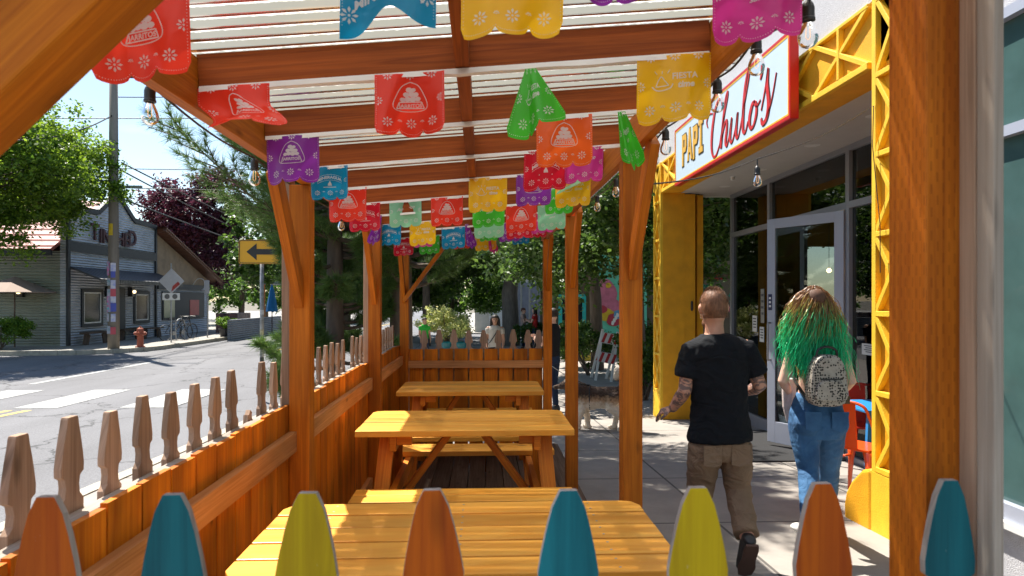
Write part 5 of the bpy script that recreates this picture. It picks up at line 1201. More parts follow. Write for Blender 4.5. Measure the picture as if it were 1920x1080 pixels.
def tree(px, d, zc, rx, rz, tr, ncl, nl, ls, lm, label, cat='tree', bark=None, name='leafy_tree', seed=1, ry=None, off=(0, 0), rcl=(.35, .75), low=None, nb=10, asp=.62, keep=None):
    b = onG(px, d); g = b.z; base = Vector((b.x + off[0], b.y + off[1], g)); t = thing(name, base, label, cat, 'trees around the street' if cat == 'tree' else None)
    np.random.seed(seed); c = (b.x, b.y, g + zc); C, Rr = crown_centers(c, rx, ry or rx, rz, ncl, rcl[0], rcl[1], seed)
    if keep: kk = np.array([keep((p[0] - c[0]) / rx, (p[2] - c[2]) / rz) for p in C]); C = C[kk]; Rr = Rr[kk]
    V, F = leafquads(clump_points(C, Rr, nl, .15), ls, asp); npmesh('crown', V, F, lm, t)
    tk = MB(); rs = random.Random(seed); top = Vector((b.x, b.y, g + zc + rz * .3)); mids = [base + Vector((0, 0, -.3)), base.lerp(top, .3) + Vector((rs.uniform(-.2, .2), 0, 0)), base.lerp(top, .65) + Vector((rs.uniform(-.3, .3), rs.uniform(-.3, .3), 0)), top]
    tk.tube(mids, [tr * 1.15, tr, tr * .6, tr * .15], 12)
    idx = list(range(len(C))); rs.shuffle(idx)
    for i in idx[:nb]:
        e = Vector(C[i]); f = rs.uniform(.30, .75); s = mids[1].lerp(mids[3], f) if f > .3 else mids[1]; m = s.lerp(e, .5) + Vector((rs.uniform(-.3, .3), rs.uniform(-.3, .3), rs.uniform(0, .5)))
        tk.tube([s, m, e], [tr * .32, tr * .2, tr * .05], 6)
    tk.build('trunk', bark or M_BARK, t, smooth=True); return t
tree(-50, 20.5, 6.2, 4.4, 4.5, .22, 1000, 130, .115, L_STREET, 'big bright green street tree with airy crown at the far left', seed=3, off=(-2.0, 0), nb=90, keep=lambda x, z: z > -.25 or x < .62 + z * .38, rcl=(.3, .7))
tree(378, 39, 6.0, 3.3, 5.0, .28, 380, 110, .19, L_PURP, 'dark purple leaved tree behind the annex', seed=5, rcl=(.4, .8), nb=14)
tree(450, 47, 3.4, 4.2, 3.6, .2, 150, 90, .22, L_MID, 'mid green tree low behind the blue umbrella', seed=6, off=(0, 0))
tree(560, 52, 4.5, 5.5, 4.8, .25, 170, 90, .26, L_MID, 'green tree behind the pine at the end of the street', seed=16)
tree(300, 46, 3.6, 3.6, 3.2, .2, 120, 80, .22, L_MID, 'small green tree peeping over the annex roof', seed=26)
tree(960, 30, 6.3, 7.4, 5.3, .36, 800, 95, .22, L_DARK, 'wide dark tree with a thick grey trunk in the middle of the plaza', seed=8, bark=M_BARKG, rcl=(.5, 1.0), nb=26)
tree(800, 28.5, 5.9, 4.4, 4.3, .16, 560, 95, .16, L_DARK, 'dark leafy tree behind the variegated shrub', seed=9, rcl=(.35, .8), nb=20)
tree(1100, 18.5, 5.4, 4.0, 4.3, .17, 560, 100, .15, L_DARK, 'dark leafy tree before the mint building', seed=10, off=(.4, .5), rcl=(.35, .75), nb=20)
tree(1185, 14.0, 4.3, 2.9, 3.4, .13, 520, 110, .11, L_DARK, 'dark leafy tree beside the far yellow column', seed=12, off=(.3, .4), rcl=(.3, .6), nb=20)
tree(1352, 19.0, 4.4, 2.9, 3.3, .14, 240, 90, .13, L_MID, 'green tree seen through the gap beyond the storefront', seed=14, off=(1.5, 1.0))
tree(640, 30, 5.6, 5.2, 5.3, .3, 480, 95, .22, L_DARK, 'large dark tree far behind the pines', seed=15)
tree(850, 37, 2.7, 3.4, 2.6, .12, 240, 90, .2, L_MID, 'low green tree left of the white rendered building', seed=51)
tree(700, 34, 2.4, 3.0, 2.4, .12, 240, 90, .2, L_DARK, 'low dark tree across the road behind the tall pine', seed=52)
tree(500, 60, 2.6, 8, 3.0, .15, 200, 90, .3, L_MID, 'long low green tree row closing the far end of the street', seed=61)
# trees on the near street side, mirrored in the glass doors
tree(-1500, 16, 5.4, 3.6, 3.4, .2, 90, 60, .2, L_MID, 'tree across the street mirrored in the glass', seed=33) if False else None
def pine(x, y, H, r0, zlow, nb, label, seed, tr=.12, lean=(0, 0), ang=None, prof=None):
    rs = random.Random(seed); g = gz(x, y); t = thing('pine_tree', (x, y, g), label, 'pine tree', 'pines behind the pergola')
    tk = MB(); tops = [Vector((x + lean[0] * q, y + lean[1] * q, g - .2 + (H + .2) * q)) for q in (0, .25, .5, .75, 1)]; tk.tube(tops, [tr * 1.2, tr, tr * .75, tr * .45, .02], 12)
    tips = []; dirs = []
    for i in range(nb):
        z = zlow + (H - zlow) * (i + rs.random()) / nb; q = z / H; L_ = r0 * (prof(z) if prof else (1 - .55 * ((z - zlow) / (H - zlow)))) * rs.uniform(.7, 1.1); a = rs.uniform(0, 2 * PI) if not ang else rs.choice(ang) + rs.uniform(-.5, .5)
        o = Vector((x + lean[0] * q, y + lean[1] * q, g + z)); dv = Vector((math.cos(a), math.sin(a), rs.uniform(-.05, .25))); side = Vector((-math.sin(a), math.cos(a), 0))
        pts = [o + dv * (L_ * s) + Vector((0, 0, -.10 * L_ * math.sin(s * PI) + .22 * L_ * s * s)) for s in (0, .25, .5, .75, 1)]
        tk.tube(pts, [tr * .28, tr * .22, tr * .16, tr * .1, .006], 6)
        sp_ = spline([tuple(p) for p in pts], 5)
        for k in range(7, len(sp_)):
            s = Vector(sp_[k]); rem = 1 - k / len(sp_)
            for sd in (-1, 0, 1):
                if sd == 0: 
                    if k == len(sp_) - 1: tips.append(s); dirs.append((dv + Vector((0, 0, .35))).normalized())
                    continue
                l2 = (.25 + .55 * rem) * L_ * rs.uniform(.5, .9) * .6; d2 = (dv * .75 + side * sd * .8 + Vector((0, 0, rs.uniform(0, .3)))).normalized(); e = s + d2 * l2 + Vector((0, 0, .12 * l2))
                tk.tube([s, e], [.009, .004], 4)
                m = max(2, int(l2 / .10))
                for j in range(m): f = (j + 1) / m; tips.append(s.lerp(e, f) + Vector((rs.gauss(0, .015),) * 3)); dirs.append((d2 + Vector((rs.gauss(0, .25), rs.gauss(0, .25), .35 + rs.gauss(0, .2)))).normalized())
    tk.build('trunk', M_BARK, t, smooth=True)
    np.random.seed(seed); T_ = np.array([tuple(v) for v in tips]); D_ = np.array([tuple(v) for v in dirs]); nn = 46; n = len(T_) * nn
    P = np.repeat(T_, nn, 0); Dm = np.repeat(D_, nn, 0); dv = Dm * np.random.uniform(.2, 1.0, (n, 1)) + rv(n) * .62; dv /= np.linalg.norm(dv, axis=1, keepdims=True); L_ = np.random.uniform(.085, .15, (n, 1)); w = np.cross(dv, rv(n)); w /= np.linalg.norm(w, axis=1, keepdims=True) + 1e-9
    P = P + Dm * np.random.uniform(-.03, .03, (n, 1)); V = np.stack([P - w * .003, P + w * .003, P + dv * L_ + w * .0006, P + dv * L_ - w * .0006], 1).reshape(-1, 3); F = np.arange(4 * n).reshape(n, 4); o = npmesh('crown', V, F, L_NEED, t)
    return t, len(tips)
pts_n = 0
pn = atD(628, 500, 8.6); _, k1 = pine(pn.x, pn.y, 7.4, 1.0, .55, 112, 'long needled pine reaching over the fence left of the deck', 21, .11, prof=lambda z: .85 if z < 1.9 else (.85 if z < 2.8 else (1.35 if z < 4.0 else .9)))
pn2 = atD(752, 500, 9.2); _, k2 = pine(pn2.x, pn2.y, 8.8, 1.0, 2.0, 100, 'tall pine with a bare reddish trunk behind the rear left deck corner', 22, .15, prof=lambda z: 1.2 if z < 2.5 else (2.7 if z < 4.2 else 2.6 - .42 * (z - 4.2)))
print('pine tips', k1, k2)
# branch in front of the yellow sign
# shrubs
def shrub(p, rx, rz, ncl, nl, ls, lm, label, seed, name='shrub', rcl=(.1, .22), cat='shrub', group=None):
    t = thing(name, p, label, cat, group); np.random.seed(seed); C, Rr = crown_centers((p[0], p[1], p[2] + rz), rx, rx, rz, ncl, rcl[0], rcl[1], seed); V, F = leafquads(clump_points(C, Rr, nl, .2), ls, .6); npmesh('foliage', V, F, lm, t)
    tk = MB(); rs = random.Random(seed)
    for i in range(9): e = Vector(C[rs.randrange(len(C))]); tk.tube([Vector(p) + Vector((rs.uniform(-.05, .05), 0, 0)), Vector(p).lerp(e, .5) + Vector((0, 0, .1)), e], [.025, .018, .006], 5)
    tk.build('stem', M_BARK, t); return t
p = onG(0, 22.6, .12); shrub(p, .95, .66, 60, 130, .07, L_BRIGHT, 'round green shrub at the far left corner of the pavement', 41, rcl=(.15, .3))
p = onG(423, 31.0, .13); po = thing('plant_pot', p, 'dark pot at the end of the corrugated planter wall', 'pot'); MB().lathe(p, [(.22, 0), (.3, .35), (.32, .38), (.28, .38), (.27, .33)], 14).build('pot', M_DKMET, po); shrub(p + Vector((0, 0, .33)), .5, .34, 30, 90, .08, L_BRIGHT, 'leafy green plant spilling out of the dark pot', 42)
M_TEAL = mat('teal_pot', (.01, .22, .24), .35, .2, coat=.4)
for px, lab in ((836, 'teal glazed pot holding the variegated shrub'), (862, 'teal glazed pot with a blue rimmed handle beside the shrub')):
    q = onG(px, 24); t = thing('plant_pot', q, lab, 'pot', 'teal pots behind the rear fence'); MB().lathe(q, [(.18, 0), (.25, .25), (.27, .46), (.26, .52), (.22, .51), (.21, .42)], 18).build('pot', M_TEAL, t, smooth=True)
    if px == 862: MB().tube(spline([(q.x - .18, q.y, q.z + .5), (q.x - .08, q.y, q.z + .78), (q.x + .08, q.y, q.z + .78), (q.x + .18, q.y, q.z + .5)], 4), .015, 6).build('handle', mat('blue_rope', (.01, .2, .5), .5), t)
q = onG(836, 24, .45); shrub((q.x, q.y, q.z), 1.0, .76, 130, 60, .085, L_VAR, 'cream and green variegated shrub in a teal pot', 43, rcl=(.14, .28))
for px, d, rx, rz, sd, lab in ((1105, 17.5, .95, .75, 45, 'dark green shrub beside the barricade'), (1075, 19.5, .7, .8, 46, 'dark shrub left of the barricade by the teal window'), (1212, 15.3, .7, .9, 47, 'dark shrub right of the barricade'), (1210, 13.0, .5, .8, 48, 'dark shrub against the far yellow column'), (1000, 27, .8, .7, 49, 'green shrub behind the standing group')):
    q = onG(px, d); shrub(q, rx, rz, 55, 90, .085, L_DARK, lab, sd, rcl=(.15, .3))
# hedge of bamboo-like plant near white building
# ------------------------------------------------------------------ people and dog
def V3(*a): return Vector(a)
def skin(name, c, c2=None): return mat(name, c, .5, .12, scale=18, c2=c2)
S_LIGHT = skin('light_skin', (.72, .44, .33)); S_MID = skin('mid_skin', (.42, .22, .14))
def tattoo_skin():
    m, t, b = nodes('tattooed_skin'); L = t.links.new; tc = N(t, 'ShaderNodeTexCoord'); n = N(t, 'ShaderNodeTexNoise'); setin(n, Scale=13, Detail=4, Distortion=2.2); L(tc.outputs['Object'], n.inputs[0])
    r = N(t, 'ShaderNodeValToRGB'); r.color_ramp.elements[0].position = .47; r.color_ramp.elements[1].position = .53; L(n.outputs[0], r.inputs[0])
    sp = N(t, 'ShaderNodeSeparateXYZ'); L(tc.outputs['Object'], sp.inputs[0]); lt = N(t, 'ShaderNodeMath', operation='LESS_THAN'); L(sp.outputs[2], lt.inputs[0]); lt.inputs[1].default_value = 1.40
    gt = N(t, 'ShaderNodeMath', operation='GREATER_THAN'); L(sp.outputs[2], gt.inputs[0]); gt.inputs[1].default_value = .83; mm = N(t, 'ShaderNodeMath', operation='MULTIPLY'); L(lt.outputs[0], mm.inputs[0]); L(gt.outputs[0], mm.inputs[1])
    iv = N(t, 'ShaderNodeMath', operation='SUBTRACT'); iv.inputs[0].default_value = 1; L(r.outputs[0], iv.inputs[1]); m2 = N(t, 'ShaderNodeMath', operation='MULTIPLY'); L(iv.outputs[0], m2.inputs[0]); L(mm.outputs[0], m2.inputs[1]); m3 = N(t, 'ShaderNodeMath', operation='MULTIPLY'); L(m2.outputs[0], m3.inputs[0]); m3.inputs[1].default_value = .8
    mx_ = N(t, 'ShaderNodeMix', data_type='RGBA'); L(m3.outputs[0], mx_.inputs[0]); mx_.inputs[6].default_value = (.56, .29, .20, 1); mx_.inputs[7].default_value = (.07, .06, .07, 1); L(mx_.outputs[2], b.inputs['Base Color']); setin(b, Roughness=.5); return m
def cloth(name, c, fold=.5, c2=None, var=.15, scale=5, rough=.85): 
    if name in MATS: return MATS[name]
    m = mat(name, c, rough, var, scale=scale, c2=c2); t = m.node_tree; b = t.nodes['Principled BSDF']; tc = N(t, 'ShaderNodeTexCoord'); n = N(t, 'ShaderNodeTexNoise'); setin(n, Scale=7, Detail=3, Distortion=1.2)
    mp = N(t, 'ShaderNodeMapping'); mp.inputs['Scale'].default_value = (1, 1, 1.6); t.links.new(tc.outputs['Object'], mp.inputs[0]); t.links.new(mp.outputs[0], n.inputs[0]); bp = N(t, 'ShaderNodeBump'); bp.inputs['Strength'].default_value = fold; bp.inputs['Distance'].default_value = .04
    t.links.new(n.outputs[0], bp.inputs['Height']); t.links.new(bp.outputs[0], b.inputs['Normal']); b.inputs['Specular IOR Level'].default_value = .2; return m
def jeans():
    m, t, b = nodes('faded_denim'); L = t.links.new; tc = N(t, 'ShaderNodeTexCoord'); n = N(t, 'ShaderNodeTexNoise'); setin(n, Scale=4.5, Detail=6); L(tc.outputs['Object'], n.inputs[0]); r = N(t, 'ShaderNodeValToRGB')
    r.color_ramp.elements[0].position = .35; r.color_ramp.elements[1].position = .72; r.color_ramp.elements[0].color = (.015, .065, .165, 1); r.color_ramp.elements[1].color = (.055, .17, .34, 1); L(n.outputs[0], r.inputs[0]); L(r.outputs[0], b.inputs['Base Color']); setin(b, Roughness=.85)
    n2 = N(t, 'ShaderNodeTexNoise'); setin(n2, Scale=9, Detail=4, Distortion=1.5); L(tc.outputs['Object'], n2.inputs[0]); bp = N(t, 'ShaderNodeBump'); bp.inputs['Strength'].default_value = .5; bp.inputs['Distance'].default_value = .03; L(n2.outputs[0], bp.inputs['Height']); L(bp.outputs[0], b.inputs['Normal']); return m
def ring(c, ax, ay, a, b): return (Vector(c), ax, ay, a, b)
def head_rings(mb, c, f, k=1.0, up=None):
    """c = head centre, f = face direction"""
    u = (up or V3(0, 0, 1)).normalized(); f = (f - u * f.dot(u)).normalized(); r = f.cross(u)
    prof = [(-.118, .020, .024, .040), (-.112, .040, .046, .036), (-.095, .052, .066, .020), (-.07, .062, .082, .010), (-.04, .070, .092, .004), (-.01, .075, .097, 0), (.02, .077, .099, -.002), (.05, .075, .097, -.004), (.08, .066, .086, -.006), (.102, .048, .064, -.006), (.116, .022, .030, -.006)]
    mb.rings([(c + u * (h * k) + f * (o * k), r, f, a * k, b * k) for h, a, b, o in prof], 20)
    mb.rings([(c + f * (.088 * k) + u * (.02 * k), r, f, .010 * k, .010 * k), (c + f * (.108 * k) + u * (-.018 * k), r, f, .016 * k, .014 * k), (c + f * (.092 * k) + u * (-.035 * k), r, f, .014 * k, .012 * k)], 8)
    for s in (-1, 1): mb.rings([(c + r * s * .076 * k + u * (-.030 * k) - f * .002, f, r, .009 * k, .008 * k), (c + r * s * .083 * k + u * (-.008 * k) - f * .004, f, r, .017 * k, .010 * k), (c + r * s * .084 * k + u * (.016 * k) - f * .004, f, r, .018 * k, .010 * k), (c + r * s * .078 * k + u * (.032 * k), f, r, .010 * k, .007 * k)], 10)
    return r, f, u
def hand(mb, w, d, n, k=1.0, side=1, curl=.5):
    """w wrist, d direction, n palm normal, side: thumb side sign along d x n"""
    d = d.normalized(); n = (n - d * n.dot(d)).normalized(); t = d.cross(n) * side
    mb.rings([(w - d * .02 * k, t, n, .025 * k, .020 * k), (w + d * .01 * k, t, n, .027 * k, .018 * k), (w + d * .045 * k, t, n, .038 * k, .015 * k), (w + d * .085 * k, t, n, .039 * k, .013 * k), (w + d * .095 * k, t, n, .036 * k, .011 * k)], 12)
    for i, (o, L_) in enumerate(((.028, .070), (.0095, .078), (-.009, .073), (-.027, .058))):
        b = w + d * .088 * k + t * o * k; a = curl * (1 + .12 * i); p = [b]; dd = d
        for s in (.42, .32, .26):
            dd = (dd * math.cos(a) + n * math.sin(a)).normalized(); nn_ = (n * math.cos(a) - d * math.sin(a)); p.append(p[-1] + dd * L_ * s * k); a *= .9
        mb.tube(p, [.0095 * k, .009 * k, .008 * k, .007 * k], 8, round_=True)
    b = w + d * .025 * k + t * .026 * k; p1 = b + (d * .6 + t * .75 + n * .2).normalized() * .04 * k; p2 = p1 + (d * .85 + t * .25 + n * .35).normalized() * .032 * k; mb.tube([b, p1, p2], [.013 * k, .011 * k, .009 * k], 8, round_=True)
def torso(mb, J, k, prof, r, f):
    """prof: list of (t along spine pelvis->neck, half width, half depth, forward offset)"""
    sp = spline([tuple(J[x]) for x in ('pelvis', 'waist', 'chest', 'neck')], 8); n = len(sp) - 1; R_ = []
    for t, a, b, o in prof:
        q = t * n; i = min(n - 1, int(q)); c = Vector(sp[i]).lerp(Vector(sp[i + 1]), q - i) if t <= 1 else Vector(sp[-1]) 
        R_.append((c + f * o * k, r, f, a * k, b * k))
    mb.rings(R_, 24)
def humanoid(root, J, k, skin_m, vox, tors, arms, legs, face=True):
    """continuous body: head, neck, torso, arms with hands, legs"""
    r = (J['shR'] - J['shL']).normalized(); f = V3(0, 0, 1).cross(r).normalized(); b = MB()
    hr, hf, hu = head_rings(b, J['head'], J.get('face', f), k * 1.02, J['head'] - J['neck'])
    b.tube([J['neck'] - V3(0, 0, .05 * k), J['neck'] + (J['head'] - J['neck']) * .35, J['head'] - hu * .06 * k - hf * .01], [.064 * k, .056 * k, .057 * k], 14)
    torso(b, J, k, tors, r, f)
    for s in 'LR':
        a = arms; b.tube([J['sh' + s], J['sh' + s].lerp(J['el' + s], .5), J['el' + s], J['el' + s].lerp(J['wr' + s], .35), J['wr' + s]], [x * k for x in a], 14, round_=True)
        d = (J['wr' + s] - J['el' + s]).normalized(); pn = J.get('palm' + s, r * (1 if s == 'L' else -1)); hand(b, J['wr' + s], J.get('hd' + s, d), pn, k, J.get('th' + s, 1 if s == 'L' else -1), J.get('curl' + s, .45))
        b.tube([J['hip' + s], J['hip' + s].lerp(J['kn' + s], .5), J['kn' + s], J['kn' + s].lerp(J['an' + s], .35), J['an' + s]], [x * k for x in legs], 14, round_=True)
    o = remesh(b.build('body', skin_m, root, smooth=True), vox, 3); return o, r, f
def foot(mb, an, toe, k, h=.0):
    d = (toe - an); d.normalize(); 
    hx = V3(0, 0, 1).cross(d)
    if hx.length < .01: hx = V3(1, 0, 0)
    hx.normalize(); u = d.cross(hx).normalized()
    pts = [(-.07, .030, .030, -.03), (-.05, .040, .055, -.015), (0, .043, .062, -.005), (.06, .046, .050, -.02), (.13, .052, .034, -.035), (.18, .048, .027, -.040), (.205, .030, .018, -.043)]
    mb.rings([(an + d * a * k + u * o * k, hx, u, w * k, hh * k) for a, w, hh, o in pts], 14)
def sleeve(mb, a, b, ra, rb, t0=-.0, t1=.6, n=14):
    d = b - a; mb.tube([a + d * t0, a + d * (t0 + t1) * .5, a + d * t1], [ra, (ra + rb) / 2, rb], n, round_=False)
def eyes(root, J, k, f):
    hf = J.get('face', f).normalized(); r = hf.cross(V3(0, 0, 1)).normalized(); m = MB()
    for s in (-1, 1): m.ball(J['head'] + hf * .090 * k + r * s * .032 * k + V3(0, 0, .012 * k), .009 * k, n=8, m=6)
    m.build('eyes', M_BLACK, root); m = MB(); m.rings([(J['head'] + hf * .095 * k + V3(0, 0, -.062 * k), r, hf, .022 * k, .006 * k), (J['head'] + hf * .094 * k + V3(0, 0, -.070 * k), r, hf, .018 * k, .006 * k)], 8); m.build('lips', mat('lips', (.35, .10, .09), .5), root)
# ---- man in black T shirt
DM = 4.17
def pm(px, py, d=DM): return atD(px, py, d)
base = onG(1372, DM, .02); man = thing('person', base, 'walking man in black T-shirt and brown trousers with tattooed arms, seen from behind', 'person')
J = {'head': pm(1338, 579), 'neck': pm(1340, 627), 'chest': pm(1345, 690, DM + .0), 'waist': pm(1349, 775), 'pelvis': pm(1350, 828),
     'shL': pm(1297, 656), 'shR': pm(1395, 652), 'elL': pm(1284, 733, DM - .02), 'wrL': pm(1262, 765, DM + .10), 'elR': pm(1425, 724, DM + .02), 'wrR': pm(1400, 735, DM + .26),
     'hipL': pm(1322, 838), 'hipR': pm(1378, 838), 'knL': pm(1312, 930, DM + .12), 'anL': pm(1316, 1030, DM + .22), 'knR': pm(1384, 920, DM + .02), 'anR': pm(1401, 1010, DM - .22)}
J['face'] = V3(.10, 1, 0); J['hdL'] = V3(-.75, .6, -.35); J['palmL'] = V3(.3, .3, -1); J['thL'] = 1; J['curlL'] = .5
T_M = [(-.0, .15, .10, 0), (.2, .155, .10, 0), (.4, .15, .10, 0), (.6, .165, .115, .0), (.78, .175, .115, 0), (.9, .15, .095, 0), (1, .07, .07, 0)]
S_TAT = tattoo_skin(); k = 1.0
body, r_, f_ = humanoid(man, J, k, S_TAT, .0065, T_M, (.056, .050, .042, .042, .029), (.085, .075, .055, .055, .042))
C_BLK = cloth('black_cotton', (.008, .0095, .013), .55, var=.3); C_TAN = cloth('brown_trousers', (.25, .165, .105), .9, var=.2)
sh = MB(); torso(sh, J, k, [(.03, .200, .142, 0), (.08, .202, .144, 0), (.25, .186, .130, 0), (.42, .170, .122, 0), (.62, .186, .130, -.004), (.78, .196, .128, -.006), (.88, .178, .115, -.006), (.95, .13, .095, -.004), (1.0, .085, .080, 0), (1.0, .070, .07, 0)], r_, f_)
for s in 'LR': sh.tube([J['sh' + s] - r_ * (.05 if s == 'R' else -.05) + V3(0, 0, .01), J['sh' + s] + V3(0, 0, -.005), J['sh' + s].lerp(J['el' + s], .42), J['sh' + s].lerp(J['el' + s], .68)], [.062, .074, .078, .080], 16)
folds(remesh(sh.build('t_shirt', C_BLK, man, smooth=True), .008, 3), .009, 7.5, 2)
def pants(mb, J, k, r, f, hips, leg, hem, extra=()):
    sp = J['pelvis']; w = J['waist']; top = sp.lerp(w, .5)
    mb.rings([(top, r, f, hips[0] * .94 * k, hips[1] * .92 * k), (sp + V3(0, 0, .01), r, f, hips[2] * k, hips[3] * k), (sp + V3(0, 0, -.06 * k), r, f, hips[2] * k, hips[3] * .98 * k), (sp + V3(0, 0, -.11 * k), r, f, hips[2] * .9 * k, hips[3] * .85 * k)], 24)
    for s in 'LR':
        a, b, c = J['hip' + s], J['kn' + s], J['an' + s]; pts = [a + V3(0, 0, .02), a.lerp(b, .25), a.lerp(b, .6), b, b.lerp(c, .35), b.lerp(c, .75), b.lerp(c, hem)]; mb.tube(pts, [q * k for q in leg], 18, round_=False)
pt = MB(); pants(pt, J, k, r_, f_, (.160, .118, .178, .128), (.098, .102, .090, .076, .074, .070, .074), .93)
folds(remesh(pt.build('trousers', C_TAN, man, smooth=True), .008, 3), .010, 8.0, 5)
# wrinkles and pockets on the trousers
pk = MB()
for s in (-1, 1): c = J['pelvis'] + r_ * s * .085 - f_ * .128 + V3(0, 0, -.045); pk.prism([(-.055, -.07), (0, -.085), (.055, -.07), (.055, .05), (-.055, .05)], c + f_ * -.001, r_, V3(0, 0, 1), -f_, .004)
pk.build('back_pocket', C_TAN, man, bev=.002)
for s, side in (('L', -1), ('R', 1)):
    fm = MB(); toe = J['an' + s] + (V3(.05, .55, -.84) if s == 'R' else V3(-.05, .98, -.1)); foot(fm, J['an' + s] + (V3(0, 0, -.02)), toe, 1.0); so_ = remesh(fm.build('shoe', mat('black_leather', (.02, .018, .017), .4, .3), man, smooth=True), .006, 2)
d_ = V3(.05, .55, -.84).normalized(); hx = V3(0, 0, 1).cross(d_).normalized(); uu = d_.cross(hx).normalized(); sl_ = MB()
sl_.prism([(-.035, -.07), (.035, -.07), (.043, -.02), (.040, .06), (.052, .14), (.040, .20), (0, .215), (-.040, .20), (-.052, .14), (-.040, .06), (-.043, -.02)], J['anR'] + V3(0, 0, -.02) - uu * .066, hx, d_, -uu, .016); sl_.build('sole', mat('brown_sole', (.10, .05, .035), .7, .3), man, bev=.003)
# hair: short fade
def hairmat(name, c1, c2):
    m, t, b = nodes(name); L = t.links.new; tc = N(t, 'ShaderNodeTexCoord'); n = N(t, 'ShaderNodeTexNoise'); setin(n, Scale=90, Detail=4); mp = N(t, 'ShaderNodeMapping'); mp.inputs['Scale'].default_value = (1, 1, .3); L(tc.outputs['Object'], mp.inputs[0]); L(mp.outputs[0], n.inputs[0])
    r = N(t, 'ShaderNodeValToRGB'); r.color_ramp.elements[0].position = .35; r.color_ramp.elements[1].position = .65; r.color_ramp.elements[0].color = rgba(c2); r.color_ramp.elements[1].color = rgba(c1); L(n.outputs[0], r.inputs[0]); L(r.outputs[0], b.inputs['Base Color']); setin(b, Roughness=.6)
    bp = N(t, 'ShaderNodeBump'); bp.inputs['Strength'].default_value = .6; bp.inputs['Distance'].default_value = .006; L(n.outputs[0], bp.inputs['Height']); L(bp.outputs[0], b.inputs['Normal']); return m
def cap(root, J, m, k, lo, thick, name='hair'):
    hf = J['face'].normalized(); u = (J['head'] - J['neck']).normalized(); hf = (hf - u * hf.dot(u)).normalized(); r = hf.cross(u); mb = MB()
    prof = [(-.055, .064, .080, .0), (-.03, .072, .090, -.008), (-.0, .077, .096, -.010), (.03, .079, .099, -.008), (.06, .075, .095, -.008), (.085, .066, .085, -.008), (.106, .050, .066, -.008), (.120, .026, .034, -.008), (.124, .004, .004, -.008)]
    mb.rings([(J['head'] + u * h * k + hf * (o - (.012 if h < .04 else 0)) * k, r, hf, (a + thick) * k, (b + thick - (.014 if h < .04 else 0)) * k) for h, a, b, o in prof if h >= lo], 20); return mb.build(name, m, root, smooth=True)
H_FADE = hairmat('clipped_hair', (.26, .12, .06), (.14, .06, .03)); H_TOP = hairmat('brown_hair', (.20, .09, .04), (.08, .035, .018))
cap(man, J, H_FADE, 1.02, -.056, .002, 'clipped_hair'); 
def fuzz(root, J, m, n, lo, hi, ln, seed):
    rs = random.Random(seed); hb_ = MB(); hf = J['face'].normalized(); u = (J['head'] - J['neck']).normalized(); r = hf.cross(u)
    for _ in range(n):
        th = rs.uniform(-PI, PI)
        if abs(th) < .5: continue
        z = rs.uniform(lo, hi); q = math.sqrt(max(.02, 1 - (z / .128) ** 2)) if z > 0 else 1
        dn = (r * math.sin(th) * .080 + hf * math.cos(th) * .097) * q; p = J['head'] + dn + u * z - hf * .008; nrm = (dn + u * max(0, z) * .9).normalized()
        l = ln * rs.uniform(.6, 1.2) * (1 + max(0, z) * 8); d = (nrm + u * rs.uniform(-.5, .2) + r * rs.gauss(0, .3)).normalized(); s = nrm.cross(d + V3(.01, .02, .03)).normalized() * .0011; hb_.add([p - s, p + s, p + d * l], [(0, 1, 2)])
    return hb_.build('hair_strands', m, root)
fuzz(man, J, H_TOP, 9000, .035, .127, .010, 3); fuzz(man, J, H_FADE, 3500, -.06, .05, .005, 4)
bm_ = MB(); hf = J['face'].normalized(); bm_.ball(J['head'] + hf * .06 + V3(0, 0, -.092), .060, .055, .045, 14, 8); bm_.build('beard', H_TOP, man, smooth=True)
# ---- woman with green hair
DW = 4.42
def pw_(px, py, d=DW): return atD(px, py, d)
base = onG(1535, DW, .02); wo = thing('person', base, 'walking woman with long brown to green hair, blue jeans and a speckled mini backpack', 'person')
J = {'head': pw_(1524, 573), 'neck': pw_(1530, 622), 'chest': pw_(1532, 680), 'waist': pw_(1532, 735), 'pelvis': pw_(1531, 785),
     'shL': pw_(1492, 644), 'shR': pw_(1573, 644), 'elL': pw_(1468, 715, DW - .02), 'wrL': pw_(1478, 733, DW + .20), 'elR': pw_(1596, 716, DW), 'wrR': pw_(1572, 738, DW + .22),
     'hipL': pw_(1508, 800), 'hipR': pw_(1556, 800), 'knL': pw_(1516, 885, DW - .05), 'anL': pw_(1517, 985, DW - .28), 'knR': pw_(1555, 880, DW + .16), 'anR': pw_(1553, 960, DW + .42), 'face': V3(-.05, 1, -.08)}
J['hdL'] = V3(.35, .6, .2); J['palmL'] = V3(.8, -.2, .3)
T_W = [(0, .150, .105, 0), (.12, .150, .105, 0), (.35, .122, .088, 0), (.5, .120, .088, 0), (.68, .138, .105, .01), (.82, .146, .095, 0), (.92, .12, .075, 0), (1, .055, .055, 0)]
body, r_, f_ = humanoid(wo, J, .98, S_LIGHT, .0065, T_W, (.046, .040, .034, .033, .023), (.092, .075, .050, .050, .034))
def floral():
    m, t, b = nodes('floral_cloth'); L = t.links.new; tc = N(t, 'ShaderNodeTexCoord'); n = N(t, 'ShaderNodeTexNoise'); setin(n, Scale=22, Detail=2, Distortion=1.5); L(tc.outputs['Object'], n.inputs[0]); r = N(t, 'ShaderNodeValToRGB'); r.color_ramp.interpolation = 'CONSTANT'
    e = r.color_ramp.elements; e[0].color = (.015, .015, .015, 1); e[1].position = .52; e[1].color = (.75, .38, .02, 1); x = r.color_ramp.elements.new(.62); x.color = (.35, .12, .02, 1); L(n.outputs[0], r.inputs[0]); L(r.outputs[0], b.inputs['Base Color']); setin(b, Roughness=.8); return m
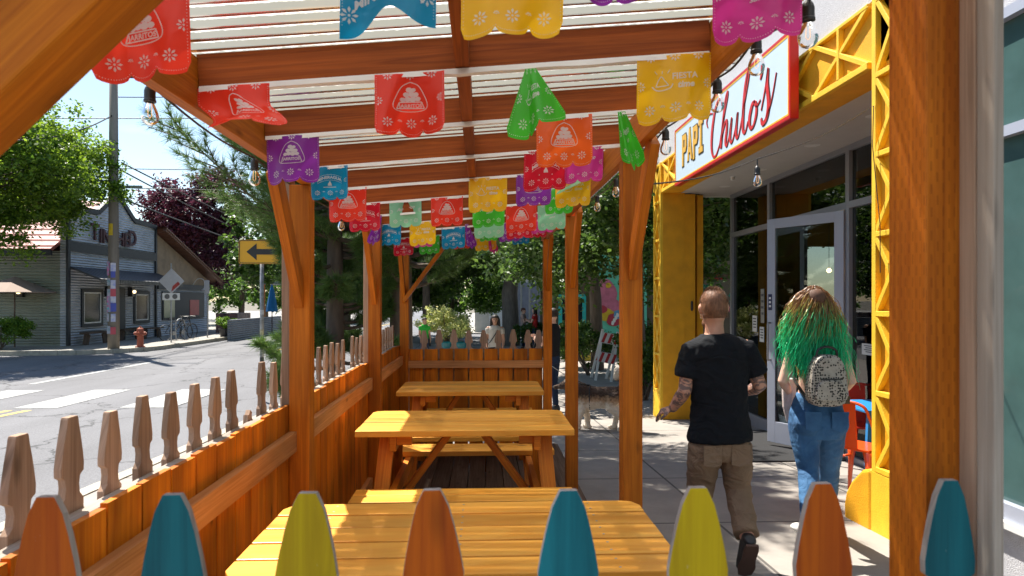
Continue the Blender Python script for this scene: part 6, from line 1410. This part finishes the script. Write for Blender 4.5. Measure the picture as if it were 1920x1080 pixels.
tp = MB(); torso(tp, J, .98, [(.52, .127, .096, 0), (.6, .134, .104, .004), (.70, .148, .114, .01), (.80, .150, .106, .004), (.86, .13, .09, 0)], r_, f_); remesh(tp.build('crop_top', floral(), wo, smooth=True), .008, 2)
C_JEAN = jeans(); jn = MB(); 
jn.rings([(J['waist'] + V3(0, 0, -.005), r_, f_, .130, .096), (J['waist'] + V3(0, 0, -.06), r_, f_, .152, .112), (J['pelvis'] + V3(0, 0, .04), r_, f_ , .172, .128), (J['pelvis'] + V3(0, 0, -.05), r_, f_, .182, .132), (J['pelvis'] + V3(0, 0, -.12), r_, f_, .170, .115)], 26)
for s in 'LR':
    q = -1 if s == 'L' else 1; a, b, c = J['hip' + s], J['kn' + s], J['an' + s]; jn.ball(a + V3(0, 0, .035) - f_ * .055, .092, .085, .10, 16, 10); jn.tube([a + V3(0, 0, 0), a.lerp(b, .3), a.lerp(b, .65), b, b.lerp(c, .3), b.lerp(c, .7), b.lerp(c, .94)], [.098, .094, .078, .063, .062, .052, .050], 18)
folds(remesh(jn.build('jeans', C_JEAN, wo, smooth=True), .007, 3), .0055, 9.0, 9)
jp = MB()
for s in (-1, 1): c = J['pelvis'] + r_ * s * .085 - f_ * .142 + V3(0, 0, .01); jp.prism([(-.05, -.055), (0, -.075), (.05, -.055), (.055, .06), (-.055, .06)], c, r_, (V3(0, 0, 1) - f_ * .12).normalized(), -f_, .004)
jp.build('back_pocket', C_JEAN, wo, bev=.002)
fr_ = MB()
for s in 'LR':
    c = J['kn' + s].lerp(J['an' + s], .94)
    for i in range(26): a = 2 * PI * i / 26; e = c + V3(math.cos(a) * .052, math.sin(a) * .052, 0); fr_.tube([e, e + V3(math.cos(a) * .006, math.sin(a) * .006, -.022 - .008 * (i % 3))], .0022, 4)
fr_.build('frayed_hem', mat('pale_threads', (.55, .62, .70), .9), wo)
for s in 'LR':
    fm = MB(); foot(fm, J['an' + s] + V3(0, 0, -.02), J['an' + s] + (V3(0, 1, -.05) if s == 'L' else V3(0, 1, -.1)), .92); remesh(fm.build('shoe', mat('white_shoe', (.70, .69, .67), .6, .1), wo, smooth=True), .006, 2)
bl = MB(); bl.hexa(J['waist'] + V3(0, 0, -.035) - f_ * .118 + r_ * .115, r_, V3(0, 0, 1), f_, .085, .05, .012); bl.build('belt_patch', mat('brown_patch', (.16, .09, .03), .6, .6, scale=30), wo, bev=.003)
# hair: many wavy locks, brown at the crown and dyed green below
def dyed():
    m, t, b = nodes('dyed_hair'); L = t.links.new; uv = N(t, 'ShaderNodeUVMap'); sp = N(t, 'ShaderNodeSeparateXYZ'); L(uv.outputs[0], sp.inputs[0]); g_ = N(t, 'ShaderNodeNewGeometry'); ad = N(t, 'ShaderNodeMath', operation='MULTIPLY_ADD'); L(g_.outputs['Random Per Island'], ad.inputs[0]); ad.inputs[1].default_value = .38; L(sp.outputs[1], ad.inputs[2])
    r = N(t, 'ShaderNodeValToRGB'); e = r.color_ramp.elements; e[0].position = 0; e[0].color = (.20, .085, .04, 1); e[1].position = .36; e[1].color = (.33, .16, .06, 1)
    for p_, c_ in ((.46, (.40, .36, .08, 1)), (.56, (.04, .46, .18, 1)), (1.0, (.015, .60, .27, 1))): x = e.new(min(1, p_ + .05)); x.color = c_
    L(ad.outputs[0], r.inputs[0]); hs = N(t, 'ShaderNodeHueSaturation'); ml = N(t, 'ShaderNodeMath', operation='MULTIPLY_ADD'); L(g_.outputs['Random Per Island'], ml.inputs[0]); ml.inputs[1].default_value = .55; ml.inputs[2].default_value = .75; L(ml.outputs[0], hs.inputs['Value']); L(r.outputs[0], hs.inputs['Color']); L(hs.outputs[0], b.inputs['Base Color']); setin(b, Roughness=.42); b.inputs['Specular IOR Level'].default_value = .6
    tr = N(t, 'ShaderNodeBsdfTranslucent'); L(hs.outputs[0], tr.inputs[0]); ms = N(t, 'ShaderNodeMixShader'); ms.inputs[0].default_value = .3; L(b.outputs[0], ms.inputs[1]); L(tr.outputs[0], ms.inputs[2]); L(ms.outputs[0], t.nodes['Material Output'].inputs[0]); return m
rs = random.Random(5); hb = MB(); hc = J['head']; hf = J['face'].normalized(); rr_ = hf.cross(V3(0, 0, 1)).normalized()
for i in range(3400):
    th = rs.uniform(-PI, PI); 
    if abs(th) < .55: continue           # th=0 is the face side
    el = math.asin(min(1, rs.uniform(-.1, 1.0))); dirh = hf * math.cos(th) + rr_ * math.sin(th); s0 = hc + dirh * (.088 * math.cos(el)) + V3(0, 0, .132 * math.sin(el) + .002) - hf * .008
    out = rs.uniform(.6, 1.15); L_ = rs.uniform(.40, .56) * (.62 if abs(th) < 1.5 else (.85 if abs(th) < 2.0 else 1)); ph = rs.uniform(0, 6.28); am = rs.uniform(.006, .020); fr = rs.uniform(1.8, 3.3); w = rs.uniform(.0014, .0032); P = []; sw = rs.gauss(0, .05)
    for j in range(13):
        q = j / 12; spread = .092 * out * min(1, q * 2.6 + .05) + .02 * out * max(0, q - .3)
        xl = dirh.dot(rr_); bk = dirh.dot(hf); d2 = rr_ * xl * (1.15 + .1 * q) + hf * bk * (.75 if bk < 0 else .45)
        fall = L_ * (q ** 1.15) if el < .7 else L_ * (q ** 1.35)
        p = s0 + d2 * spread * .62 + V3(0, 0, -fall) + rr_ * (am * math.sin(fr * q * 6.28 + ph) * (.3 + q) + sw * q) + hf * (am * math.cos(fr * q * 6.28 + ph) * (.3 + q)); P.append(p)
    V = []; U = []
    for j, p in enumerate(P):
        q = j / 12; wv = w * (1 - .75 * q ** 3) ; sd = rr_ * wv * math.cos(ph) + hf * wv * math.sin(ph); V += [p - sd, p + sd + V3(0, 0, 0)]
    F = [(2 * j, 2 * j + 1, 2 * j + 3, 2 * j + 2) for j in range(12)]; z0 = hc.z + .11; v_ = lambda z: min(.78, max(0, (z0 - z) / .62)); uv = [[(0, v_(V[a].z)), (1, v_(V[a + 1].z)), (1, v_(V[a + 3].z)), (0, v_(V[a + 2].z))] for a in range(0, 24, 2)]
    hb.add(V, F, uv)
hair = hb.build('hair', dyed(), wo)
cap(wo, {**J}, mat('hair_base', (.14, .06, .03), .7, .3, scale=40), .99, -.056, .003, 'hair_cap')
# backpack
bc = pw_(1549, 713, DW - .17); bp_ = MB(); Wb, Hb, Db = .118, .165, .05
oc_ = []
for i in range(28):
    a = 2 * PI * i / 28; c, s = math.cos(a), math.sin(a); e = .55; x = Wb * math.copysign(abs(c) ** e, c); z = Hb * math.copysign(abs(s) ** e, s); x *= (1 - .13 * (z / Hb) - (.12 if z > 0 else 0) * (z / Hb) ** 2); oc_.append((x, z))
def speck():
    m, t, b = nodes('speckled_backpack_cloth'); L = t.links.new; tc = N(t, 'ShaderNodeTexCoord'); v = N(t, 'ShaderNodeTexVoronoi'); setin(v, Scale=62, Randomness=.55); L(tc.outputs['Object'], v.inputs[0]); r = N(t, 'ShaderNodeValToRGB'); r.color_ramp.interpolation = 'CONSTANT'; e = r.color_ramp.elements; e[0].color = (.03, .025, .02, 1); e[1].position = .42; e[1].color = (.52, .46, .38, 1)
    L(v.outputs['Distance'], r.inputs[0]); n = N(t, 'ShaderNodeTexNoise'); setin(n, Scale=25); L(tc.outputs['Object'], n.inputs[0]); mx_ = N(t, 'ShaderNodeMix', data_type='RGBA', blend_type='MULTIPLY'); mx_.inputs[0].default_value = .5; L(r.outputs[0], mx_.inputs[6]); L(n.outputs[0], mx_.inputs[7]); L(mx_.outputs[2], b.inputs['Base Color']); setin(b, Roughness=.6); return m
bk = thing('backpack', bc, 'small speckled beige mini backpack worn on the woman with green hair', 'backpack')
bp_.prism(oc_, bc - f_ * Db, r_, V3(0, 0, 1), f_, Db * 2); q_ = bp_.build('bag', speck(), bk, bev=.02, smooth=False)
po_ = MB(); po_.prism([(x * .80, z * .42 - .06) for x, z in oc_], bc - f_ * (Db + .022), r_, V3(0, 0, 1), f_, .03); po_.build('front_pocket', speck(), bk, bev=.012)
M_LEA = mat('black_strap_leather', (.015, .014, .014), .35, .2)
MB().tube([bc - f_ * (Db + .024) + r_ * x + V3(0, 0, .015) for x in (-.07, 0, .07)], .004, 6).build('zip', M_LEA, bk)
MB().tube(spline([tuple(bc + r_ * x + V3(0, 0, z) - f_ * .01) for x, z in ((-.065, .15), (-.055, .195), (0, .215), (.055, .195), (.065, .15))], 5), .008, 8).build('top_handle', M_LEA, bk)
st_ = MB()
for s in (-1, 1): st_.tube(spline([tuple(p) for p in (bc + r_ * s * .05 + V3(0, 0, .14) + f_ * .04, bc + r_ * s * .085 + V3(0, 0, .22) + f_ * .09, J['chest'] + r_ * s * .115 + V3(0, 0, .03) + f_ * .10, J['chest'] + r_ * s * .14 + V3(0, 0, -.10) + f_ * .04, bc + r_ * s * .105 + V3(0, 0, -.13) + f_ * .03)], 5), .011, 6)
st_.build('strap', M_LEA, bk)
pp = J['wrL'] + V3(.03, .05, -.02); wr = MB(); wr.rings([(pp + V3(.0, 0, .10), r_, f_, .05, .04), (pp + V3(0, 0, .0), r_, f_, .05, .04), (pp + V3(-.01, 0, -.10), r_, f_, .035, .03), (pp + V3(-.01, 0, -.2), r_, f_, .01, .01)], 9); w_o = wr.build('paper_wrap', mat('pale_paper', (.66, .55, .52), .8, .3, scale=20, bump=.5), None, org=tuple(pp)); tag(w_o, 'crumpled pale paper wrap held by the woman with green hair', 'paper wrap')
# ---- background people
def bgperson(px, d, H, head, top, bottom, hair, label, sk=S_MID, armsup=0, long=False, facing=(0, -1), vox=.014, sleeves=True):
    g = onG(px, d); t = thing('person', g, label, 'person'); k = H / 1.75; f = V3(facing[0], facing[1], 0).normalized(); r = f.cross(V3(0, 0, 1)); P = lambda x, y, z: g + r * x * k + f * y * k + V3(0, 0, z * k)
    J = {'head': P(0, .01, 1.635), 'neck': P(0, 0, 1.50), 'chest': P(0, 0, 1.30), 'waist': P(0, 0, 1.08), 'pelvis': P(0, 0, .93), 'shL': P(-.17, 0, 1.42), 'shR': P(.17, 0, 1.42), 'elL': P(-.22, .0, 1.13), 'elR': P(.22, 0, 1.13), 'wrL': P(-.19, .12, .92), 'wrR': P(.19, .12, .92), 'hipL': P(-.085, 0, .90), 'hipR': P(.085, 0, .90), 'knL': P(-.10, .03, .50), 'knR': P(.10, .03, .50), 'anL': P(-.11, 0, .09), 'anR': P(.11, 0, .09), 'face': f}
    if armsup: J['wrL'] = P(-.05, .30, 1.22); J['elL'] = P(-.20, .10, 1.14); J['wrR'] = P(.05, .32, 1.25); J['elR'] = P(.21, .10, 1.14)
    # swap so that 'R' minus 'L' matches the forward direction rule
    if V3(0, 0, 1).cross((J['shR'] - J['shL']).normalized()).dot(f) < 0:
        for a in ('sh', 'el', 'wr', 'hip', 'kn', 'an'): J[a + 'L'], J[a + 'R'] = J[a + 'R'], J[a + 'L']
    _, r2, f2 = humanoid(t, J, k, sk, vox, T_M, (.05, .045, .038, .036, .026), (.08, .07, .05, .05, .036))
    s_ = MB(); torso(s_, J, k, [(.02, .165, .115, 0), (.3, .155, .11, 0), (.6, .165, .12, 0), (.8, .18, .115, 0), (.93, .14, .09, 0), (1.0, .075, .07, 0)], r2, f2)
    for s in 'LR': s_.tube([J['sh' + s], J['sh' + s].lerp(J['el' + s], .5 if sleeves else .3)] + ([J['el' + s], J['el' + s].lerp(J['wr' + s], .6)] if sleeves == 2 else []), [.066 * k, .062 * k] + ([.055 * k, .045 * k] if sleeves == 2 else []), 12)
    remesh(s_.build('top', top, t, smooth=True), vox, 2); p_ = MB(); pants(p_, J, k, r2, f2, (.145, .108, .160, .118), (.088, .088, .074, .062, .060, .052, .052), .96); remesh(p_.build('trousers', bottom, t, smooth=True), vox, 2)
    fm = MB()
    for s in 'LR': foot(fm, J['an' + s] + V3(0, 0, -.02), J['an' + s] + f * 1.0 + V3(0, 0, -.05), k)
    fm.build('shoes', M_BLACK, t, smooth=True); cap(t, J, hair, k * 1.02, -.03, .008)
    if long:
        h_ = MB(); u = V3(0, 0, 1)
        for s in (-1, 1): h_.tube([J['head'] + r2 * s * .06 * k + u * .08 * k - f2 * .02, J['head'] + r2 * s * .088 * k - f2 * .01, J['head'] + r2 * s * .098 * k - u * .15 * k, J['head'] + r2 * s * .095 * k - u * .32 * k + f2 * .03], [.03 * k, .042 * k, .04 * k, .015 * k], 8, round_=True)
        h_.rings([(J['head'] - f2 * .05 * k + u * .05 * k, r2, f2, .085 * k, .05 * k), (J['head'] - f2 * .07 * k - u * .12 * k, r2, f2, .10 * k, .04 * k), (J['head'] - f2 * .07 * k - u * .30 * k, r2, f2, .09 * k, .03 * k)], 12); h_.build('long_hair', hair, t, smooth=True)
    eyes(t, J, k, f); return t, J
HD = hairmat('dark_hair', (.03, .018, .012), (.012, .008, .006)); HB_ = hairmat('auburn_hair', (.14, .045, .02), (.07, .02, .01))
C_CREAM = cloth('cream_top', (.48, .44, .38), .4); C_DKJ = cloth('dark_jeans', (.02, .03, .055), .4); C_BLK2 = cloth('black_jacket', (.015, .015, .018), .4); C_GRN = cloth('green_shirt', (.03, .36, .04), .4); C_RED = cloth('red_top', (.45, .03, .03), .4)
t_, JJ = bgperson(928, 15.5, 1.62, None, C_CREAM, C_BLK2, HD, 'woman with long dark hair and a cream top walking up behind the rear fence', long=True, sleeves=1)
MB().tube(spline([tuple(p) for p in (JJ['neck'] + V3(.09, -.02, -.03), JJ['chest'] + V3(.02, -.13, 0), JJ['waist'] + V3(-.13, -.12, -.02))], 6), .012, 6).build('bag_strap', M_BLACK, t_)
bgperson(981, 28, 1.70, None, cloth('pale_pink_top', (.50, .36, .32), .4), C_DKJ, HB_, 'person in a pale top with auburn hair facing right in the plaza', S_LIGHT, 1, False, (1, -.3), sleeves=1)
bgperson(1003, 26.5, 1.74, None, C_RED, C_DKJ, HD, 'person with dark hair and a red top in the plaza group', S_LIGHT, 1, True, (-1, .3))
bgperson(796, 20.5, 1.42, None, C_GRN, C_DKJ, HD, 'child in a green shirt left of the variegated shrub', S_MID, 0, False, (.6, -1))
t_, JJ = bgperson(1036, 11.6, 1.80, None, C_BLK2, cloth('blue_black_jeans', (.02, .035, .075), .4), HD, 'person in black partly hidden behind the right rear pergola post', S_LIGHT, 1, False, (-.8, .6), sleeves=1)
# ---- dog
d0 = onG(1122, 9.75, .0); dog = thing('dog', d0, 'husky type dog with dark saddle and pale legs on the pavement, tail curled up', 'dog')
def furmat():
    m, t, b = nodes('husky_fur'); L = t.links.new; tc = N(t, 'ShaderNodeTexCoord'); sp = N(t, 'ShaderNodeSeparateXYZ'); L(tc.outputs['Object'], sp.inputs[0]); n = N(t, 'ShaderNodeTexNoise'); setin(n, Scale=26, Detail=6); L(tc.outputs['Object'], n.inputs[0])
    ad = N(t, 'ShaderNodeMath', operation='MULTIPLY_ADD'); L(n.outputs[0], ad.inputs[0]); ad.inputs[1].default_value = .16; L(sp.outputs[2], ad.inputs[2]); r = N(t, 'ShaderNodeValToRGB'); e = r.color_ramp.elements; e[0].position = .44; e[0].color = (.78, .68, .55, 1); e[1].position = .60; e[1].color = (.05, .03, .02, 1); x = e.new(.53); x.color = (.46, .28, .15, 1); x = e.new(.77); x.color = (.10, .06, .04, 1); x = e.new(.84); x.color = (.66, .55, .42, 1)
    L(ad.outputs[0], r.inputs[0]); L(r.outputs[0], b.inputs['Base Color']); setin(b, Roughness=.9); bp = N(t, 'ShaderNodeBump'); bp.inputs['Strength'].default_value = 1; bp.inputs['Distance'].default_value = .02; L(n.outputs[0], bp.inputs['Height']); L(bp.outputs[0], b.inputs['Normal']); return m
X = V3(-1, .25, 0).normalized(); Yd = V3(-.25, -1, 0).normalized(); Z = V3(0, 0, 1); D = lambda a, b, c: d0 + X * a + Yd * b + Z * c
db = MB(); db.rings([(D(x, 0, z), Yd, Z, w, h) for x, z, w, h in ((-.34, .50, .06, .08), (-.30, .49, .12, .14), (-.16, .475, .13, .155), (0, .465, .13, .155), (.14, .455, .145, .18), (.26, .47, .135, .18), (.36, .53, .10, .14))], 18)
db.tube([D(.26, 0, .54), D(.36, 0, .60), D(.43, 0, .64)], [.14, .125, .10], 14, round_=True); db.rings([(D(.40, 0, .64), Yd, Z, .07, .07), (D(.46, 0, .65), Yd, Z, .085, .08), (D(.53, 0, .63), Yd, Z, .06, .055), (D(.58, 0, .61), Yd, Z, .035, .035), (D(.65, 0, .60), Yd, Z, .026, .026), (D(.66, 0, .60), Yd, Z, .01, .01)], 14)
for s in (-1, 1):
    db.prism([(-.03, 0), (.035, 0), (0, .085)], D(.43, s * .05, .70), X, Z, Yd, .02)
    fo = .06 if s > 0 else -.05; db.tube([D(.22, s * .07, .44), D(.22 + fo * .3, s * .075, .30), D(.22 + fo, s * .075, .17), D(.22 + fo * 1.2, s * .075, .04)], [.085, .062, .043, .036], 12, round_=True); db.tube([D(.20 + fo * 1.2, s * .075, .03), D(.27 + fo * 1.2, s * .075, .028)], [.032, .026], 10, round_=True)
    ho = -.10 if s > 0 else .04; db.tube([D(-.22, s * .07, .46), D(-.17 + ho * .2, s * .085, .34), D(-.29 + ho * .6, s * .08, .21), D(-.27 + ho, s * .08, .04)], [.115, .09, .046, .037], 12, round_=True); db.tube([D(-.28 + ho, s * .08, .03), D(-.20 + ho, s * .08, .028)], [.032, .027], 10, round_=True)
db.tube([D(-.31, 0, .58), D(-.40, 0, .66), D(-.42, 0, .78), D(-.36, 0, .86), D(-.28, 0, .84), D(-.26, 0, .76)], [.06, .08, .095, .095, .075, .04], 12, round_=True)
folds(remesh(db.build('body', furmat(), dog, smooth=True), .009, 2), .010, 22, 4)
hn = MB(); 
for x in (.30, .12): hn.tube([D(x + .02 * (x > .2), .142 * math.sin(a) , .462 + .178 * math.cos(a)) for a in [q * PI / 12 for q in range(25)]], .009, 5, caps=False)
hn.tube([D(.31, 0, .645), D(.12, 0, .645)], .01, 5); hn.build('harness', M_BLACK, dog)
m_ = MB(); m_.ball(D(.665, 0, .605), .014, n=8, m=6); m_.build('nose', M_BLACK, dog)
lead = MB(); lead.tube(spline([tuple(p) for p in (D(.14, 0, .65), D(.35, .1, .72), JJ['wrL'] + V3(0, 0, -.25), JJ['wrL'])], 8), .006, 5); tag(lead.build('dog_lead', M_BLACK, None, org=tuple(d0)), 'thin dark lead between the dog and the person in black', 'dog lead')
